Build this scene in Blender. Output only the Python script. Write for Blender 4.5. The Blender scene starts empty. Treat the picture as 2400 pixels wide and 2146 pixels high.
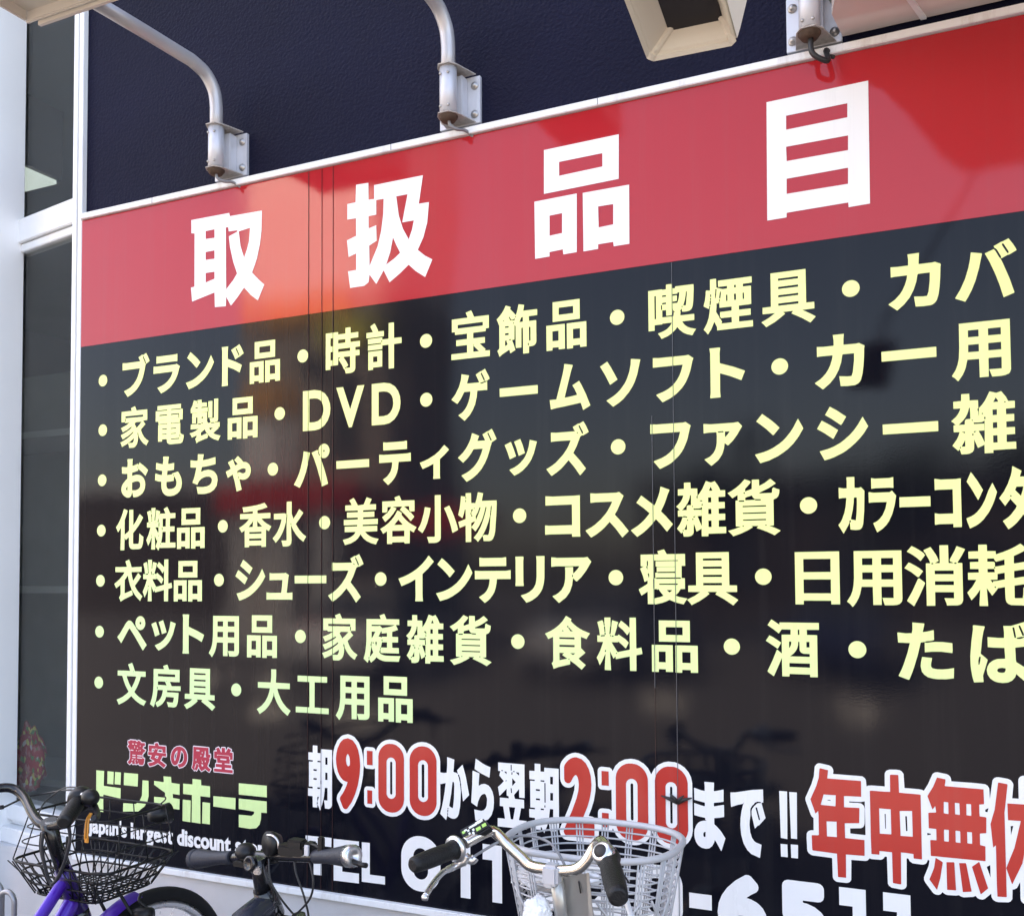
import bpy, bmesh, math, random
from mathutils import Vector, Matrix, noise
from mathutils.geometry import delaunay_2d_cdt
R = math.radians
sc = bpy.context.scene
COL = sc.collection
random.seed(4)

# ------------------------------------------------------------------ camera
EYE = Vector((0.0, 0.0, 1.65))
YAW, PITCH, ROLL, FPX, PY = 24.8517, 2.1679, -0.3244, 2300.0, 196.815   # photo is 2400 x 2146
fw = Vector((-math.sin(R(YAW))*math.cos(R(PITCH)), math.cos(R(YAW))*math.cos(R(PITCH)), math.sin(R(PITCH))))
r0 = Vector((math.cos(R(YAW)), math.sin(R(YAW)), 0.0)); u0 = r0.cross(fw)
RT = r0*math.cos(R(ROLL)) + u0*math.sin(R(ROLL))
UP = u0*math.cos(R(ROLL)) - r0*math.sin(R(ROLL))
cam = bpy.data.cameras.new('camera'); camo = bpy.data.objects.new('camera', cam); COL.objects.link(camo)
camo.matrix_world = Matrix(((RT.x, UP.x, -fw.x, EYE.x), (RT.y, UP.y, -fw.y, EYE.y), (RT.z, UP.z, -fw.z, EYE.z), (0, 0, 0, 1)))
cam.sensor_width = 36.0; cam.lens = 36.0*FPX/2400.0; cam.shift_y = PY/2400.0
cam.clip_start = 0.05; cam.clip_end = 600.0
sc.camera = camo

def P(x, y, Y):
    """world point on the plane at depth Y seen at photo pixel x, y"""
    d = fw + RT*((x-1200.0)/FPX) - UP*((y-1073.0-PY)/FPX)
    return EYE + d*(Y/d.y)

# ------------------------------------------------------------------ sky, sun, exposure
SUN_EL, SUN_ROT = R(48), R(-48)            # the sun stands behind the store: its front is in open shade
w = bpy.data.worlds.new('World'); sc.world = w; w.use_nodes = True
nt = w.node_tree; bg = nt.nodes['Background']
sky = nt.nodes.new('ShaderNodeTexSky'); sky.sky_type = 'NISHITA'; sky.sun_disc = False
sky.sun_elevation = SUN_EL; sky.sun_rotation = SUN_ROT; sky.air_density = 1.0; sky.dust_density = 2.5; sky.ozone_density = 1.0
nt.links.new(sky.outputs[0], bg.inputs[0]); bg.inputs[1].default_value = 0.13
sun = bpy.data.lights.new('sun', 'SUN'); sun.energy = 5.0; sun.angle = R(0.5); sun.color = (1.0, 0.95, 0.87)
suno = bpy.data.objects.new('sun', sun); COL.objects.link(suno)
sdir = Vector((math.sin(SUN_ROT)*math.cos(SUN_EL), math.cos(SUN_ROT)*math.cos(SUN_EL), math.sin(SUN_EL)))
suno.rotation_euler = sdir.to_track_quat('Z', 'Y').to_euler(); suno.location = (0, 10, 20)
vs = sc.view_settings; vs.view_transform = 'Standard'; vs.look = 'None'; vs.exposure = 2.86; vs.gamma = 1.0
vs.use_white_balance = True; vs.white_balance_temperature = 7900; vs.white_balance_tint = 16   # set for open shade

# ------------------------------------------------------------------ materials
MATS = {}
def mat(name, col, rough=0.5, metal=0.0, spec=0.5, var=0.0, scale=8.0, bump=0.0, bscale=60.0, coat=0.0, coatr=0.03, emit=0.0, stretch=None, rvar=0.0):
    if name in MATS: return MATS[name]
    m = bpy.data.materials.new(name); m.use_nodes = True; MATS[name] = m
    n = m.node_tree.nodes; L = m.node_tree.links; b = n['Principled BSDF']
    b.inputs['Base Color'].default_value = (*col, 1); b.inputs['Roughness'].default_value = rough
    b.inputs['Metallic'].default_value = metal; b.inputs['Specular IOR Level'].default_value = spec
    b.inputs['Coat Weight'].default_value = coat; b.inputs['Coat Roughness'].default_value = coatr
    if emit: b.inputs['Emission Color'].default_value = (*col, 1); b.inputs['Emission Strength'].default_value = emit
    tc = n.new('ShaderNodeTexCoord'); mp = n.new('ShaderNodeMapping'); L.new(tc.outputs['Object'], mp.inputs[0])
    if stretch: mp.inputs['Scale'].default_value = stretch
    if var or rvar:
        t = n.new('ShaderNodeTexNoise'); t.inputs['Scale'].default_value = scale; t.inputs['Detail'].default_value = 6; L.new(mp.outputs[0], t.inputs[0])
        if var:
            mx = n.new('ShaderNodeMixRGB'); mx.inputs[1].default_value = (*[c*(1-var) for c in col], 1); mx.inputs[2].default_value = (*[min(1, c*(1+var)) for c in col], 1)
            L.new(t.outputs[0], mx.inputs[0]); L.new(mx.outputs[0], b.inputs['Base Color'])
        if rvar:
            mr = n.new('ShaderNodeMapRange'); mr.inputs[3].default_value = max(0.02, rough-rvar); mr.inputs[4].default_value = rough+rvar
            L.new(t.outputs[0], mr.inputs[0]); L.new(mr.outputs[0], b.inputs['Roughness'])
    if bump:
        t2 = n.new('ShaderNodeTexNoise'); t2.inputs['Scale'].default_value = bscale; t2.inputs['Detail'].default_value = 4; L.new(mp.outputs[0], t2.inputs[0])
        bp = n.new('ShaderNodeBump'); bp.inputs['Strength'].default_value = bump; bp.inputs['Distance'].default_value = 0.01
        L.new(t2.outputs[0], bp.inputs['Height']); L.new(bp.outputs[0], b.inputs['Normal'])
    return m

def board(name, col, grade=None, rough=0.07, spec=0.36, wave=0.35, dirt=0.10):
    """glossy printed sign film, very slightly wavy; grade = second colour and how it runs over the sign"""
    m = bpy.data.materials.new(name); m.use_nodes = True; MATS[name] = m
    n = m.node_tree.nodes; L = m.node_tree.links; b = n['Principled BSDF']
    b.inputs['Base Color'].default_value = (*col, 1); b.inputs['Roughness'].default_value = rough
    b.inputs['Specular IOR Level'].default_value = spec
    tc = n.new('ShaderNodeTexCoord')
    if grade:
        sep = n.new('ShaderNodeSeparateXYZ'); L.new(tc.outputs['Object'], sep.inputs[0])
        ramp = n.new('ShaderNodeMapRange'); ramp.inputs[1].default_value = 1.2; ramp.inputs[2].default_value = 2.0
        ad = n.new('ShaderNodeMath'); ad.operation = 'MULTIPLY_ADD'; ad.inputs[1].default_value = 0.16
        L.new(sep.outputs[0], ad.inputs[0]); L.new(sep.outputs[2], ad.inputs[2])
        ad2 = n.new('ShaderNodeMath'); ad2.inputs[1].default_value = 0.30; L.new(ad.outputs[0], ad2.inputs[0]); L.new(ad2.outputs[0], ramp.inputs[0])
        mx = n.new('ShaderNodeMixRGB'); mx.inputs[1].default_value = (*grade, 1); mx.inputs[2].default_value = (*col, 1)
        L.new(ramp.outputs[0], mx.inputs[0]); L.new(mx.outputs[0], b.inputs['Base Color'])
    mp = n.new('ShaderNodeMapping'); mp.inputs['Scale'].default_value = (1.6, 1.0, 0.55); L.new(tc.outputs['Object'], mp.inputs[0])
    t = n.new('ShaderNodeTexNoise'); t.inputs['Scale'].default_value = 1.6; t.inputs['Detail'].default_value = 2; L.new(mp.outputs[0], t.inputs[0])
    bp = n.new('ShaderNodeBump'); bp.inputs['Strength'].default_value = wave; bp.inputs['Distance'].default_value = 0.012
    t3 = n.new('ShaderNodeTexNoise'); t3.inputs['Scale'].default_value = 260; L.new(tc.outputs['Object'], t3.inputs[0])
    bp2 = n.new('ShaderNodeBump'); bp2.inputs['Strength'].default_value = 0.035; bp2.inputs['Distance'].default_value = 0.002
    L.new(t.outputs[0], bp.inputs['Height']); L.new(bp.outputs[0], bp2.inputs['Normal']); L.new(t3.outputs[0], bp2.inputs['Height'])
    L.new(bp2.outputs[0], b.inputs['Normal'])
    # rain streaks and grime lying on the film
    ms = n.new('ShaderNodeMapping'); ms.inputs['Scale'].default_value = (26.0, 1.0, 0.7); L.new(tc.outputs['Object'], ms.inputs[0])
    t5 = n.new('ShaderNodeTexNoise'); t5.inputs['Scale'].default_value = 1.0; t5.inputs['Detail'].default_value = 7; t5.inputs['Roughness'].default_value = 0.7; L.new(ms.outputs[0], t5.inputs[0])
    m5 = n.new('ShaderNodeMapRange'); m5.inputs[1].default_value = 0.52; m5.inputs[2].default_value = 0.85; m5.inputs[3].default_value = 0.0; m5.inputs[4].default_value = dirt; L.new(t5.outputs[0], m5.inputs[0])
    x5 = n.new('ShaderNodeMixRGB'); x5.inputs[2].default_value = (0.20, 0.19, 0.17, 1); L.new(m5.outputs[0], x5.inputs[0])
    src = b.inputs['Base Color'].links[0].from_socket if b.inputs['Base Color'].links else None
    if src: L.new(src, x5.inputs[1])
    else: x5.inputs[1].default_value = (*col, 1)
    L.new(x5.outputs[0], b.inputs['Base Color'])
    # dust: faint smears that dull the gloss
    t4 = n.new('ShaderNodeTexNoise'); t4.inputs['Scale'].default_value = 5; t4.inputs['Detail'].default_value = 8; L.new(mp.outputs[0], t4.inputs[0])
    mr = n.new('ShaderNodeMapRange'); mr.inputs[1].default_value = 0.35; mr.inputs[2].default_value = 0.75; mr.inputs[3].default_value = rough*0.7; mr.inputs[4].default_value = rough*2.0
    L.new(t4.outputs[0], mr.inputs[0]); L.new(mr.outputs[0], b.inputs['Roughness'])
    return m

WHITE = (0.80, 0.80, 0.80)
m_white_trim = mat('white_trim', (0.78, 0.79, 0.80), 0.35, var=0.08, scale=14)
m_pillar = mat('white_cladding', (0.88, 0.89, 0.90), 0.35, var=0.05, scale=3)
m_trim2 = mat('weathered_trim', (0.78, 0.79, 0.80), 0.38, var=0.04)
def _weather():
    n = m_trim2.node_tree.nodes; L = m_trim2.node_tree.links; b = n['Principled BSDF']
    tc = n.new('ShaderNodeTexCoord'); mp = n.new('ShaderNodeMapping'); mp.inputs['Scale'].default_value = (11, 3, 3); L.new(tc.outputs['Object'], mp.inputs[0])
    t = n.new('ShaderNodeTexNoise'); t.inputs['Scale'].default_value = 1.0; t.inputs['Detail'].default_value = 8; t.inputs['Roughness'].default_value = 0.75; L.new(mp.outputs[0], t.inputs[0])
    r = n.new('ShaderNodeMapRange'); r.inputs[1].default_value = 0.5; r.inputs[2].default_value = 0.78; r.inputs[4].default_value = 0.75; L.new(t.outputs[0], r.inputs[0])
    x = n.new('ShaderNodeMixRGB'); x.inputs[1].default_value = (0.80, 0.81, 0.82, 1); x.inputs[2].default_value = (0.42, 0.37, 0.32, 1)
    L.new(r.outputs[0], x.inputs[0]); L.new(x.outputs[0], b.inputs['Base Color'])
_weather()
m_base = mat('painted_base', (0.56, 0.55, 0.56), 0.7, var=0.26, scale=4, bump=0.15, bscale=180)
m_navy = mat('navy_stucco', (0.0045, 0.0050, 0.0185), 0.6, spec=0.10, var=0.55, scale=1.6, bump=0.55, bscale=95)
m_red = board('red_film', (0.43, 0.021, 0.028), rough=0.035, spec=0.35, wave=0.26, dirt=0.06)
m_black = board('black_film', (0.0045, 0.0050, 0.0090), rough=0.035, spec=0.195, wave=0.26, dirt=0.035)
m_lw = board('white_film', WHITE, rough=0.3, wave=0.1, dirt=0.16)
m_ly = board('yellow_film', (0.84, 0.90, 0.35), grade=(0.62, 0.84, 0.41), rough=0.3, wave=0.1, dirt=0.16)
m_lg = board('green_film', (0.62, 0.82, 0.37), rough=0.3, wave=0.1, dirt=0.16)
m_lr = board('letter_red_film', (0.50, 0.040, 0.030), rough=0.12)
m_lc = board('crimson_film', (0.42, 0.020, 0.055), rough=0.12)
m_lp = board('pale_film', (0.80, 0.72, 0.78), rough=0.2)
m_seam = mat('seam', (0.06, 0.03, 0.03), 0.25)
m_seam2 = mat('seam_pale', (0.10, 0.10, 0.11), 0.3)
m_pipe = mat('painted_pipe', (0.50, 0.49, 0.50), 0.38, metal=0.35, var=0.12, scale=9)
m_plate = mat('galvanised_plate', (0.58, 0.59, 0.63), 0.42, metal=0.3, var=0.1, scale=20)
m_rust = mat('rust', (0.075, 0.045, 0.03), 0.85, var=0.5, scale=60, bump=0.3)
m_bolt = mat('bolt_steel', (0.42, 0.40, 0.38), 0.35, metal=0.8)
m_cable = mat('cable', (0.015, 0.015, 0.016), 0.45)
m_gcable = mat('grey_cable', (0.22, 0.22, 0.23), 0.4)
m_cream = mat('cream_plastic', (0.66, 0.60, 0.50), 0.42, var=0.05)
m_dark = mat('dark_recess', (0.022, 0.018, 0.018), 0.6)
m_lampbox = mat('lamp_housing', (0.60, 0.56, 0.50), 0.4, var=0.08)
m_soffit = mat('soffit_panel', (0.72, 0.62, 0.58), 0.14, var=0.04)
m_tyre = mat('tyre_rubber', (0.009, 0.009, 0.010), 0.75, spec=0.25, var=0.3, scale=40)
m_alloy = mat('alloy', (0.62, 0.62, 0.63), 0.28, metal=0.95, rvar=0.08, scale=30)
m_chrome = mat('polished_bar', (0.72, 0.68, 0.62), 0.16, metal=1.0)
m_blackpart = mat('black_plastic', (0.007, 0.007, 0.008), 0.42, spec=0.35, var=0.2, scale=30)
m_blackpaint = mat('black_paint', (0.006, 0.006, 0.008), 0.25, coat=0.25, var=0.2)
m_grip = mat('grip_rubber', (0.007, 0.007, 0.008), 0.5, spec=0.35, bump=0.25, bscale=260)
m_ggrip = mat('grey_grip', (0.022, 0.025, 0.036), 0.5, spec=0.4, bump=0.2, bscale=200)
m_purple = mat('purple_metallic', (0.060, 0.005, 0.34), 0.3, metal=0.3, coat=0.35, var=0.1)
m_gwire = mat('grey_plastic_basket', (0.46, 0.46, 0.475), 0.36, var=0.12)
m_bwire = mat('black_wire', (0.005, 0.005, 0.006), 0.4, spec=0.3)
m_orange = mat('orange_tag', (0.62, 0.24, 0.025), 0.4)
m_silverpaint = mat('silver_paint', (0.42, 0.41, 0.39), 0.33, metal=0.6, coat=0.3, var=0.08)
m_bag = mat('white_bag', (0.80, 0.81, 0.83), 0.45, var=0.04, bump=0.3, bscale=30)
m_btn = mat('button_print', (0.72, 0.76, 0.70), 0.4)
m_btng = mat('button_green', (0.35, 0.62, 0.12), 0.4)
m_asphalt = mat('asphalt', (0.112, 0.106, 0.102), 0.9, var=0.25, scale=1.3, bump=0.3, bscale=300)
m_glass = bpy.data.materials.new('window_glass'); m_glass.use_nodes = True
def _glass():
    n = m_glass.node_tree.nodes; L = m_glass.node_tree.links; n.remove(n['Principled BSDF'])
    tr = n.new('ShaderNodeBsdfTransparent'); tr.inputs[0].default_value = (0.80, 0.82, 0.81, 1)
    gl = n.new('ShaderNodeBsdfGlossy'); gl.inputs['Roughness'].default_value = 0.04
    fr = n.new('ShaderNodeFresnel'); ge = n.new('ShaderNodeNewGeometry')
    io = n.new('ShaderNodeMapRange'); io.inputs[3].default_value = 1.5; io.inputs[4].default_value = 1/1.5; L.new(ge.outputs['Backfacing'], io.inputs[0]); L.new(io.outputs[0], fr.inputs[0])
    md = n.new('ShaderNodeMath'); md.operation = 'MULTIPLY'; md.inputs[1].default_value = 0.8; L.new(fr.outputs[0], md.inputs[0])
    mx = n.new('ShaderNodeMixShader'); L.new(md.outputs[0], mx.inputs[0]); L.new(tr.outputs[0], mx.inputs[1]); L.new(gl.outputs[0], mx.inputs[2])
    L.new(mx.outputs[0], n['Material Output'].inputs[0])
_glass()

# ------------------------------------------------------------------ building helpers
class MB:
    """collects shapes and links them as one mesh object"""
    def __init__(s): s.b = bmesh.new()
    def quad(s, *pts):
        s.b.faces.new([s.b.verts.new(p) for p in pts]); return s
    def box(s, x0, x1, y0, y1, z0, z1, bev=0.0):
        return s.hexa([Vector(q) for q in ((x0, y0, z0), (x1, y0, z0), (x1, y1, z0), (x0, y1, z0), (x0, y0, z1), (x1, y0, z1), (x1, y1, z1), (x0, y1, z1))], bev)
    def hexa(s, c, bev=0.0):
        t = bmesh.new(); v = [t.verts.new(q) for q in c]
        for f in ((3, 2, 1, 0), (4, 5, 6, 7), (0, 1, 5, 4), (1, 2, 6, 5), (2, 3, 7, 6), (3, 0, 4, 7)): t.faces.new([v[i] for i in f])
        bmesh.ops.recalc_face_normals(t, faces=t.faces)
        if bev: bmesh.ops.bevel(t, geom=list(t.edges), offset=bev, segments=2, affect='EDGES')
        return s.add(t)
    def obox(s, c, ax, ay, az, hx, hy, hz, bev=0.0):
        """box about c along unit axes with half sizes"""
        c = Vector(c); q = []
        for k in (-1, 1):
            for i, j in ((-1, -1), (1, -1), (1, 1), (-1, 1)): q.append(c + ax*hx*i + ay*hy*j + az*hz*k)
        return s.hexa(q, bev)
    def add(s, t):
        me = bpy.data.meshes.new('t'); t.to_mesh(me); t.free(); s.b.from_mesh(me); bpy.data.meshes.remove(me); return s
    def tube(s, path, r, seg=10, closed=False, cap=True):
        pts = [Vector(p) for p in path]; n = len(pts); rr = r if isinstance(r, (list, tuple)) else [r]*n
        T = []
        for i in range(n):
            a = pts[i-1] if (i > 0 or closed) else pts[i]; c = pts[(i+1) % n] if (i < n-1 or closed) else pts[i]
            d = c-a; T.append(d.normalized() if d.length > 1e-9 else Vector((0, 0, 1)))
        up = Vector((0, 0, 1)) if abs(T[0].z) < 0.9 else Vector((1, 0, 0))
        N = (up - T[0]*up.dot(T[0])).normalized(); rings = []
        for i in range(n):
            if i:
                N = N - T[i]*N.dot(T[i])
                N = N.normalized() if N.length > 1e-6 else T[i].orthogonal().normalized()
            B = T[i].cross(N)
            rings.append([s.b.verts.new(pts[i] + (N*math.cos(2*math.pi*k/seg) + B*math.sin(2*math.pi*k/seg))*rr[i]) for k in range(seg)])
        for i in range(n if closed else n-1):
            a, c = rings[i], rings[(i+1) % n]; off = 0
            if closed and i == n-1:
                off = min(range(seg), key=lambda o: (a[0].co - c[o].co).length)
            for k in range(seg):
                f = s.b.faces.new((a[k], a[(k+1) % seg], c[(k+1+off) % seg], c[(k+off) % seg])); f.smooth = True
        if cap and not closed:
            s.b.faces.new(rings[0][::-1]); s.b.faces.new(rings[-1])
        return s
    def lathe(s, c, axis, prof, seg=24):
        """prof = [(along, radius)...] about axis through c"""
        c = Vector(c); axis = Vector(axis).normalized(); N = axis.orthogonal().normalized(); B = axis.cross(N); rings = []
        for h, r in prof:
            if r < 1e-6: rings.append([s.b.verts.new(c + axis*h)])
            else: rings.append([s.b.verts.new(c + axis*h + (N*math.cos(2*math.pi*k/seg) + B*math.sin(2*math.pi*k/seg))*r) for k in range(seg)])
        for a, d in zip(rings, rings[1:]):
            for k in range(seg):
                q = []
                for v in (a[k % len(a)], a[(k+1) % len(a)], d[(k+1) % len(d)], d[k % len(d)]):
                    if v not in q: q.append(v)
                if len(q) > 2: f = s.b.faces.new(q); f.smooth = True
        return s
    def ring(s, c, axis, Rr, prof, seg=48):
        """revolve closed profile [(along axis, radius offset)...] round a circle of radius Rr"""
        c = Vector(c); axis = Vector(axis).normalized(); N = axis.orthogonal().normalized(); B = axis.cross(N); rings = []
        for k in range(seg):
            a = 2*math.pi*k/seg; d = N*math.cos(a) + B*math.sin(a)
            rings.append([s.b.verts.new(c + d*(Rr+o) + axis*h) for h, o in prof])
        m = len(prof)
        for k in range(seg):
            a, d = rings[k], rings[(k+1) % seg]
            for i in range(m): f = s.b.faces.new((a[i], a[(i+1) % m], d[(i+1) % m], d[i])); f.smooth = True
        return s
    def build(s, name, m, parent=None, fix=True):
        if fix: bmesh.ops.recalc_face_normals(s.b, faces=s.b.faces)
        me = bpy.data.meshes.new(name); s.b.to_mesh(me); s.b.free()
        return link(name, me, m, parent)

def link(name, me, m, parent=None):
    o = bpy.data.objects.new(name, me); COL.objects.link(o); me.materials.append(m)
    if parent is not None:
        o.parent = parent
        o.matrix_parent_inverse = Matrix.Translation(-wloc(parent))
    return o
def wloc(o):
    v = Vector((0, 0, 0))
    if o.type == 'EMPTY': v = Vector(o.location)
    return v
def thing(name, label, cat, loc=(0, 0, 0), group=None):
    o = bpy.data.objects.new(name, None); COL.objects.link(o); o.location = loc; o.empty_display_size = 0.2
    return tag(o, label, cat, group)
def tag(o, label=None, cat=None, group=None, kind=None):
    if label: o['label'] = label
    if cat: o['category'] = cat
    if group: o['group'] = group
    if kind: o['kind'] = kind
    return o
def sm(pts, n=6, closed=False):
    """Catmull-Rom through the points"""
    p = [Vector(q) for q in pts]; out = []; N = len(p)
    for i in range(N if closed else N-1):
        a = p[i-1] if (i or closed) else p[0]; b = p[i]; c = p[(i+1) % N]; d = p[(i+2) % N] if (closed or i+2 < N) else p[-1]
        for k in range(n):
            t = k/n; out.append(0.5*((2*b) + (c-a)*t + (2*a-5*b+4*c-d)*t*t + (3*b-a-3*c+d)*t**3))
    if not closed: out.append(p[-1])
    return out
X = Vector((1, 0, 0)); Yv = Vector((0, 1, 0)); Zv = Vector((0, 0, 1))

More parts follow.
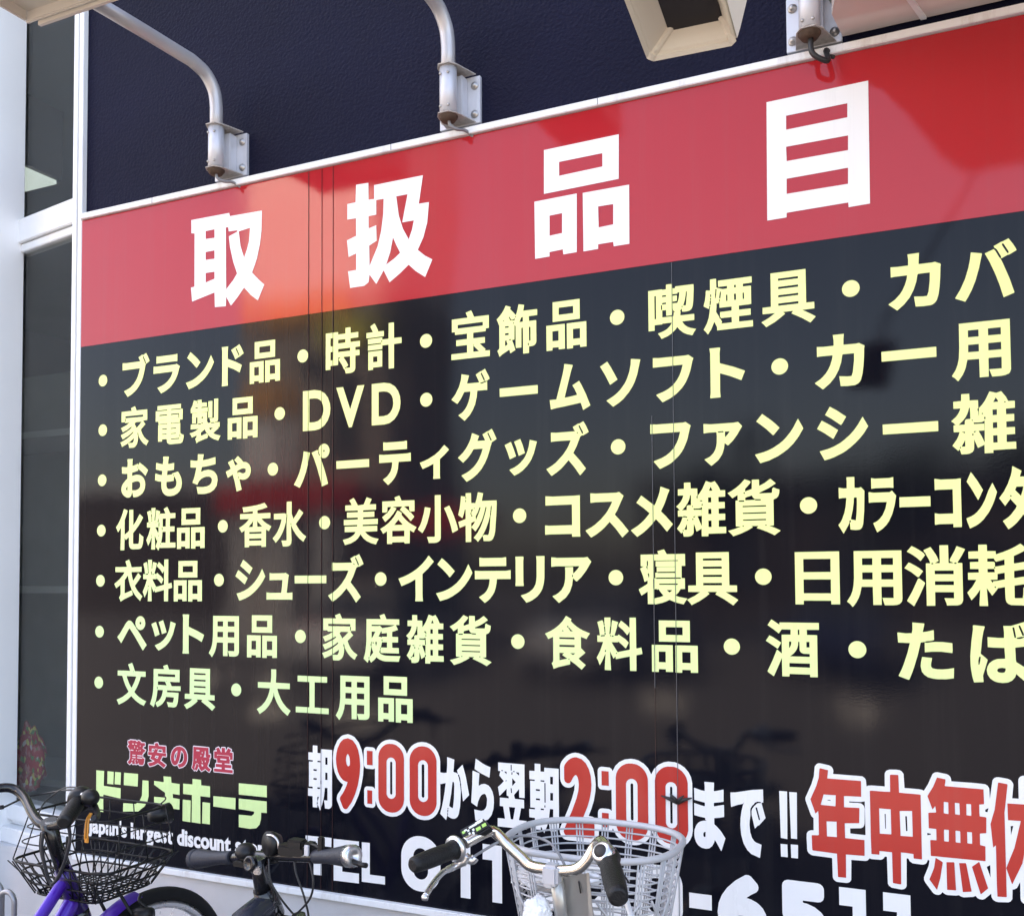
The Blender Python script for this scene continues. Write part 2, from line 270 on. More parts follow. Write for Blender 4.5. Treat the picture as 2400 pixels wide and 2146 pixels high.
# outlines of the lettering on the wall: x, z, then steps, in quarter millimetres
BULLETS = [(-11461, 9548), (-7870, 9548), (-6007, 9548), (-3526, 9548), (-1017, 9548), (-11455, 8816), (-8243, 8816), (-6006, 8816), (-1740, 8816), (-11457, 8080), (-8353, 8080), (-3529, 8080), (-11464, 7344), (-9198, 7344), (-7519, 7344), (-4751, 7344), (-1471, 7344), (-11471, 6612), (-9260, 6612), (-6668, 6612), (-3571, 6612), (-1943, 6612), (-11478, 5872), (-7897, 5872), (-4783, 5872), (-2284, 5872), (-1019, 5872), (-11484, 5136), (-8952, 5136)]
OUTLINES = [
('list', [[-10969,9265,-66,79,-4,9,88,29,48,24,42,30,35,35,26,32,24,42,24,60,14,54,-3,3,-330,-2,-3,3,1,104,56,-7,284,0,1,3,-4,10,-29,48,68,32,8,1,6,-10,4,0,60,27,37,-58,32,-64,-74,-38,-8,-20,-24,-106,-18,-52,-24,-52,-25,-41,-33,-41,-38,-38,-43,-33,-54,-32], [-10634,9719,11,-1,3,3,0,10,-10,12,0,12,-41,76,-12,0,1,-18,36,-64,4,-22], [-10329,9262,-72,85,78,21,48,18,42,22,29,21,37,34,16,19,16,25,21,48,-359,-1,-3,3,1,100,56,-5,352,0,22,7,62,-40,-15,-32,-27,-80,-38,-70,-29,-38,-43,-41,-46,-34,-84,-42], [-10421,9695,0,104,38,-5,312,0,34,6,5,-3,0,-100,-3,-3,-44,4,-296,0], [-9817,9276,-55,94,87,20,44,14,70,32,55,34,51,43,29,29,35,44,29,42,49,93,54,-105,-45,-78,-60,-76,-49,-47,-37,-29,-85,-52,-48,-22,-50,-18], [-9681,9564,-80,81,-92,77,62,75,84,-66,38,-34,58,-59,-53,-60], [-9229,9265,5,57,0,426,-8,56,3,3,106,0,2,-3,-7,-78,0,-90,141,-56,68,-32,36,-20,-34,-92,-4,-5,-102,53,-104,42,-1,-174,5,-86], [-8995,9615,-40,81,-33,52,0,4,71,34,10,1,60,31,36,-54,40,-78,-72,-40,-6,1], [-8938,9662,13,0,-2,18,-52,94,-12,0,1,-18], [-8747,9253,0,295,234,0,1,-290,-77,-1,-3,3,-1,24,-76,1,-3,-3,-1,-29], [-8487,9253,0,295,246,0,1,-290,-77,-1,-3,3,0,22,-3,3,-84,0,-3,-3,-1,-29], [-8671,9360,79,0,-1,116,-78,0], [-8409,9360,89,0,-1,116,-88,0], [-8665,9585,0,231,343,0,-1,-231], [-8587,9660,184,-1,1,85,-185,0]]),
('list', [[-7194,9254,-6,24,-14,36,-6,-2,-3,2,-29,58,-54,74,32,22,0,3,-37,-1,-1,-96,-116,-1,-3,-3,-1,-46,-73,0,1,479,190,0,3,-3,0,-26,3,-3,106,0,3,3,1,71,74,0,3,-3,1,-70,118,-2,0,-68,-116,-1,-3,-3,0,-42,3,-3,138,0,3,-3,-1,-68,-66,-1,-3,-3,1,-36,62,-2,1,-66,-3,-3,-61,-1,0,-158,-5,-22,-14,-20,-28,-12,-28,-5], [-7207,9318,13,0,4,7,64,-1,0,147,-106,-1,50,-66,26,-48,-34,-24,-16,-1], [-7431,9444,43,0,0,111,-43,-1], [-7311,9542,183,-1,3,3,0,34,-3,3,-180,0,-3,-3], [-7431,9626,43,0,0,107,-43,-1], [-7311,9654,111,0,0,46,-110,1], [-6547,9253,-2,305,-92,0,-1,-42,-3,-3,-208,0,-3,3,1,62,196,1,3,3,0,8,-3,3,-194,0,-3,3,0,60,3,3,208,0,3,-3,0,-20,3,-3,90,0,2,199,74,1,3,-3,1,-196,110,-2,1,-70,-3,-3,-108,-1,-1,-302,-3,-3], [-6851,9261,0,235,208,0,0,-206,-134,-1,-3,-3,-1,-25], [-6779,9358,64,0,0,70,-64,0], [-6655,9602,12,0,0,24,-12,0], [-6879,9673,0,67,98,2,-39,76,59,34,6,-4,17,-26,30,-58,5,-14,-7,-8,89,-1,3,-3,0,-62,-3,-3]]),
('list', [[-5652,9271,0,71,214,0,3,3,-1,91,-146,0,-3,3,1,69,148,1,1,66,-163,1,-3,3,-1,31,-42,1,0,157,214,0,3,3,-26,60,71,21,11,-15,31,-68,199,-2,0,-156,-41,-1,-1,-31,-3,-3,-166,0,-1,-65,3,-3,155,-1,0,-70,-65,-1,-3,-3,78,-74,-14,-16,70,-2,-1,-70], [-5352,9343,78,0,-56,57,-22,19], [-5352,9423,16,12,-16,1], [-5564,9649,340,-1,3,3,0,40,-3,3,-338,0,-3,-3], [-5001,9246,-14,42,-15,32,22,18,6,12,0,274,-6,6,-13,36,-16,34,34,29,38,42,24,35,24,44,4,2,60,-24,2,-4,-9,-20,38,-38,39,-46,22,68,11,54,5,5,70,-15,-14,-69,180,-1,0,-71,-104,0,-3,-3,1,-55,90,0,3,-3,0,-248,-7,-24,-16,-17,-28,-8,-43,-1,-1,-78,-72,-1,-3,3,-1,306,-18,1,-3,-3,-1,-230,-69,0,-4,18,0,242,-9,11,-6,2,-1,-167,-3,-3,-26,0,-3,-3,23,-58,20,-64,-64,-33,-3,3,-9,36,-4,5,-84,-41], [-4630,9346,13,0,-2,26,-13,0], [-4928,9370,11,1,24,13,-15,40,9,8,-29,0], [-4616,9400,17,-1,3,3,0,158,-3,3,-14,0,-3,-3], [-4876,9432,27,1,0,11,-26,0], [-4928,9498,49,-1,0,23,-48,0], [-4928,9586,47,-1,3,3,0,12,-3,3,-44,0,-3,-3], [-4820,9624,11,0,0,18,-11,0], [-4739,9634,46,0,0,56,-22,-2], [-4838,9662,35,1,5,9,-1,14,-12,-4,-6,-7,-24,-2,-19,25,-3,12,-8,1,-4,5,-1,-18,9,-8,7,-22,19,-1], [-4957,9668,21,0,-5,15], [-4794,9698,13,-1,0,13,-12,0], [-4393,9253,-1,295,231,0,0,-290,-74,-1,-3,3,-1,24,-74,1,-3,-3,-1,-29], [-4137,9253,-1,295,241,0,0,-290,-76,-1,-1,25,-3,3,-82,0,-3,-3,-1,-29], [-4318,9360,77,0,0,116,-77,0], [-4062,9360,87,0,0,116,-87,0], [-4313,9585,0,231,336,0,0,-231], [-4238,9660,181,-1,0,85,-180,0]]),
('list', [[-3015,9247,-14,29,-21,28,0,6,67,21,32,16,35,31,15,22,5,12,-3,3,-100,0,-6,-8,-82,0,-3,-3,-1,-59,-69,1,0,452,155,1,6,-6,40,0,3,3,0,46,3,3,68,-1,1,-48,3,-3,28,0,1,15,3,3,202,-1,1,-56,-6,-126,-8,-60,-9,-22,-15,-16,-15,-7,-26,-4,-26,0,-25,3,-5,32,-2,2,-20,-26,9,-4,-4,-36,3,-7,152,-1,0,-67,-134,-1,7,-16,21,-27,30,-24,34,-16,61,-17,-26,-36,-13,-26,-6,-3,-60,20,-40,22,-39,35,-25,33,-27,-33,-39,-33,-44,-24,-64,-22], [-3090,9474,15,-1,3,3,0,254,-3,3,-12,0,-3,-3], [-3002,9484,125,-1,5,23,0,22,13,1,1,3,-24,18,6,12,-7,0,-1,-34,-5,-31,-64,0,-3,3,-1,62,-44,0], [-3016,9570,11,-1,3,3,0,46,-3,3,-8,0,-3,-3], [-2784,9574,13,-1,0,13,-12,0], [-2764,9588,27,-1,4,5,11,112,0,36,-3,3,-7,-3,-4,-42,-10,-52], [-3002,9628,45,-1,0,19,-44,0], [-2884,9628,55,-2,13,38,8,42,2,36,-21,0,-1,-10,-3,-3,-53,-1,1,-17,46,0,3,-3,0,-46,-3,-14,-46,-2], [-3002,9712,43,-1,3,3,0,12,-3,3,-40,0,-3,-3], [-2497,9239,-20,30,-24,25,37,64,20,58,12,68,2,42,6,6,0,10,-5,12,9,6,4,42,-3,3,-8,0,-3,-3,-4,-42,5,-6,-3,-8,-5,-2,-1,-18,-5,-10,-50,30,-6,6,17,62,8,56,3,48,4,3,36,-6,5,3,1,118,66,1,2,-99,68,-25,48,1,1,28,-97,2,-1,64,3,3,358,0,0,-67,-92,-1,-3,-3,0,-24,3,-3,83,-1,0,-198,-129,-1,-3,-3,1,-42,124,-1,1,-65,-3,-3,-122,0,-1,-57,3,-3,144,0,1,-67,-381,-1,-3,3,0,32,-29,63,-35,-79,-35,-51], [-2351,9340,117,0,-1,59,-116,1,-1,8,-8,8,0,48,3,3,122,1,1,42,-3,3,-128,1,-1,72,8,4,0,12,-3,3,-8,0,-3,-3,2,-16,-8,-24,-17,5,-3,-3,0,-38,-5,-52,35,-62,1,-12,2,-4,7,-2,18,-34,0,-6], [-2293,9580,12,-1,3,3,0,62,-3,3,-10,0,-3,-3], [-2207,9580,18,-1,3,3,0,62,-3,3,-16,0,-3,-3], [-2115,9580,12,-1,3,3,0,62,-3,3,-10,0,-3,-3], [-2467,9612,13,0,-1,21,-12,-1], [-2367,9616,10,-1,3,3,6,44,0,26,-3,3,-6,-5,-4,-14,-7,-42], [-2413,9626,6,0,3,4,2,10,-3,4,5,6,2,26,-3,4,5,4,0,12,-3,4,5,4,0,16,-3,3,-8,0,-3,-3,0,-16,3,-4,-5,-4,0,-12,3,-4,-5,-4], [-2465,9644,13,0,-1,29,-12,-1], [-2205,9714,19,0,-1,29,-18,-1], [-1873,9247,-25,32,-25,24,80,39,66,45,-128,1,-3,3,1,66,84,1,3,3,0,352,359,0,1,-352,3,-3,78,-1,1,-66,-3,-3,-121,-1,93,-55,42,-29,0,-3,-54,-55,-82,57,-106,60,-1,3,13,16,2,7,-98,0,-3,-1,1,-2,20,-16,-34,-28,-72,-49], [-1744,9459,203,-1,3,3,0,20,-3,3,-200,0,-3,-3], [-1744,9549,203,-1,3,3,0,18,-3,3,-200,0,-3,-3], [-1744,9637,203,-1,3,3,0,18,-3,3,-200,0,-3,-3], [-1744,9725,203,-1,3,3,0,18,-3,3,-200,0,-3,-3]]),
('list', [[-579,9267,-76,65,-5,7,63,41,46,49,24,36,26,56,16,54,5,36,-117,1,-36,-3,-1,104,63,-5,102,1,1,62,-6,50,107,1,-6,-113,124,-1,24,4,44,-22,11,-9,-4,-24,-4,-102,-8,-98,-10,-70,-15,-52,-10,-18,-14,-16,-20,-12,-14,-4,-66,-3,-66,4,-7,3,-12,100,83,-9,36,1,15,44,12,100,3,87,-110,0,-5,-11,-11,-64,-26,-80,-38,-72,-52,-63], [36,9281,-82,40,-2,5,47,78,44,98,32,106,16,80,8,66,5,3,90,-22,3,-7,-28,-132,-34,-122,-32,-80,-34,-68,-27,-45], [376,9281,-35,135,-36,112,-40,106,-43,94,4,4,74,28,15,-20,33,-70,7,-4,24,-60,52,-150,38,-136,-3,-7], [364,9661,-1,19,-34,72,-11,13,-8,4,-10,21,66,32,10,1,54,24,37,-59,24,-48,6,-18,-67,-35,-10,1], [416,9706,13,0,0,10,-4,12,-40,76,-13,0,0,-14]]),
('list', [[-10927,8522,-6,3,-5,32,-15,34,-114,-47,-21,41,-17,24,84,29,64,30,74,46,33,27,-3,13,-10,-3,-40,-27,-62,-32,-88,-36,-8,0,-34,61,108,39,70,36,26,17,7,8,-9,10,-78,-39,-82,-30,-6,2,-13,27,-23,32,104,35,65,33,-87,1,-6,14,-66,1,0,152,198,1,1,3,-17,36,74,25,7,-7,29,-57,206,-1,0,-152,-72,-2,-3,-14,42,-40,-88,-74,12,-30,24,-44,31,-39,33,-29,50,-28,2,-4,-23,-25,-19,-33,-5,-3,-55,35,-41,37,-33,43,-18,32,-11,44,-10,1,-3,-3,0,-8,7,-22,5,-4,2,-44,-8,-48,-12,-30,-13,-17,-26,-22,-20,-8,-12,-2], [-10945,8589,12,-1,8,6,56,-2,10,4,15,25,5,39,-72,-46,-20,-10,-14,-3], [-10789,8803,52,41,44,43,-112,1,-22,-16,-3,-7], [-11019,8907,10,-1,3,3,0,40,-3,3,-8,0,-3,-3], [-11007,8957,340,-1,3,3,0,24,-3,3,-338,0,-3,-3], [-10151,8526,-34,8,-21,17,-9,20,-3,26,-5,9,-78,0,-3,-3,-1,-27,-74,1,0,240,162,-1,3,3,0,8,-3,3,-8,0,-6,-4,-140,0,-3,3,-1,34,-52,1,0,149,36,1,6,-4,168,0,3,3,0,8,-3,3,-178,-2,0,63,434,1,3,-3,-1,-61,-182,2,-3,-3,1,-10,174,-1,6,4,37,-1,-1,-149,-50,-1,-1,-34,-3,-3,-146,0,-6,4,-8,0,-3,-3,0,-8,3,-3,171,1,1,-142,28,-19,34,-11,3,-4,-4,-42,-10,-36,-17,-23,-28,-12], [-10139,8593,148,-1,9,11,-3,3,-154,0,-3,-3], [-9981,8619,10,-1,3,3,0,34,-3,3,-8,0,-3,-3], [-10303,8671,80,-1,3,9,-3,3,-78,0,-3,-3], [-10141,8671,90,-1,3,9,-3,3,-88,0,-3,-3], [-10305,8743,86,-1,3,3,0,8,-3,3,-84,0,-3,-3], [-10143,8743,94,-1,3,3,0,8,-3,3,-92,0,-3,-3], [-10353,8885,132,-1,3,3,-133,1], [-10139,8885,136,-1,3,3,-137,1], [-10003,8893,10,-1,3,3,0,44,-5,14,-10,3,-132,0,-8,-3,-1,-10,3,-3,134,1,5,-4], [-10359,8941,144,-1,3,3,0,8,-9,5,-130,0,-8,-3], [-9678,8508,-1,27,-17,36,21,22,4,16,-1,10,-84,-25,-23,39,-18,20,3,3,64,14,38,12,59,27,-143,1,-3,3,1,64,118,1,3,3,0,88,-3,3,-20,0,-3,-3,-1,-80,-66,-1,-3,3,1,140,94,2,-2,3,-120,1,-1,58,32,48,25,70,66,-15,1,11,3,3,66,0,3,-3,1,-40,92,-2,0,-58,-94,1,-3,-3,0,-8,3,-3,114,1,-3,-6,0,-48,3,-6,-110,-1,-2,-3,98,-2,1,-98,-5,-18,20,-37,47,1,-8,34,-13,30,78,-1,3,3,1,260,72,0,-1,-288,-6,-16,-10,-10,-13,-7,-22,1,-1,-10,3,-3,14,0,6,6,58,-1,1,-64,-3,-3,-31,-1,13,-12,-2,-5,-89,-59,5,-5,44,-20,78,-19,-37,-62,-5,-3,-76,24,-58,30,-48,39,-3,-12,0,-28,-5,-5,-132,-34,-30,-10], [-9597,8611,19,1,92,25,-17,20,-23,38,-70,-43], [-9482,8621,12,0,0,12,-12,0], [-9428,8677,49,32,-73,0], [-9646,8769,48,-1,3,3,0,8,-3,3,-46,0,-3,-3], [-9414,8771,58,-1,3,3,0,8,-3,3,-56,0,-3,-3], [-9585,8779,27,0,-2,12,-26,2], [-9584,8851,28,0,0,20,-28,0], [-9464,8851,-1,86,4,6,0,48,-4,6,0,80,3,3,66,0,3,-3,0,-224,-3,-3], [-9696,8997,40,-1,3,3,0,8,-3,3,-38,0,-3,-3], [-9665,9069,7,-1,5,5,0,8,-5,10,-9,-10], [-9121,8521,-1,295,237,0,0,-290,-76,-1,-3,3,-1,24,-78,1,-3,-3,-1,-29], [-8859,8521,-1,295,249,0,0,-290,-76,-1,-3,3,0,22,-3,3,-86,0,-3,-3,-1,-29], [-9046,8628,81,0,0,116,-81,0], [-8782,8628,91,0,0,116,-91,0], [-9039,8853,0,231,346,0,0,-231], [-8962,8928,187,-1,0,85,-186,0]]),
('list', [[-7866,8553,0,527,186,1,92,-17,69,-40,49,-60,31,-76,8,-66,-8,-70,-7,-24,-28,-63,-51,-59,-73,-41,-72,-12], [-7762,8660,78,-1,62,12,39,27,27,40,14,44,3,22,0,24,-7,42,-18,42,-15,18,-15,14,-38,20,-50,9,-80,-1], [-7144,8553,-22,55,-174,472,102,1,4,-2,104,-281,6,-11,108,293,104,0,1,-4,-190,-522], [-6799,8553,0,527,182,1,90,-17,69,-42,48,-62,26,-68,8,-60,0,-30,-10,-68,-35,-75,-44,-52,-72,-42,-70,-12], [-6697,8660,74,-1,56,10,43,29,28,42,12,38,4,36,-6,54,-16,40,-18,22,-11,12,-40,22,-50,9,-76,-1]]),
('list', [[-5474,8515,-85,73,47,25,20,16,26,28,27,39,22,48,10,34,10,44,4,44,-85,0,-45,-78,-49,-59,-19,11,-60,44,-1,4,31,32,25,31,47,81,26,78,6,34,3,42,103,-24,-27,-88,0,-9,162,0,1,7,-6,14,-39,78,66,35,6,-2,52,26,53,-99,10,-26,-41,-24,-28,3,-20,-10,-36,-7,-1,-10,3,-3,22,0,38,14,18,1,3,8,7,0,1,-106,-37,3,-96,-1,-9,-76,-14,-56,-12,-38,-24,-52,-46,-66], [-5212,8982,13,0,-2,20,-38,76,-13,0,0,-14], [-5001,8766,-1,97,3,3,488,0,3,-3,0,-94,-3,-3], [-3944,8528,-25,75,-7,12,-178,-25,-126,-14,-54,-10,-10,1,-14,108,80,1,5,5,80,282,16,74,5,44,98,-21,7,-5,-24,-68,-81,-298,12,-1,64,8,81,13,-32,70,-27,44,58,33,22,11,4,-1,33,-59,50,-104,50,-126,-1,-4], [-3583,8537,-80,74,82,44,41,28,40,36,27,32,31,42,24,44,28,74,18,88,3,58,10,1,100,-16,-39,-167,-34,-88,-24,-44,-41,-58,-66,-71,-56,-41], [-3617,8788,-55,111,-63,108,86,49,43,-69,77,-146], [-3011,8542,-70,84,18,9,70,23,52,26,35,24,38,36,26,32,26,44,18,42,20,72,-3,3,-332,-2,-3,3,1,102,14,1,52,-6,308,0,26,4,56,-41,-10,-28,-25,-106,-18,-52,-28,-60,-22,-36,-34,-42,-54,-50,-33,-24,-42,-24,-80,-34], [-2478,8541,-1,13,6,42,0,432,-8,52,3,3,110,0,3,-9,-6,-50,0,-112,151,-54,96,-42,20,-10,1,-4,-39,-94,-116,54,-112,42,-1,-200,5,-62]]),
('list', [[-1307,8535,-76,65,-4,7,61,40,20,18,30,34,24,36,22,46,18,58,6,38,-3,3,-116,0,-36,-3,0,104,62,-5,102,1,3,6,0,48,-7,58,108,1,-5,-55,-1,-58,124,-1,26,4,55,-31,-6,-34,-2,-78,-8,-104,-10,-72,-16,-60,-13,-20,-12,-13,-32,-15,-68,-3,-66,4,-6,3,-12,100,82,-9,38,1,13,40,14,120,1,71,-110,0,-5,-7,-12,-74,-26,-78,-38,-70,-48,-58], [-735,8766,-1,97,3,3,502,0,3,-3,0,-94,-3,-3], [-41,8506,-25,31,-28,22,37,62,16,44,13,60,6,106,1,238,444,0,1,-488,-11,-31,-10,-10,-32,-12,-32,-4,-78,0,-24,73,108,-1,1,109,-3,3,-108,0,-3,-3,-1,-178,-78,-1,-2,181,-102,1,-3,-3,-15,-72,-12,-34,-18,-38,-36,-53], [55,8781,96,-1,0,73,-94,0], [233,8781,112,-1,0,73,-112,0], [57,8927,94,-1,0,69,-94,0], [233,8927,112,-1,0,69,-112,0]]),
('list', [[-10947,7804,-28,6,-34,16,-33,26,-26,36,-8,36,6,42,20,36,16,18,46,40,29,18,1,70,-3,3,-44,0,-60,7,-3,94,13,1,70,-8,28,3,1,64,-6,48,101,1,3,-7,-6,-38,-1,-58,50,10,56,17,3,-3,1,-28,28,48,106,-70,58,-48,-48,-82,-64,56,-76,53,-3,-3,0,-20,-5,-4,-108,-23,-2,-47,46,9,40,4,56,-6,48,-20,32,-28,20,-35,7,-18,6,-44,-7,-46,-16,-38,-25,-32,-45,-30,-44,-16,-22,-5,-66,-4,-28,85,-1,-18,-9,-30,-13,-20,-25,-16], [-10866,7906,73,-1,38,11,18,10,16,14,11,20,0,36,-9,17,-14,12,-10,4,-32,6,-46,-4,-46,-12,-1,-85], [-10962,7908,6,2,-1,60,-16,-15,-11,-23,6,-12], [-10766,8222,13,0,0,21,-13,-1], [-10161,7795,-36,4,-38,14,-15,9,-31,27,-25,51,-6,44,1,60,-68,11,-51,17,4,82,3,14,76,-23,34,-6,13,1,5,58,-62,11,-58,15,3,84,5,11,60,-18,62,-10,7,57,-4,46,3,5,94,-6,12,-3,-11,-50,-5,-51,36,0,70,10,7,-3,-3,-93,-48,-6,-74,-3,-6,-60,50,1,48,6,1,3,-5,6,4,2,102,22,32,-39,17,-27,16,-36,6,-28,4,-38,-10,-58,-31,-51,-42,-32,-64,-24,-56,-6], [-10162,7894,51,1,40,12,24,18,13,21,4,20,0,22,-6,24,-16,30,-27,31,-3,-3,-1,-63,-60,-6,-74,-3,-1,-48,2,-14,8,-18,15,-15,18,-8], [-10091,8078,12,0,1,10,-3,6,-12,0], [-9556,7800,-86,4,-24,99,94,-7,34,0,58,6,46,16,29,25,12,34,0,16,-11,22,-16,12,-24,9,-46,2,-56,-11,-32,-14,-25,-16,-24,-24,-25,-42,-87,32,2,12,22,46,18,50,26,98,-3,3,-30,0,-71,7,-2,4,0,92,5,3,78,-12,42,-2,5,29,0,60,3,3,104,-7,-16,-81,96,8,124,23,3,-2,2,-92,-2,-4,-111,-17,-130,-11,-15,-62,-8,-8,57,19,72,8,58,-7,50,-20,38,-34,21,-36,8,-52,-16,-76,-48,-56,-71,-35,-88,-14], [-8961,7807,-35,138,-35,98,-84,-43,-37,87,53,20,35,16,-18,38,-31,48,12,9,72,31,40,-87,44,19,-59,58,57,48,6,3,54,-48,36,-37,32,-3,24,-6,24,-12,25,-23,20,-40,4,-38,-4,-34,-12,-28,-6,-10,-27,-26,-34,-16,-30,-5,-34,0,-47,11,41,-144], [-8935,7987,13,0,-3,21,-12,-1], [-8937,8035,2,32,14,4,56,-21,24,0,20,7,7,6,6,14,0,20,-4,10,-17,11,-22,2,-32,-6,-66,-26,-6,-7], [-8891,8177,12,2,1,8,-9,-2]]),
('list', [[-7919,7813,-88,43,54,88,32,66,18,46,32,112,11,52,8,68,101,-22,-30,-136,-34,-118,-32,-78,-28,-56,-38,-64], [-7563,7813,-28,107,-46,140,-48,120,-39,80,9,6,82,28,11,-20,-2,-14,6,-20,5,-2,1,-12,5,-9,12,0,0,13,-4,8,-5,2,-7,30,-7,4,4,32,12,24,18,20,23,12,32,7,24,-5,26,-14,20,-22,12,-26,3,-16,0,-24,-5,-20,-13,-26,-18,-18,-23,-13,-22,-4,-22,2,-12,2,-29,15,61,-154,28,-84,33,-112,-3,-5,-10,-4], [-7534,8260,10,2,5,12,-6,14,-6,2,-11,-10,0,-12], [-7336,8030,-1,97,3,3,492,0,3,-3,0,-94,-3,-3], [-6560,7788,-74,69,46,27,25,19,34,40,12,22,14,42,6,44,-1,20,-190,-1,0,103,14,1,48,-6,340,0,58,7,0,-104,-176,0,-11,-90,-14,-46,-20,-42,-20,-28,-37,-39,-44,-34], [-6628,8224,-1,101,3,3,48,-6,244,0,48,7,3,-2,0,-100,-3,-3], [-5911,7833,5,42,0,144,-85,-34,-68,-23,-26,47,-14,32,66,20,54,20,92,46,60,43,68,68,6,2,46,-42,17,-19,-63,-59,-64,-49,-1,-202,6,-36], [-5448,7775,-72,79,76,33,42,24,44,34,31,31,29,38,20,32,28,58,20,60,-124,0,-32,-47,-27,-33,-33,-34,-50,-42,-71,64,70,60,35,39,24,35,28,48,18,40,18,65,22,-7,74,-32,-26,-60,104,-1,2,5,-35,70,65,34,8,-1,46,25,6,1,20,-35,42,-90,-68,-39,2,-9,-13,-30,-13,-50,-32,-88,-34,-66,-44,-65,-50,-52,-36,-29,-42,-29], [-5125,8252,13,0,0,14,-42,84,-12,0,-1,-12], [-4815,7818,-61,65,-2,8,67,26,36,20,42,31,44,47,23,34,24,56,16,56,12,68,91,-25,-39,-133,-32,-70,-21,-32,-33,-42,-56,-50,-53,-34], [-4873,8015,-33,94,-34,78,79,33,5,-5,30,-74,34,-94,-11,-6], [-4757,8049,-31,100,-27,68,4,5,74,26,29,-69,30,-98,-5,-6], [-3990,7783,-66,94,-72,86,-66,-68,-35,-31,-41,-30,-68,-42,-11,8,-55,68,0,5,72,39,47,32,82,78,31,38,23,32,18,30,31,66,-4,3,-192,0,-50,-4,0,108,60,-6,236,1,2,4,-24,44,0,5,66,34,10,-4,50,26,5,-3,28,-48,35,-76,-66,-34,-4,-2,-8,5,-27,-15,-46,-110,-41,-74,84,-95,69,-91,-32,-36,-37,-37], [-3960,8256,12,0,1,12,-4,14,-39,74,-12,1,0,-15], [-4015,8262,6,2,-6,14,-11,3,0,-9]]),
('list', [[-3049,7806,-70,84,18,9,70,23,52,26,35,24,38,36,26,32,26,44,18,42,20,72,-3,3,-332,-2,-3,3,1,102,14,1,52,-6,308,0,24,6,58,-43,-10,-28,-25,-106,-18,-52,-28,-60,-22,-36,-34,-42,-54,-50,-33,-24,-42,-24,-80,-34], [-2478,7810,-46,42,-27,29,39,16,25,14,35,34,20,34,12,40,5,32,2,76,-3,41,12,1,6,-7,54,0,6,7,12,-1,0,-58,8,4,21,21,24,34,-65,0,-6,7,-54,0,-6,-7,-98,1,-54,-5,-1,102,77,-9,252,0,44,6,39,-43,3,-8,-54,-88,-45,-58,-53,-50,-34,28,-3,-6,-7,-52,-22,-64,-41,-58,-68,-52], [-1955,7808,-56,94,94,22,42,14,50,22,66,40,40,31,30,30,48,57,28,42,50,93,53,-105,-45,-78,-59,-76,-51,-49,-38,-29,-70,-44,-86,-38], [-1819,8096,-74,75,-99,83,63,75,88,-70,48,-44,42,-45,-59,-68], [-1303,7802,-48,95,80,19,56,20,68,36,45,33,49,43,40,44,37,51,49,82,52,-100,-39,-64,-40,-50,-45,-47,-47,-41,-47,-35,-36,-22,-78,-36,-46,-16], [-1219,8020,-82,63,-70,46,-1,4,47,80,80,-50,79,-58,-42,-78,-5,-7], [-1137,8154,-93,73,-61,42,48,82,69,-44,89,-70,-41,-70], [-737,8030,-1,97,3,3,506,0,3,-3,0,-94,-3,-3], [180,7787,0,83,-58,-28,-32,86,-1,-81,-4,-24,-13,-19,-22,-12,-24,-4,-50,1,-14,51,-14,-16,-51,53,40,58,16,34,12,38,-53,2,-1,64,3,3,17,1,-21,25,-20,15,45,42,15,19,17,31,8,24,-3,5,-58,1,-1,66,3,3,68,1,1,64,3,3,68,-1,2,-66,74,-2,1,-78,-7,-4,-1,-20,8,-6,1,-46,3,2,2,26,0,48,27,29,27,39,41,86,58,-19,42,13,39,-56,19,-44,54,-1,3,-3,-1,-66,-74,-1,-3,-3,1,-52,66,-1,3,-3,-1,-64,-68,-2,0,-56,70,-1,3,-3,-1,-64,-72,-2,-1,-68,3,-3,78,-1,0,-68,-194,-1,-3,-3,-1,-24], [-38,7849,12,0,0,12,-12,0], [-22,7863,34,0,0,65], [256,7885,38,0,0,70,-38,0], [180,7895,3,6,3,202,-22,-11,-14,-2,-42,0,-18,3,-1,-14,3,-3,90,-1,1,-66,-49,-1,-3,-3,28,-56], [74,7967,12,0,0,16,-12,0], [9,7993,4,2,-1,12,-33,0], [89,7995,5,-1,23,13,-27,0], [256,8025,38,0,0,56,-38,0], [-45,8077,57,0,1,38,5,4,2,6,8,3,34,1,-2,108,-8,0,-15,-54,-18,-36,-26,-34], [74,8109,10,0,-4,12,-8,0], [182,8119,12,0,0,20,-8,1,-5,-3], [256,8151,38,0,0,54,-38,0], [167,8167,7,0,1,8,-11,5,-3,-3,0,-6], [358,8265,12,0,0,12,-11,0], [264,8277,44,0,-7,20,-15,23]]),
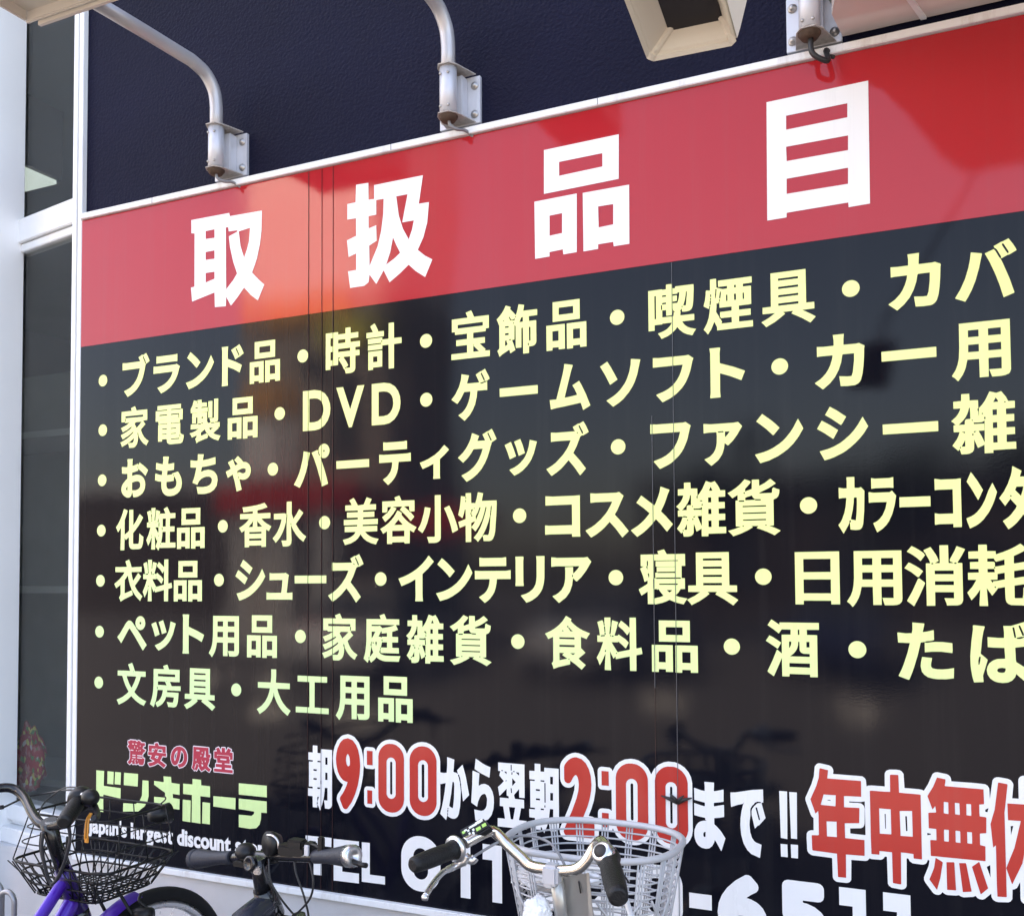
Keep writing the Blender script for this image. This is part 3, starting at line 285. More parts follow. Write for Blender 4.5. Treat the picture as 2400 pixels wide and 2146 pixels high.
('list', [[-11082,7049,8,323,-3,0,-53,-64,-44,74,40,47,26,36,34,57,30,62,23,60,57,-18,17,-8,-23,-58,-35,-74,1,-215,52,32,34,27,2,298,76,0,2,-226,54,59,66,98,8,-3,54,-41,4,-5,-2,-4,-32,-49,-36,-46,-31,-35,-86,-84,0,-134,2,-18,5,-5,94,0,6,4,9,39,4,100,3,4,42,-31,32,-15,-3,-54,-8,-52,-17,-43,-28,-22,-34,-6,-102,0,-22,2,-20,6,-16,8,-15,19,-4,10,-6,28,-1,102,-62,-38,-24,31,-2,-177], [-10358,7032,-27,34,-22,20,0,16,21,44,13,44,-3,0,-12,-16,-2,1,-38,73,9,-170,-1,-29,-73,1,10,150,-1,26,-30,-64,-36,-61,-22,55,-15,28,43,80,37,96,-3,3,-62,0,-3,3,0,68,29,1,3,3,-10,70,-22,78,63,20,18,-50,-5,-8,0,-10,2,-18,5,-4,-3,-4,0,-12,5,-4,-3,-4,0,-14,3,-3,10,0,1,17,-5,4,3,4,0,12,-5,4,3,4,-2,28,-9,6,1,84,75,0,-1,-56,-16,-114,0,-10,9,-1,4,3,3,12,12,108,7,28,70,-22,-9,-30,3,-3,104,0,2,3,-4,8,-31,52,65,30,24,-34,32,-59,94,0,3,-3,-1,-67,-96,0,-3,-3,0,-112,83,-1,3,-3,-1,-69,-85,-1,0,-150,3,-3,100,-1,1,-68,-3,-3,-278,0,-3,3,-1,16], [-10325,7122,13,-1,0,13,-12,0], [-10308,7142,86,0,0,152,-61,0,-8,-76], [-10484,7232,4,2,0,12,-12,0,-1,-12], [-10359,7234,9,0,3,6,-1,10,-11,0], [-10489,7256,11,0,0,12,-8,-2], [-10361,7278,4,26,-1,58,-58,0,-1,-6], [-10297,7320,11,-1,3,3,0,36,-3,3,-8,0,-3,-3], [-10281,7368,59,0,0,114,-59,0], [-10357,7372,11,-1,3,3,0,52,-3,3,-8,0,-3,-3], [-10533,7426,21,-1,0,13,-20,0], [-10413,7426,13,-1,0,13,-12,0], [-10378,7436,22,0,0,60], [-10491,7444,13,0,0,24,-13,0], [-10355,7536,13,-1,0,13,-12,0], [-10014,7049,-1,295,231,0,0,-290,-74,-1,-3,3,-1,24,-74,1,-3,-3,-1,-29], [-9758,7049,-1,295,243,0,0,-290,-76,-1,-1,25,-3,3,-82,0,-3,-3,-1,-29], [-9939,7156,77,0,0,116,-77,0], [-9681,7156,87,0,0,116,-87,0], [-9934,7381,0,231,338,0,0,-231], [-9857,7456,181,-1,0,85,-180,0]]),
('list', [[-8819,7049,-2,227,-52,-26,-20,32,-24,30,56,27,42,26,32,24,40,39,-152,1,-1,67,3,3,210,0,3,3,0,28,-3,2,-72,-7,-82,-4,-4,5,-5,30,-11,30,4,3,104,6,124,14,70,12,70,17,50,-60,-84,-23,-80,-13,-3,-4,0,-36,3,-3,210,0,3,-3,-1,-67,-149,-1,34,-32,47,-33,87,-45,-19,-22,-24,-39,-42,21,-5,0,-1,-228,-72,-1,-3,3,0,16,-3,3,-200,0,-3,-3,0,-16,-3,-3], [-8743,7136,202,-1,3,3,0,24,-3,3,-200,0,-3,-3], [-8743,7228,202,-1,3,3,0,20,-3,3,-200,0,-3,-3], [-8756,7320,71,0,10,94,-11,-26], [-8607,7320,82,0,-79,70,-11,22], [-8184,7049,-8,32,-17,46,83,-1,3,3,0,236,8,60,0,12,-3,4,5,4,-1,24,-10,2,-3,-4,0,-22,3,-4,-5,-4,-7,-70,-28,-82,-34,-68,-39,-56,-65,-63,-21,29,-32,32,47,42,36,46,30,54,22,54,14,50,-2,3,-124,1,-1,72,3,3,172,2,34,-14,1,165,77,1,3,-3,0,-158,29,-69,48,58,46,68,64,-51,-53,-68,-68,-76,53,-73,42,-42,26,-22,49,-31,-26,-32,-21,-36,-49,34,-17,13,-51,51,-40,52,-38,64,-2,18,4,12,-9,8,-5,-4,0,-10,6,-6,12,-206,-5,-38,-16,-24,-12,-9,-18,-6,-28,-4]]),
('list', [[-7205,7047,-8,22,-24,44,84,20,42,16,38,23,20,21,10,16,-2,3,-162,1,0,68,188,1,4,15,-2,3,-204,1,0,68,210,1,3,3,0,18,-3,3,-162,1,0,67,162,0,3,3,0,16,-3,3,-188,1,0,68,98,2,-12,24,-24,36,64,32,30,-40,34,-60,87,8,13,22,34,69,72,-24,2,-5,-34,-62,98,-1,0,-69,-190,-1,-3,-3,0,-16,3,-3,166,0,0,-67,-166,-1,-3,-3,0,-18,3,-3,214,0,3,-3,-1,-66,-222,-1,-5,-15,3,-3,216,-1,0,-68,-178,-2,9,-14,24,-22,47,-28,44,-16,77,-16,-24,-32,-17,-36,-74,18,-64,28,-44,31,-39,43,-9,15,-38,-51,-42,-32,-66,-30], [-6572,7049,-1,156,-5,1,-54,-28,-19,33,-23,28,72,37,51,35,45,39,40,44,46,69,32,-13,20,-16,11,-1,-8,-24,24,-28,44,-42,41,-31,50,-30,58,-29,-2,-7,-19,-21,-19,-37,-56,29,-2,-162,-72,-1,-6,18,-172,0,-3,-3,0,-14,-3,-3], [-6498,7139,176,0,0,72,-176,0], [-6470,7283,127,0,-65,66], [-6600,7325,-46,60,68,49,10,2,6,12,32,34,19,29,-57,0,-2,-56,-6,-1,-10,-10,-56,1,0,138,190,1,3,3,-17,40,70,21,11,-15,23,-49,186,-1,0,-138,-58,-1,-6,10,-10,1,-2,56,-76,0,70,-55,5,-5,2,-12,13,-1,12,-10,45,-47,0,-4,-47,-51,-4,0,-27,31,-59,57,-30,24,-11,13,-28,18,36,42,-129,1,-6,-1,4,-3,45,-17,-2,-8,-46,-60,-47,-47], [-5974,7049,-13,43,-14,32,93,-1,16,2,3,3,0,500,3,3,76,0,3,-3,0,-512,-4,-24,-7,-13,-13,-13,-31,-13,-32,-4], [-5646,7164,-17,70,-30,88,-34,80,-32,64,3,4,64,27,5,-1,20,-38,44,-92,42,-114,12,-50,-3,-5,-12,-6], [-6064,7173,-65,45,34,54,20,44,34,110,11,60,4,5,78,-15,-19,-90,-32,-98,-26,-56], [-5463,7049,-2,201,-80,-28,-19,70,3,4,92,29,5,5,-1,110,-12,0,-16,-60,-14,-39,-6,0,-53,39,22,84,12,84,5,59,60,-11,3,4,1,38,72,0,2,-122,48,-1,4,-13,22,66,15,70,5,5,67,-15,-19,-91,198,-1,1,-36,-6,-128,-16,-196,-11,-54,-19,-42,-19,-17,-28,-8,-74,2,-3,3,-7,40,-8,19,-55,-65,-7,-5,-26,28,-30,21,56,63,40,67,32,76,28,82,17,66,-1,10,-4,3,-8,-3,-18,-68,-18,-54,-18,-42,-36,-64,-40,-51,-6,-6,-4,0,-28,30,-22,16,-3,-1,-1,-172], [-5237,7124,12,-1,4,8,58,-4,10,21,11,56,12,156,5,4,3,14,0,12,-3,4,4,2,3,14,0,10,-3,4,5,4,3,44,-10,1,-3,-3,-4,-28,0,-14,3,-4,-4,-2,-3,-12,0,-12,3,-4,-5,-4,-1,-28,-22,-76,-32,-80,-36,-66,-10,-4], [-5390,7230,3,-1,5,5,29,33,18,31,-54,-20], [-5325,7314,6,8,42,94,12,34,0,14,-12,-2,-24,-60,-29,-46], [-5390,7356,3,-2,18,8,-17,16,-1,24,20,32,2,4,-2,3,-20,0,-3,-3,0,-34,-9,-4,-1,-18,9,-4], [-5355,7446,10,-1,2,13,-10,0], [-5469,7532,12,0,0,24,-12,0], [-5467,7570,12,0,0,24,-12,1]]),
('list', [[-4092,7082,-1,30,-3,3,-278,0,-53,-3,0,106,3,3,44,-6,286,0,3,3,-1,234,-326,-1,-3,3,1,105,84,-8,280,0,62,3,-1,-426,4,-44,-3,-3], [-3490,7059,-76,101,-72,79,-62,-63,-42,-35,-54,-38,-62,-35,-11,7,-59,70,4,5,76,39,42,28,64,53,59,63,23,32,36,60,18,38,-2,3,-196,0,-62,-5,0,109,62,-6,248,0,32,8,53,-45,-75,-158,-31,-50,90,-98,73,-92], [-3318,7063,-57,57,-12,14,0,4,75,45,52,40,39,37,50,60,-64,56,-87,66,50,70,6,7,6,-3,144,-112,17,30,28,68,16,50,11,58,100,-39,2,-3,-20,-42,-33,-92,-47,-98,53,-52,77,-88,2,-4,-6,-9,-60,-72,-67,83,-57,58,-51,-60,-49,-47,-44,-36,-66,-44], [-2591,7051,0,83,-52,-28,-6,0,-15,53,-13,30,-3,-96,-10,-20,-9,-9,-16,-8,-24,-4,-50,1,-12,51,-14,-17,-48,54,31,46,18,36,17,46,4,-7,26,0,14,-5,3,4,-1,10,-14,1,-6,4,-22,0,-4,-7,-4,3,-50,1,-1,64,3,3,16,0,2,3,-20,23,-19,15,38,36,16,20,18,32,10,30,-3,3,-58,1,0,68,68,2,1,64,3,3,68,-1,2,-66,73,-2,1,-78,-10,-4,-1,-20,11,-6,0,-38,2,66,26,31,27,41,39,84,56,-19,40,14,33,-47,20,-40,4,-14,51,-1,3,-3,-1,-66,-70,-1,-3,-3,1,-52,64,-1,3,-3,0,-64,-67,-2,0,-56,68,-1,3,-3,-1,-64,-70,-2,-1,-68,3,-3,76,-1,1,-68,-189,-1,-3,-3,-1,-24], [-2801,7113,12,0,1,12,-13,0], [-2784,7127,32,0,-1,62], [-2517,7149,35,0,-1,70,-34,0], [-2591,7163,3,22,4,180,-3,1,-14,-8,-18,-4,-42,0,-16,3,-1,-14,3,-3,87,-1,0,-66,-48,-2], [-2751,7225,12,0,1,12,-13,0], [-2693,7231,13,0,-1,16,-12,0], [-2681,7259,12,0,17,12,-29,0], [-2517,7289,35,0,-1,56,-34,0], [-2806,7341,53,0,2,44,12,7,35,1,0,102,-3,6,-6,0,-4,-4,-1,-18,-10,-32,-20,-40,-9,-7,-1,-7,-14,-18], [-2693,7373,11,0,-5,12,-8,0], [-2589,7383,13,0,-1,18,-8,1,-4,-3], [-2517,7415,35,0,-1,54,-34,0], [-2593,7429,12,0,0,12,-10,1,-4,-3,-8,4,-6,0,2,-10,6,-3,6,3], [-2508,7541,41,0,-20,41,-4,-3], [-2251,7044,-23,28,-31,30,80,22,58,22,-52,1,-3,3,0,270,3,3,20,1,0,56,-4,1,-52,-31,-51,56,49,26,40,26,44,35,50,53,46,-17,15,-9,-1,-12,-10,-14,-47,-50,0,-24,3,-3,68,23,2,97,74,0,1,-65,3,-2,56,28,56,39,4,0,42,-36,11,-13,-65,-42,-107,-50,7,-7,120,1,4,2,3,10,2,34,15,11,28,-15,30,-10,-3,-38,-11,-32,-16,-18,-33,-14,0,-270,-3,-3,-45,-1,65,-27,53,-27,-63,-47,-80,40,-104,41,17,18,-1,3,-70,0,-3,-1,2,-2,13,-6,0,-4,-44,-26,-78,-36], [-2152,7144,13,0,0,12,-12,1], [-1912,7146,11,0,0,13,-13,-1], [-2146,7206,239,-1,3,3,0,8,-3,3,-236,0,-3,-3], [-2148,7278,243,-1,3,3,0,8,-3,3,-240,0,-3,-3], [-2148,7350,243,-1,3,3,0,8,-3,3,-240,0,-3,-3], [-2188,7410,55,-1,3,3,0,8,-3,3,-52,0,-3,-3], [-1998,7416,39,-1,3,3,-1,10,-62,4,-18,16,-12,23,-58,-16,-13,-7,0,-22,3,-3,100,0,4,-5], [-2136,7492,13,0,0,17,-13,-1]]),
('list', [[-1132,7046,-48,87,23,30,14,26,24,66,14,68,8,82,-3,3,-36,0,-34,-6,-1,109,3,3,44,-10,32,1,1,74,-3,38,74,1,3,-3,-1,-110,40,-1,22,7,33,-38,-6,-204,-12,-132,-10,-32,-12,-16,-15,-8,-36,-3,-46,6,-3,3,-4,68,7,4,3,16,-3,3,-10,0,-3,-7,0,-18,-8,-20,-47,-85], [-1015,7177,6,2,8,74,4,88,0,64,-3,3,-22,0,-3,-3,-4,-56,-10,-70,-20,-88,11,-6], [-809,7049,-36,92,38,21,20,17,34,44,26,60,15,68,-139,1,-32,-3,-1,106,9,1,34,-8,156,0,22,15,38,-52,-17,-100,-21,-78,-32,-72,-24,-37,-37,-39], [-857,7489,0,109,34,-8,140,0,34,9,0,-110,-36,5,-136,0], [-595,7294,0,99,284,0,0,-99], [-110,7082,1,30,-3,3,-122,0,-36,-6,-5,3,1,111,38,-8,124,0,3,3,0,234,-129,1,-32,-3,-1,108,3,3,52,-10,136,0,30,4,12,0,3,-3,-2,-50,2,-418,-3,-3], [36,7066,-21,62,-8,36,45,20,25,16,22,20,29,36,20,32,24,48,33,92,35,71,38,-89,-26,-86,-20,-50,-28,-56,-49,-70,-31,-31,-34,-25], [112,7338,-56,114,-40,68,38,91,14,-19,40,-64,49,-94,-39,-88], [369,7049,-47,80,47,35,23,23,42,58,10,24,-53,70,-46,-66,-50,76,43,62,34,70,28,82,8,36,6,48,3,3,74,-47,-15,-50,1,-6,48,-1,28,14,41,-49,-22,-116,-32,-108,34,-60,-41,-95,-9,9,-27,47,-20,-32,-37,-47,-37,-35], [389,7361,12,0,0,12,-12,0], [481,7363,17,56,5,34,-58,0,-13,-32]]),
('list', [[-11068,6309,-16,32,-19,28,21,22,11,24,-1,138,-86,-51,-38,65,60,36,53,38,46,42,27,30,13,20,-179,2,-1,72,225,2,-10,32,-21,48,71,25,28,-53,22,-60,192,7,0,-73,-192,-1,-3,-3,14,-66,19,-55,37,37,55,69,10,0,52,-45,-45,-56,-76,-78,31,-44,35,-40,83,-66,-29,-34,-15,-33,-90,74,-58,69,-2,10,-8,2,-39,74,-28,80,-13,58,-61,-66,0,-192,7,0,128,44,1,-12,10,-4,11,-52,-180,-67], [-10549,6318,10,187,-39,-83,-33,-52,-17,46,-20,36,44,78,38,98,-3,3,-66,0,-3,3,1,68,30,1,3,3,-10,68,-23,80,64,20,13,-38,4,-46,5,-4,-3,-4,0,-12,3,-3,8,0,3,3,0,12,-5,4,3,4,0,10,-4,30,-4,6,1,69,74,-1,1,-54,-8,-56,0,-10,3,-3,8,0,3,3,4,44,11,47,70,-20,-3,-17,-6,-8,-4,-26,-33,-100,40,0,10,14,4,-1,75,-49,40,-40,-28,-54,-5,-6,-6,-2,-32,33,-52,41,-6,-9,-78,-1,69,-104,9,-5,140,29,3,4,-1,198,-26,-39,-4,0,-25,31,-27,27,-50,39,1,18,31,44,59,-42,41,-37,2,113,74,1,1,-337,7,-3,54,11,11,-62,-1,-8,-6,-2,-64,-14,-2,-174,-74,0,-2,159,-164,-34,-3,3,-5,28,-19,-24,-5,-2,-42,83,9,-213], [-10415,6500,8,0,6,8,0,6,-8,1], [-10547,6520,12,0,0,23,-9,-3,-4,-12], [-10401,6656,10,0,0,19,-10,-1], [-10593,6692,44,3,3,3,0,8,-3,4,-42,-5,-3,-3], [-10461,6692,20,0,0,12,-20,1], [-10483,6696,10,-1,3,3,-1,10,-7,4,2,24,-3,3,-10,-1,-3,-14,0,-12,7,-4], [-10549,6712,12,0,0,27,-12,-1], [-10551,6746,12,0,0,17,-12,-1], [-10066,6317,0,295,234,0,0,-290,-74,-1,-3,3,-1,24,-78,1,-3,-3,-1,-29], [-9804,6317,0,295,246,0,0,-290,-76,-1,-3,3,0,22,-3,3,-86,0,-3,-3,-1,-29], [-9990,6424,80,0,0,116,-80,0], [-9728,6424,90,0,0,116,-90,0], [-9984,6649,0,231,342,0,0,-231], [-9906,6724,184,-1,0,85,-184,0]]),
('list', [[-8907,6334,-47,95,67,15,70,24,70,36,51,37,45,39,42,46,35,47,47,81,4,2,52,-99,-37,-60,-40,-50,-49,-51,-44,-38,-64,-46,-40,-22,-64,-28,-54,-18], [-8819,6552,-82,61,-74,48,0,4,46,79,10,-3,38,-24,54,-36,59,-44,-2,-10,-34,-58,-11,-17], [-8737,6686,-89,69,-67,46,48,81,6,-1,54,-36,99,-74,-2,-10], [-8451,6347,0,98,58,-7,182,0,3,3,10,68,11,99,-146,0,-68,-3,0,97,38,-6,204,0,18,6,56,-30,-7,-27,-28,-206,35,-1,58,6,0,-97,-42,3,-338,0], [-7991,6562,-1,97,3,3,496,0,3,-3,0,-94,-3,-3], [-7035,6315,-70,96,-74,85,-70,-71,-32,-27,-52,-38,-62,-36,-67,76,0,4,7,5,68,35,46,32,36,29,57,57,49,64,28,48,21,46,-3,3,-198,0,-52,-4,0,109,62,-7,242,1,3,4,-25,49,68,34,10,-4,54,25,38,-64,29,-62,-69,-35,-8,5,-31,-16,-49,-112,-40,-72,87,-96,69,-90], [-7006,6788,13,0,0,16,-44,86,-12,1,1,-21,17,-28], [-7060,6792,5,2,-10,20,-10,1,-1,-11]]),
('list', [[-6168,6337,5,50,-1,220,-88,-43,-112,-42,-44,93,88,29,44,18,66,32,54,32,48,35,46,39,47,49,32,40,7,5,72,-73,-82,-85,-79,-65,0,-272,6,-62], [-5819,6340,-56,94,100,24,64,24,60,32,63,46,48,48,33,42,30,46,46,89,55,-105,-31,-56,-20,-30,-53,-68,-51,-49,-39,-31,-79,-48,-52,-24,-34,-12], [-5685,6627,-31,35,-63,61,-77,63,63,75,49,-37,45,-39,84,-83,-51,-58], [-5211,6320,-72,62,-5,7,65,40,25,22,19,26,18,36,8,28,7,42,-1,20,-196,-1,-1,103,63,-5,352,0,58,7,0,-104,-180,0,-5,-48,-13,-60,-14,-40,-16,-30,-44,-54,-28,-24], [-5281,6756,-1,101,3,3,48,-6,252,0,38,6,12,-1,1,-100,-3,-3], [-4669,6326,-73,83,67,21,46,22,35,27,18,20,18,30,8,20,8,40,4,46,0,186,-5,46,106,0,-3,-252,-8,-64,-18,-60,-14,-28,-23,-33,-31,-33,-57,-39,-38,-18], [-4809,6520,-1,17,4,24,0,266,-4,34,3,3,100,0,3,-3,0,-16,-4,-30,0,-246,4,-46,-3,-3], [-4262,6326,-80,75,40,18,33,18,42,38,26,42,14,44,6,44,2,88,-3,42,98,1,0,-74,18,12,35,35,27,36,-298,1,-48,-6,-3,3,1,108,76,-9,324,0,44,6,47,-53,-62,-100,-62,-76,-55,-48,-7,2,-39,36,-11,-80,-28,-76,-49,-65,-84,-62], [-4098,6623,13,0,-1,23,-12,-1]]),
('list', [[-3121,6314,-6,12,-4,-9,-71,1,-1,138,-72,-45,-31,67,7,7,82,47,15,12,-1,34,-32,-15,-3,1,-17,62,-32,84,44,24,-34,1,-3,3,0,126,203,1,2,3,-13,28,2,4,69,17,6,-1,28,-51,204,0,1,-127,-3,-3,-34,0,-3,-3,-1,-129,-6,-1,-6,7,-272,0,-6,-7,-5,4,0,54,3,3,20,0,6,-4,196,0,3,3,0,8,-3,3,-196,0,-6,-4,-6,1,-1,52,3,3,200,0,2,3,-214,1,-3,3,1,57,252,0,3,3,-3,5,-270,0,-1,-193,3,-3,16,1,6,-7,272,0,6,7,42,-1,0,-117,-48,-1,-24,-36,-34,-35,38,-14,90,-17,2,-3,-25,-34,-15,-27,-74,17,-36,12,-46,20,-46,-20,-42,-14], [-3128,6382,61,12,45,16,-25,27,-32,45,-14,-7,-4,8,-31,-1], [-2955,6446,18,13,11,13,-60,0,17,-17], [-3140,6490,11,-1,3,3,0,100,-3,3,-8,0,-3,-3], [-3072,6530,203,-1,8,9,6,0,-14,5,-200,0,-3,-3], [-3192,6614,5,-1,3,3,0,26,-3,14,-10,1,-3,-3,0,-8], [-3203,6696,1,42,6,6,0,46,-9,7,-5,-7,0,-46,4,-6,-14,-6], [-2712,6310,-25,33,-25,24,90,45,55,39,-127,1,-3,3,1,66,84,1,3,3,0,352,357,0,1,-352,3,-3,78,-1,1,-66,-3,-3,-121,-1,99,-59,33,-23,1,-5,-52,-55,-98,67,-89,49,-2,4,15,18,0,5,-98,0,-1,-3,19,-16,-37,-32,-71,-47], [-2583,6523,201,-1,3,3,0,20,-3,3,-198,0,-3,-3], [-2583,6613,201,-1,3,3,0,18,-3,3,-198,0,-3,-3], [-2583,6701,201,-1,3,3,0,18,-3,3,-198,0,-3,-3], [-2583,6789,201,-1,3,3,0,18,-3,3,-198,0,-3,-3]]),
('list', [[-1618,6324,0,540,440,1,1,-539,-85,0,-1,34,-3,3,-266,0,-3,-3,-1,-36], [-1534,6438,270,0,1,142,-271,1], [-1534,6656,270,0,1,134,-271,1], [-1057,6302,-28,34,-25,19,38,62,18,48,10,54,6,72,1,274,450,0,1,-478,-4,-26,-8,-14,-17,-15,-24,-8,-34,-4,-78,0,-16,53,-1,14,-7,6,108,-1,1,109,-3,3,-108,0,-3,-3,0,-178,-79,-1,-1,181,-105,1,-4,-7,-13,-64,-14,-40,-24,-46,-29,-41], [-959,6577,98,-1,1,73,-99,0], [-779,6577,112,-1,1,73,-113,0], [-959,6723,98,-1,1,69,-99,0], [-779,6723,112,-1,1,69,-113,0], [-480,6311,-58,48,-5,7,51,96,53,120,13,3,44,-36,7,-11,-57,-132], [-364,6317,-1,413,3,3,36,0,2,3,-14,38,-27,52,-1,8,-9,8,-10,20,61,30,5,0,41,-66,16,-32,14,-38,-37,-22,43,-1,3,3,0,172,77,0,1,-172,3,-3,38,0,4,1,-1,2,-32,14,0,18,43,82,19,46,5,0,67,-28,2,-2,-1,-4,-30,-60,-40,-68,42,-1,3,-3,0,-358,-9,-24,-6,-9,-14,-10,-22,-6,-92,-2,-6,25,-17,46,87,-1,0,59,-166,1,-3,-3,-1,-130], [-287,6520,167,-1,3,3,0,32,-3,3,-164,0,-3,-3], [-442,6599,-57,49,-63,40,40,55,14,-5,48,-28,35,-24,31,-28,0,-4,-36,-53], [-287,6626,167,-1,3,3,0,30,-3,3,-164,0,-3,-3], [-315,6724,17,-1,0,13,-16,0], [-111,6726,21,-1,0,13,-20,0], [-414,6757,-30,30,-33,27,-60,38,45,54,34,-18,42,-28,33,-26,5,-13,10,-3,-42,-59], [105,6318,-1,22,9,137,-38,-58,-40,-47,-36,74,43,52,39,68,-4,3,-68,1,0,68,92,1,3,3,-1,31,-74,1,0,66,74,2,1,28,-3,3,-84,1,0,68,86,2,2,63,70,0,3,-3,1,-60,74,-1,1,-29,3,-2,62,22,56,24,46,24,44,29,50,-44,7,-9,-47,-30,-68,-34,-1,-70,11,-1,104,18,11,-65,-7,-5,-118,-20,-1,-65,11,-1,126,22,9,-67,-7,-5,-138,-22,-1,-115,5,-5,63,1,6,32,2,66,3,3,8,0,26,-21,35,-16,-4,-58,-6,-30,-12,-24,-23,-16,-24,-5,-110,3,-22,10,-16,18,-7,24,-2,28,-1,91,-62,-11,-7,-14,-43,-57,-46,72,9,-171], [241,6492,9,0,0,6,-5,7,-8,-1,0,-6], [222,6540,4,0,-2,10,5,5,26,2,72,15,0,64,-62,-12,-2,-54,-61,-2], [179,6640,64,0,-3,28,-5,5,-56,0], [235,6678,13,0,-1,13,-12,-1], [244,6696,11,-1,71,13,2,4,0,50,-73,-21,-10,13,-8,19,-58,0,0,-31,54,-1,11,-7]]),
('list', [[-10636,5620,-146,186,-69,81,-41,43,-7,-5,-13,-17,-136,-192,-5,1,-75,84,55,56,101,131,30,34,26,16,12,2,18,1,16,-5,14,-6,26,-22,33,-35,31,-35,3,-9,32,-30,168,-196,0,-4,-64,-74], [-10694,5909,-20,4,-16,8,-20,21,-12,8,-13,25,-4,36,4,26,10,22,23,27,28,16,34,4,24,-4,30,-18,16,-19,12,-24,7,-34,-5,-30,-12,-26,-20,-23,-28,-15,-22,-5], [-10691,5989,15,2,6,10,0,12,-10,13,-14,-2,-7,-11,0,-14], [-10341,5627,-69,68,0,4,73,26,36,18,50,34,47,44,25,36,18,34,14,36,12,40,14,71,95,-27,-39,-122,-18,-42,-44,-72,-36,-41,-38,-33,-34,-24,-54,-30], [-10405,5823,-40,104,-33,68,23,11,62,21,32,-70,40,-102,-14,-8], [-10277,5858,-32,91,-32,78,82,28,34,-78,32,-90,-6,-4], [-9898,5597,-1,13,6,40,0,434,-8,52,3,3,112,0,3,-3,-8,-74,1,-93,144,-51,78,-32,48,-22,5,-4,-41,-96,-118,54,-116,42,1,-214,6,-48], [-9378,5562,-26,32,-27,21,38,62,18,50,10,52,6,84,1,262,448,0,1,-486,-11,-31,-14,-14,-28,-10,-34,-4,-76,1,-25,72,109,-1,1,109,-3,3,-110,0,-3,-3,0,-178,-79,-1,-1,181,-103,1,-4,-5,-13,-66,-14,-40,-20,-40,-35,-49], [-9282,5837,98,-1,1,73,-97,0], [-9102,5837,114,-1,1,73,-115,0], [-9280,5983,96,-1,1,69,-97,0], [-9102,5983,114,-1,1,69,-115,0], [-8773,5577,0,295,230,0,0,-290,-74,-1,-3,3,-1,24,-74,1,-3,-3,-1,-29], [-8517,5577,0,295,242,0,0,-290,-76,-1,-1,25,-3,3,-84,0,-3,-3,-1,-29], [-8697,5684,76,0,0,116,-76,0], [-8441,5684,88,0,0,116,-88,0], [-8693,5909,0,231,338,0,0,-231], [-8615,5984,180,-1,0,85,-180,0]]),
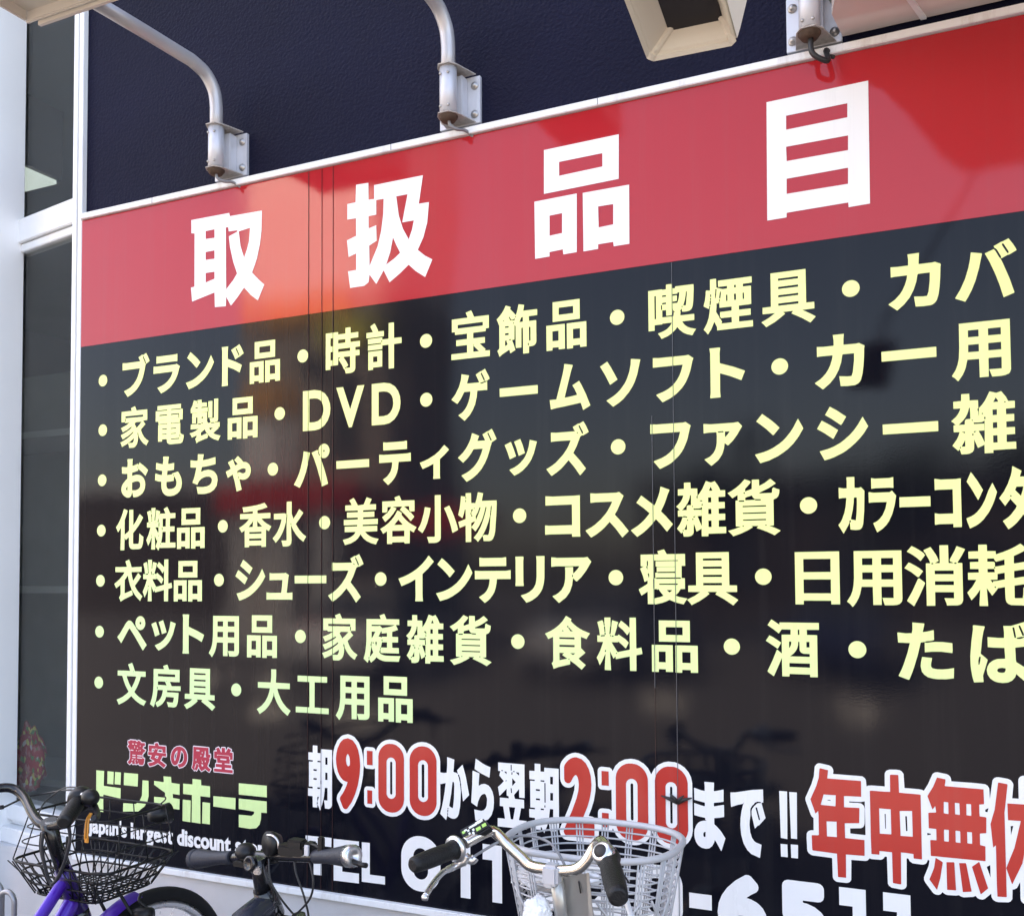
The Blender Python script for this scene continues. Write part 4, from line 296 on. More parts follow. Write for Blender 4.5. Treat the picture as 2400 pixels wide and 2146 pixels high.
('list', [[-7380,5578,-6,3,-5,32,-15,34,-50,-23,-64,-24,-19,41,-17,24,74,25,54,24,44,24,48,32,24,19,9,12,-5,10,-62,-39,-56,-28,-78,-32,-8,0,-34,61,58,19,82,36,62,36,7,9,-9,10,-82,-41,-76,-28,-6,2,-11,23,-24,36,97,33,69,35,-87,1,-6,14,-64,1,0,152,194,1,3,3,-2,6,-15,30,72,25,7,-5,29,-59,204,-1,1,-152,-71,-2,-3,-16,41,-38,-86,-74,16,-40,22,-38,23,-30,34,-32,51,-30,3,-4,-23,-25,-17,-31,-7,-5,-57,37,-38,36,-27,36,-20,34,-6,12,-1,14,-6,22,-11,1,-3,-3,1,-10,6,-20,5,-2,2,-8,0,-40,-6,-40,-13,-35,-17,-23,-12,-10,-29,-15,-14,-2], [-7398,5645,12,-1,8,6,56,-2,6,2,9,9,8,16,6,28,-1,11,-88,-54,-16,-3], [-7244,5859,54,43,42,41,-112,1,-16,-12,-7,-7,1,-6,19,-26], [-7124,5963,10,-1,3,3,0,40,-3,3,-8,0,-3,-3], [-7460,6013,336,-1,3,3,0,24,-3,3,-334,0,-3,-3], [-6860,5562,-61,50,22,68,10,54,6,52,4,70,1,254,210,2,1,6,-17,38,66,21,5,-3,29,-62,186,-1,1,-69,-51,-2,31,-54,0,-4,-51,-18,-28,-7,-5,-5,1,-58,82,-1,3,-3,-1,-64,-84,-2,0,-66,96,-1,1,-67,-251,0,-17,6,0,42,8,6,0,8,-3,4,-10,-2,2,-16,-16,-38,22,-22,46,-16,30,-5,210,0,-12,-29,-11,-40,-193,-1,-42,6,-40,13,-38,20,-12,10,-30,-33,-48,-36,-6,5,-18,27,-10,9], [-6848,5616,13,0,1,19,-12,-1], [-6830,5640,14,9,21,21,18,24,-15,32,-15,44,4,6,0,28,13,8,-14,21,-3,-29,-10,-4,0,-24,9,-6,-7,-52], [-6666,5758,90,0,1,66,-73,0], [-6738,5778,3,0,8,26,4,18,-3,3,-23,-1], [-6784,5808,14,0,1,12,-15,1], [-6654,5838,13,0,-1,21,-12,-1], [-6802,5874,4,1,19,21,33,59,-56,-1], [-6657,5884,6,0,3,9,72,1,1,46,-75,-7,-5,23,-5,8,-40,-70,2,-3,18,1], [-6642,5998,104,18,48,12,28,12,-338,1,-3,-3,0,-12,3,-3,96,0,10,4,16,0], [-6028,5579,1,80,8,6,-1,20,-12,0,-2,-25,-50,-27,-11,42,-15,38,-1,-72,-6,-32,-17,-19,-36,-10,-50,1,-10,47,-2,2,-10,-14,-4,0,-21,27,-25,26,29,44,16,32,18,52,-3,3,-48,1,-1,64,3,3,18,1,-15,20,-23,22,39,38,14,18,16,30,10,30,-3,3,-56,1,-1,66,3,3,64,1,1,64,3,3,66,-1,2,-66,71,-2,1,-80,28,33,25,39,37,84,56,-19,38,15,35,-52,22,-50,49,-1,3,-3,-1,-66,-70,-1,-3,-3,1,-52,64,-1,3,-3,0,-64,-67,-2,0,-56,66,-1,3,-3,-1,-64,-68,-2,-1,-68,3,-3,74,-1,1,-68,-183,-1,-3,-3,-1,-24], [-6232,5641,13,0,3,13,33,1,-1,62,-32,-61,-12,0,-4,-3], [-5956,5677,35,0,-1,70,-34,0], [-6028,5693,3,14,2,92,-47,1,-1,-3], [-6126,5751,12,0,1,12,-13,0], [-6182,5755,13,0,-1,22,-12,0], [-6187,5785,4,2,-1,12,-30,0], [-6110,5787,23,12,-23,0], [-6032,5805,10,-1,3,3,-3,87,-20,-10,-12,-2,-40,0,-16,3,-1,-14,3,-3,85,-1,-10,-6], [-5956,5817,35,0,-1,56,-34,0], [-6235,5869,51,0,2,44,12,7,32,1,1,98,-3,10,-6,0,-4,-8,-1,-16,-8,-28,-18,-38,-11,-12,-1,-6,-11,-15], [-6026,5909,13,0,-1,16,-12,-1], [-6024,5937,8,-1,3,3,0,14,-4,6,0,10,-27,2,-1,-6,3,-5,17,-5,2,-8], [-5956,5943,35,0,-1,54,-34,0], [-5946,6069,38,0,-20,41], [-5631,5572,-19,24,-35,34,88,24,52,20,-54,1,-3,3,0,270,3,3,22,1,1,56,-3,3,-56,-33,-23,28,-28,24,0,4,53,28,41,26,41,33,52,53,67,-28,-24,-32,-42,-42,0,-24,3,-3,70,23,2,97,76,0,2,-66,58,27,56,39,10,-4,40,-34,8,-9,0,-2,-62,-40,-48,-24,-58,-23,-5,-7,7,-5,122,1,7,12,2,38,9,4,2,5,32,-17,30,-10,-3,-40,-11,-30,-16,-18,-33,-14,0,-270,-3,-3,-46,-1,96,-41,21,-11,2,-4,-63,-45,-68,34,-118,47,1,4,16,14,-1,3,-72,0,-3,-1,2,-2,13,-6,1,-4,-39,-22,-86,-40], [-5530,5672,13,0,0,12,-12,1], [-5286,5674,11,0,0,13,-13,-1], [-5524,5734,243,-1,3,3,0,8,-3,3,-240,0,-3,-3], [-5526,5806,247,-1,3,3,0,8,-3,3,-244,0,-3,-3], [-5526,5878,247,-1,3,3,0,8,-3,3,-244,0,-3,-3], [-5566,5938,55,-1,3,3,0,8,-3,3,-52,0,-3,-3], [-5372,5944,37,-1,3,3,-1,10,-60,4,-20,16,-12,23,-60,-16,-13,-7,0,-22,3,-3,104,0,4,-5]]),
('list', [[-4333,5570,-11,37,-13,26,17,18,4,20,0,262,-7,0,-54,-24,-21,36,-20,26,77,35,48,28,49,37,46,46,37,53,6,7,4,0,60,-34,1,-4,-9,-17,30,-30,40,-32,42,-26,40,-20,82,-31,-28,-38,-14,-26,-69,24,1,-128,53,-50,-24,-22,-62,-48,89,-70,-50,-54,-77,60,-63,40,1,-40,-5,-5,-138,-33], [-4259,5671,99,20,-62,38,0,4,19,22,-54,1,-3,-3], [-4149,5681,12,0,0,12,-12,0], [-4096,5735,5,-1,26,21,-63,0], [-4259,5823,184,-1,3,3,0,20,-3,3,-182,0,-3,-3], [-4259,5913,184,-1,3,3,0,16,-3,3,-182,0,-3,-3], [-4230,6003,21,-1,3,3,-9,12], [-4123,6003,26,-1,3,3,-28,22,-8,14,-9,1,-5,5,-5,17,-14,1,0,-12,4,-5,12,-2,4,-17,8,-4], [-3711,5578,-1,20,10,138,-1,24,-37,-80,-31,-51,-21,55,-15,28,41,76,38,100,-3,3,-64,0,-3,3,1,68,28,1,3,3,-8,62,-22,86,55,19,8,-2,11,-31,0,-18,9,-12,-5,-8,2,-32,5,-4,-3,-4,0,-14,3,-3,8,0,3,3,0,14,-5,4,3,4,-2,32,-9,6,5,14,0,10,-4,6,1,66,72,1,-1,-97,-4,-4,-10,-74,1,-10,8,-1,5,3,2,12,8,60,-1,14,3,4,2,30,7,34,70,-21,-3,-17,-6,-6,-8,-42,-28,-86,37,-1,12,15,79,-52,34,-32,3,-6,-31,-60,-7,-1,-46,44,-36,28,-6,-8,-75,-1,67,-104,6,-5,136,29,5,4,0,198,-25,-37,-6,-2,-44,52,-54,44,2,21,28,42,53,-38,45,-41,2,113,72,1,1,-337,7,-3,52,11,11,-62,0,-8,-7,-2,-62,-14,-1,-174,-73,0,-2,159,-160,-34,-3,3,-5,27,-22,-27,-42,83,11,-209,-3,-3], [-3581,5760,8,0,7,8,0,6,-9,1], [-3709,5780,13,0,-1,23,-8,-3,-5,-12], [-3755,5952,44,3,3,3,0,8,-3,4,-42,-5,-3,-3], [-3627,5952,22,0,1,12,-23,1], [-3647,5956,12,0,1,12,-13,1], [-3711,5972,13,0,-1,27,-12,-1], [-3163,5577,0,295,236,0,0,-290,-76,-1,-3,3,-1,24,-76,1,-3,-3,-1,-29], [-2899,5577,0,295,248,0,0,-290,-76,-1,-3,3,0,22,-3,3,-88,0,-3,-3,-1,-29], [-3085,5684,78,0,0,116,-78,0], [-2823,5684,92,0,0,116,-92,0], [-3081,5909,0,231,346,0,0,-231], [-3003,5984,188,-1,0,85,-188,0]]),
('list', [[-1855,5578,-55,40,-4,8,55,116,44,108,6,1,42,-36,3,1,0,192,91,2,1,50,-3,3,-88,0,-26,-38,-6,-3,-44,36,-67,48,37,57,4,1,12,-7,66,-44,3,1,0,18,3,3,392,0,0,-71,-118,-1,-3,-3,1,-50,98,-1,3,-3,-1,-426,-72,-1,-3,3,0,20,-3,3,-200,0,-3,-3,-1,-24,-72,0,-2,190,-72,-166,-12,-25], [-1690,5676,203,-1,3,3,0,36,-3,3,-200,0,-3,-3], [-1683,5786,196,-1,3,3,0,24,-3,3,-60,2,-23,11,-10,12,-4,16,-1,76,-2,7,-8,0,-3,-3,-2,-34,-7,-26,-14,-30,-24,-30], [-1809,5862,-36,27,-82,53,38,57,40,-20,80,-53,-34,-60], [-1690,5872,7,6,10,20,5,18,0,20,-3,3,-16,0,-3,-3], [-1516,5882,31,0,0,57,-31,-1], [-1600,6010,13,-1,3,3,0,48,-3,3,-10,0,-3,-3]]),
('list', [[-545,5587,-82,30,-9,7,30,64,22,56,34,106,24,96,-3,3,-105,3,-6,96,9,3,70,-8,54,3,7,36,1,70,106,-9,3,-3,-17,-82,34,5,66,17,1,-96,-13,-7,-60,-8,-8,-6,-40,-7,-29,-122,-28,-96,-26,-78,-26,-66,-4,-6], [-281,5603,-42,4,-44,12,-34,23,-21,30,-10,50,4,42,11,52,90,-9,-11,-57,0,-26,13,-17,42,-8,46,0,50,6,54,11,-4,-100,-70,-11], [-391,5862,0,94,22,-1,72,10,68,0,86,-9,1,-70,-3,-26,-98,11,-84,-2], [40,5584,-13,51,-10,68,-4,52,0,84,12,136,16,116,0,38,3,3,14,0,78,-8,8,-3,-1,-6,-12,-42,-12,-70,-16,-142,45,-41,15,-17,-44,-152,4,-60], [286,5588,-40,4,-34,12,-32,24,-22,39,-5,42,7,30,16,32,30,26,38,17,69,5,-4,100,-3,2,-98,1,-42,4,0,95,98,-7,44,2,1,49,-5,64,64,1,124,43,19,-38,32,-88,-5,-5,-44,-17,-2,-85,-92,-15,3,-112,3,-23,62,-42,47,-45,2,-6,-49,-82,-64,62,-11,-32,-26,-32,-35,-19], [267,5685,21,-1,18,6,9,19,0,18,-29,5,-20,-3,-16,-7,-8,-13,2,-12,10,-9], [82,5755,7,0,6,18,8,48,0,8,-3,3,-10,-1,-2,-6,-7,-34], [416,6009,26,-1,26,8,2,7,6,-5,10,0,3,3,0,8,-5,4,-10,1,-4,-7,-4,3,-10,0,-28,-8,-10,0,-3,-3], [396,6019,13,0,0,14,-12,80,-3,4,-10,1,-3,-3,0,-8], [464,6039,13,0,0,16,-30,80,-11,1,-3,-3,1,-12]]),
('list', [[-11087,4836,-17,33,-24,34,0,4,63,21,58,26,66,40,38,30,3,5,-57,80,-34,64,-32,75,-4,2,-86,1,0,72,240,2,-9,28,-30,60,5,4,68,23,5,-3,24,-44,29,-69,204,-1,0,-72,-92,-2,-19,-52,-22,-48,-28,-50,-51,-70,25,-24,41,-29,32,-18,60,-28,70,-23,-18,-22,-28,-44,-60,19,-66,30,-44,26,-70,53,-64,-49,-50,-30,-54,-26], [-10845,5087,15,16,42,68,20,42,13,36,-184,0,8,-24,24,-48,24,-40], [-10815,5313,12,0,0,10,-11,-2], [-10425,4832,-26,19,-41,22,33,76,17,64,10,68,4,60,0,228,193,1,0,7,-15,32,1,5,72,22,4,-1,30,-65,194,-1,0,-170,-172,-1,-3,-3,33,-57,162,6,0,-65,-240,-1,-5,-3,-2,-16,3,-7,206,-1,1,-30,-10,-86,-11,-40,-16,-28,-10,-9,-18,-8,-28,-4,-96,3,-8,32,-17,36,67,-5,46,1,11,32,4,38,-3,3,-136,0,-5,-5,-9,-24,-20,-32,-32,-35,-36,-26,-62,-28,-18,29,-18,22,6,2,5,14,51,25,34,32,22,39,14,46,5,28,-3,5,-92,0,-3,-3,-12,-82,-19,-72,-6,-14,-6,-2,-3,-4,-1,-18,-22,-50], [-10364,5089,13,0,0,32,-13,0], [-10346,5147,159,-1,2,3,-30,49,-128,0,-3,-3], [-10194,5201,12,2,1,8,-12,0], [-10346,5267,313,-1,3,3,0,30,-3,3,-310,0,-3,-3], [-9818,4835,-25,32,-24,24,83,41,36,22,27,21,-129,1,-3,3,1,66,84,1,3,3,1,352,358,0,1,-352,3,-3,78,-1,1,-66,-3,-3,-120,-1,86,-51,48,-33,0,-3,-54,-55,-72,51,-116,66,-1,3,16,18,-1,5,-98,0,-1,-3,20,-16,-34,-28,-73,-49], [-9688,5047,202,-1,3,3,0,20,-3,3,-200,0,-3,-3], [-9688,5137,202,-1,3,3,0,18,-3,3,-200,0,-3,-3], [-9688,5225,202,-1,3,3,0,18,-3,3,-200,0,-3,-3], [-9688,5313,202,-1,3,3,0,18,-3,3,-200,0,-3,-3]]),
('list', [[-8555,4834,-26,38,-24,23,85,54,55,55,41,65,24,58,12,50,-3,3,-196,1,0,74,212,2,7,74,1,100,80,0,1,-78,-6,-96,228,-2,-1,-74,-200,-1,-2,-3,18,-52,36,-72,40,-57,54,-51,68,-44,-28,-36,-20,-32,-78,52,-57,56,-41,58,-40,78,-10,52,-3,-6,-2,-40,-32,-70,-41,-61,-59,-59], [-7968,4888,0,73,214,1,3,3,-1,322,-188,1,0,75,464,0,0,-75,-194,-1,-1,-322,3,-3,218,-1,0,-73], [-7290,4824,-15,21,-38,34,36,58,18,50,10,54,6,68,1,280,438,0,1,-486,-4,-20,-9,-15,-8,-8,-16,-8,-28,-6,-96,-2,-24,73,106,0,1,108,-3,3,-106,0,-3,-3,-1,-178,-76,-1,-2,181,-98,1,-5,-3,-8,-50,-18,-58,-18,-38,-31,-45], [-7196,5101,94,-1,0,73,-92,0], [-7022,5101,110,-1,0,73,-110,0], [-7194,5247,92,-1,0,69,-92,0], [-7022,5247,110,-1,0,69,-110,0], [-6705,4841,-1,295,231,0,0,-290,-74,-1,-3,3,-1,24,-74,1,-3,-3,-1,-29], [-6449,4841,-1,295,243,0,0,-290,-76,-1,-1,25,-3,3,-84,0,-3,-3,-1,-29], [-6630,4948,77,0,0,116,-77,0], [-6374,4948,89,0,0,116,-89,0], [-6625,5173,0,231,338,0,0,-231], [-6550,5248,183,-1,0,85,-182,0]]),
('headline', [[-9792,11667,676,-9,14,-47,548,-13,-4,-267,-25,-180,-50,-193,-41,-95,-41,-90,114,-112,93,-79,-107,-202,-120,90,-115,116,-115,-120,-110,-100,-86,134,-5,-131,-193,11,-7,205,-402,-77,-23,201,63,5,-3,753,-59,13], [-9531,11470,158,1,1,-120,-158,7], [-9529,11174,158,1,1,-118,-158,6], [-9526,10879,158,-3,0,-99,-157,-32], [-9173,11465,42,-2,9,-61,158,-8,-17,-22,-138,-39,22,-156,55,-203,70,-178,-68,-84,-122,-111], [-8947,11375,195,20,-18,-182,-36,-113,-46,-102,-64,169]]),
('headline', [[-7035,11685,186,-8,2,-220,85,-5,0,180,716,-1,-60,-350,146,-4,-26,-251,-55,-177,-81,-147,100,-86,108,-64,-103,-206,-136,94,-100,94,-135,-97,-145,-88,-88,165,-110,-161,-101,135,-15,-97,-64,-37,-215,1,-32,219,124,2,0,215,-116,-30,-25,220,140,38,-2,230,-133,3,0,203,125,2], [-6731,11434,111,-3,-6,-194,-31,-212,-53,-191,-122,-237,-5,265,111,46,-5,201,-114,-23,-2,160,116,-1], [-6482,10916,43,-96,62,-117,-83,-59,-124,-63,62,153], [-6433,11430,165,-1,-78,-345,169,-1,-26,-111,-49,-118,-84,147,-61,181]]),
('headline', [[-4535,11041,534,7,-6,-685,-166,-2,-6,60,-168,-8,0,-51,-183,-3], [-4408,11635,923,6,-6,-513,-921,-15], [-4343,10844,158,4,-2,-234,-158,-8], [-4218,11458,534,3,-1,-155,-534,-12], [-3927,11041,558,-1,-4,-675,-185,-1,-6,52,-181,-1,-1,-53,-178,-3], [-3741,10852,182,-2,-3,-234,-175,-7]]),
('headline', [[-1833,11659,1023,8,-6,-1272,-207,-4,-2,50,-618,-6,-1,-49,-200,-2], [-1637,10797,616,5,-3,-167,-616,1], [-1637,11139,622,-1,-3,-153,-616,0], [-1632,11471,616,4,-3,-147,-615,-6]]),
('logo', [[-11514,3870,155,1,-5,-213,331,-6,-3,-147,-334,27,1,-250,-144,4], [-11293,3873,123,0,-7,-180,-118,0], [-11145,3875,114,0,-7,-176,-115,0]]),
('logo', [[-10619,3797,113,2,3,-217,-23,-81,-54,-66,-117,-81,-288,-27,3,119,236,9,71,41,46,84], [-10972,3876,269,3,-5,-177,-267,-1]]),
('logo', [[-10229,3884,138,2,8,-81,149,-5,1,-148,-126,3,6,-55,120,-6,-3,-144,-114,2,11,-153,-96,0,-20,160,-244,41,-1,86,204,5,-5,69,-201,92,-1,54,180,-3]]),
('logo', [[-9876,3593,142,1,-4,-296,-140,3], [-9705,3891,152,-2,5,-74,154,-1,1,-148,-170,1,3,-369,-156,2,4,371,-158,0,-1,141,167,2], [-9524,3590,132,0,-2,-288,-137,1]]),
('logo', [[-9336,3688,383,7,-3,-154,-379,7]]),
('logo', [[-8901,3896,468,5,1,-152,-468,-3], [-8900,3693,466,3,1,-151,-91,-2,-4,-86,-23,-76,-51,-50,-105,-20,-190,5,-1,164,211,3,42,29,4,33,-258,10]]),
('tagline', [[-10868,4003,-38,28,32,29,15,31,0,110,-3,3,-12,1,2,22,-8,-2,-29,32,19,15,16,19,-2,3,-22,1,0,36,36,2,1,10,3,3,48,0,6,-14,6,14,48,0,3,-3,1,-10,28,-1,14,18,48,-14,-2,-16,80,0,1,-39,-25,-1,-22,-35,14,-8,46,-16,-16,-17,-12,-19,-18,4,-1,-20,-12,-4,1,-58,37,-2,-8,-60,-11,-25,-16,-9,-10,-3,-52,1,-4,2,-1,10,-15,24,4,-18,-50,-16,-6,18,1,16,-9,4,3,4,0,10,-11,1,-3,-3,0,-8,9,-4,-3,-16,8,-8,-1,-6,-52,-10,-8,37,-24,-28], [-10850,4199,52,-1,3,3,0,8,-3,3,-50,0,-3,-3], [-10824,4057,12,0,2,9,16,5,1,6,-19,1,-12,-4], [-10818,4289,28,0,1,12,-29,1], [-10814,4099,58,-1,3,3,0,8,-3,3,-56,0,-3,-3], [-10814,4131,58,-1,3,3,0,8,-3,3,-56,0,-3,-3], [-10778,4237,13,0,-1,27,-12,-1], [-10760,4289,30,0,1,12,-31,1], [-10758,4067,16,4,1,6,-17,1], [-10744,4199,12,0,1,8,-5,5,-6,0,-3,-5], [-10728,4235,10,-1,6,3,5,10,-5,3,-16,-2], [-10722,4099,88,-1,3,3,0,8,-3,3,-86,0,-3,-3], [-10722,4131,86,-1,3,3,0,8,-3,3,-84,0,-3,-3], [-10720,4059,12,0,1,12,-13,1], [-10704,4199,12,0,1,10,-12,-2], [-10673,4205,11,-1,7,3,-4,10,-13,1,-6,-11], [-10672,4269,12,0,1,12,-13,1]]),
('tagline', [[-10488,4002,-30,43,78,17,36,14,9,7,-83,30,31,46,-69,1,-1,43,99,1,24,47,-2,3,-52,-1,-2,-45,-56,0,0,89,118,1,1,3,-13,26,56,13,4,-3,22,-39,126,-1,0,-89,-60,0,-2,45,-72,1,-10,-1,6,-1,0,-3,-20,-42,4,-3,164,-1,0,-43,-70,-1,-16,-30,-24,-34,36,-16,68,-36,1,-4,-8,-10,-27,-27,-6,0,-68,39,-38,17,-70,-34], [-10353,4119,7,-1,7,7,20,34,-55,1,-4,-2,-15,-25], [-10385,4251,17,-1,0,11,-16,0], [-10361,4249,15,-1,0,13,-16,0]]),
('tagline', [[-9947,4023,-23,42,7,2,4,5,34,6,30,16,21,23,10,22,4,26,-2,38,-10,26,-16,20,-19,13,-6,-1,-13,-70,-22,-70,-22,-40,-25,-23,-32,-6,-24,6,-12,10,-10,10,-12,21,-9,26,-3,34,8,48,20,40,32,35,46,26,56,8,46,-8,34,-18,21,-21,12,-14,18,-40,4,-52,-4,-34,-12,-28,-7,-13,-26,-28,-36,-22], [-10025,4111,4,-1,4,4,15,29,18,60,9,56,-29,-18,-19,-26,-10,-24,-5,-42,5,-22]]),
('tagline', [[-9637,4004,-28,22,-7,-20,-3,-1,-41,37,14,40,8,52,3,196,268,1,1,-89,5,-3,25,5,2,-38,-5,-4,-22,-6,14,-7,1,-7,-14,-48,-29,-52,26,-20,35,-16,-24,-40,-11,2,-36,18,-24,17,-34,-21,-38,-17,-11,21,-11,-2,-24,49,-19,-41], [-9671,4036,13,0,1,12,7,6,2,14,8,16,-1,15,-12,-1,-5,-24,-7,-12,-1,-12,-6,-4], [-9649,4140,13,0,-1,27,-12,-1], [-9638,4274,51,0,5,2,0,10,-7,5,-48,0,-3,-5], [-9635,4098,22,0,1,10,-23,1], [-9605,4084,13,0,-1,15,-12,-1], [-9563,4206,13,0,-1,21,-12,-1], [-9535,4068,4,0,10,7,7,7,0,4,-9,13,-28,0], [-9549,4142,4,-1,3,3,-7,18], [-9541,4250,13,0,-1,19,-12,-1], [-9537,4120,13,0,-3,21,-12,-1], [-9510,4200,52,0,-13,11,-4,11,-2,24,3,6,0,26,-5,9,-6,0,-2,-7,-1,-32,-6,-24], [-9480,4130,8,6,3,19,-20,-1,4,-18]]),
('tagline', [[-9326,4020,0,40,128,1,5,7,-1,10,-4,5,-99,1,1,42,104,1,3,3,0,8,-3,3,-80,1,-2,54,-51,2,0,94,50,2,-20,30,0,6,47,19,20,-25,24,-39,14,7,-5,4,0,50,3,3,54,-1,1,-52,11,-7,22,29,18,32,55,-20,-23,-36,48,-2,0,-94,-48,-1,-2,-55,-82,-1,-3,-3,0,-8,3,-3,110,-1,0,-42,-106,-1,-3,-3,0,-16,3,-3,128,0,3,-3,-1,-38], [-9275,4236,13,0,4,7,192,0,3,3,-3,3,-206,0,-3,-3], [-9217,4184,101,-1,3,3,0,12,-3,3,-98,0,-3,-3], [-9065,4200,11,-2,3,4,0,34,-3,3,-8,0,-3,-3]]),
('tagline_outline', [[-10868,3990,-43,29,-7,12,3,10,31,25,13,27,0,96,-13,9,-3,17,-32,34,-3,8,3,8,21,16,-10,7,-3,9,0,32,4,10,11,5,22,0,6,10,10,4,108,0,10,-4,6,-10,10,0,10,14,10,3,50,-14,14,-15,60,0,10,-4,5,-11,-2,-42,-11,-7,-16,-1,-12,-18,46,-16,8,-12,-29,-42,-5,-5,-12,-1,-3,-10,-10,-8,1,-36,30,-4,7,-10,-8,-60,-14,-32,-19,-13,-16,-4,-52,0,-12,6,-8,11,-44,-15,-18,8,-46,-10,-11,5,-7,15,-32,-24], [-10488,3990,-9,5,-29,40,-2,16,10,6,64,13,30,11,-60,21,-4,5,0,12,20,28,-46,1,-12,7,-3,46,10,16,0,78,4,10,11,5,96,0,3,3,-7,14,6,10,58,15,17,-7,19,-35,118,0,10,-4,5,-11,0,-78,10,-16,-2,-46,-13,-7,-60,-1,-28,-46,92,-49,6,-11,-11,-18,-31,-31,-8,-3,-58,32,-52,24,-64,-31], [-9636,3992,-22,14,-8,-12,-12,0,-28,28,-14,8,-7,13,14,40,8,52,5,202,12,7,272,-3,7,-12,0,-72,3,-3,14,3,11,-6,4,-44,-3,-9,-9,-7,-16,-62,-23,-44,16,-13,36,-16,5,-9,-4,-12,-23,-35,-10,-6,-16,4,-56,31,-26,-17,-44,-19,-9,4,-9,15,-13,5,-15,28,-28,-47], [-9326,4008,-8,4,-4,9,0,40,6,10,28,4,-5,12,1,40,6,10,18,4,-1,44,-39,1,-9,5,-4,10,1,92,6,10,34,4,-10,16,1,14,55,25,17,-11,25,-33,1,29,7,12,60,3,10,-4,5,-9,1,-38,28,47,10,5,64,-23,4,-9,-1,-6,-12,-18,31,-4,7,-12,0,-90,-4,-10,-9,-5,-36,-1,-1,-44,15,-2,11,-6,2,-46,-4,-12,15,-2,11,-6,2,-44,-4,-10,-11,-5], [-9946,4010,-10,6,-24,39,-14,-9,-32,-6,-30,8,-12,10,-14,14,-12,21,-11,32,-3,34,10,54,20,41,36,38,46,25,62,11,52,-11,35,-18,24,-24,12,-14,20,-46,4,-52,-4,-34,-14,-34,-7,-13,-30,-32,-36,-22], [-9951,4087,21,1,31,17,16,18,8,18,4,24,-2,36,-8,22,-19,20,-4,-2,-19,-86], [-10353,4131,5,1,10,15,-34,-1,-2,-8], [-10021,4133,4,2,14,38,13,61,-4,-1,-18,-24,-10,-26,-3,-34], [-10436,4217,12,-1,13,25,-25,0], [-10330,4217,64,-1,1,25,-55,0]]),
('subtitle', [[-11657,2895,-10,2,-3,4,-6,40,3,3,26,1,7,8,2,10,0,220,3,3,44,0,3,-3,0,-224,-2,-14,-4,-14,-13,-20,-18,-12], [-11547,2960,-18,6,-12,12,-7,15,0,18,4,14,15,17,40,19,1,8,-5,4,-6,1,-16,-7,-6,-7,-7,-1,-5,-13,-12,-11,-1,58,7,11,18,11,16,5,18,0,12,-3,17,-8,9,-9,6,-13,3,-10,0,-66,3,-1,12,8,3,-1,0,-38,-17,-15,-14,-4,-10,0,-18,8,-10,-6], [-11531,3001,8,4,0,16,-13,-8,0,-10], [-11454,2895,0,220,66,1,14,-2,22,-10,17,-17,10,-24,2,-20,-4,-32,-8,-18,-17,-18,-24,-12,-33,-2,-1,-66], [-11408,3007,16,-1,6,3,13,16,2,12,-2,16,-7,13,-6,4,-22,1], [-11282,2960,-18,6,-12,12,-7,15,0,18,4,14,15,17,40,19,1,8,-5,4,-6,1,-16,-7,-6,-7,-7,-1,-5,-13,-12,-11,-1,58,7,11,18,11,16,5,18,0,12,-3,16,-8,10,-9,6,-13,3,-10,0,-66,3,-1,12,8,3,-1,0,-38,-17,-15,-14,-4,-10,0,-18,8,-10,-6], [-11266,3001,8,4,0,16,-13,-8,0,-10], [-11189,2963,0,153,38,1,4,-4,30,8,14,-3,12,-6,15,-14,8,-20,2,-114,-47,0,-1,100,-5,11,-10,2,-10,-6,-5,-9,0,-98], [-11055,3100,-7,42,0,54,45,1,1,-55,-7,-42], [-10969,2960,-18,4,-24,13,0,54,32,-23,22,-1,-10,14,-19,10,-19,19,-7,27,8,24,11,10,24,9,18,0,16,-5,20,-10,0,-52,-36,25,-10,-1,-1,-10,15,-10,14,-6,17,-16,8,-14,0,-18,-8,-22,-11,-11,-16,-8]]),
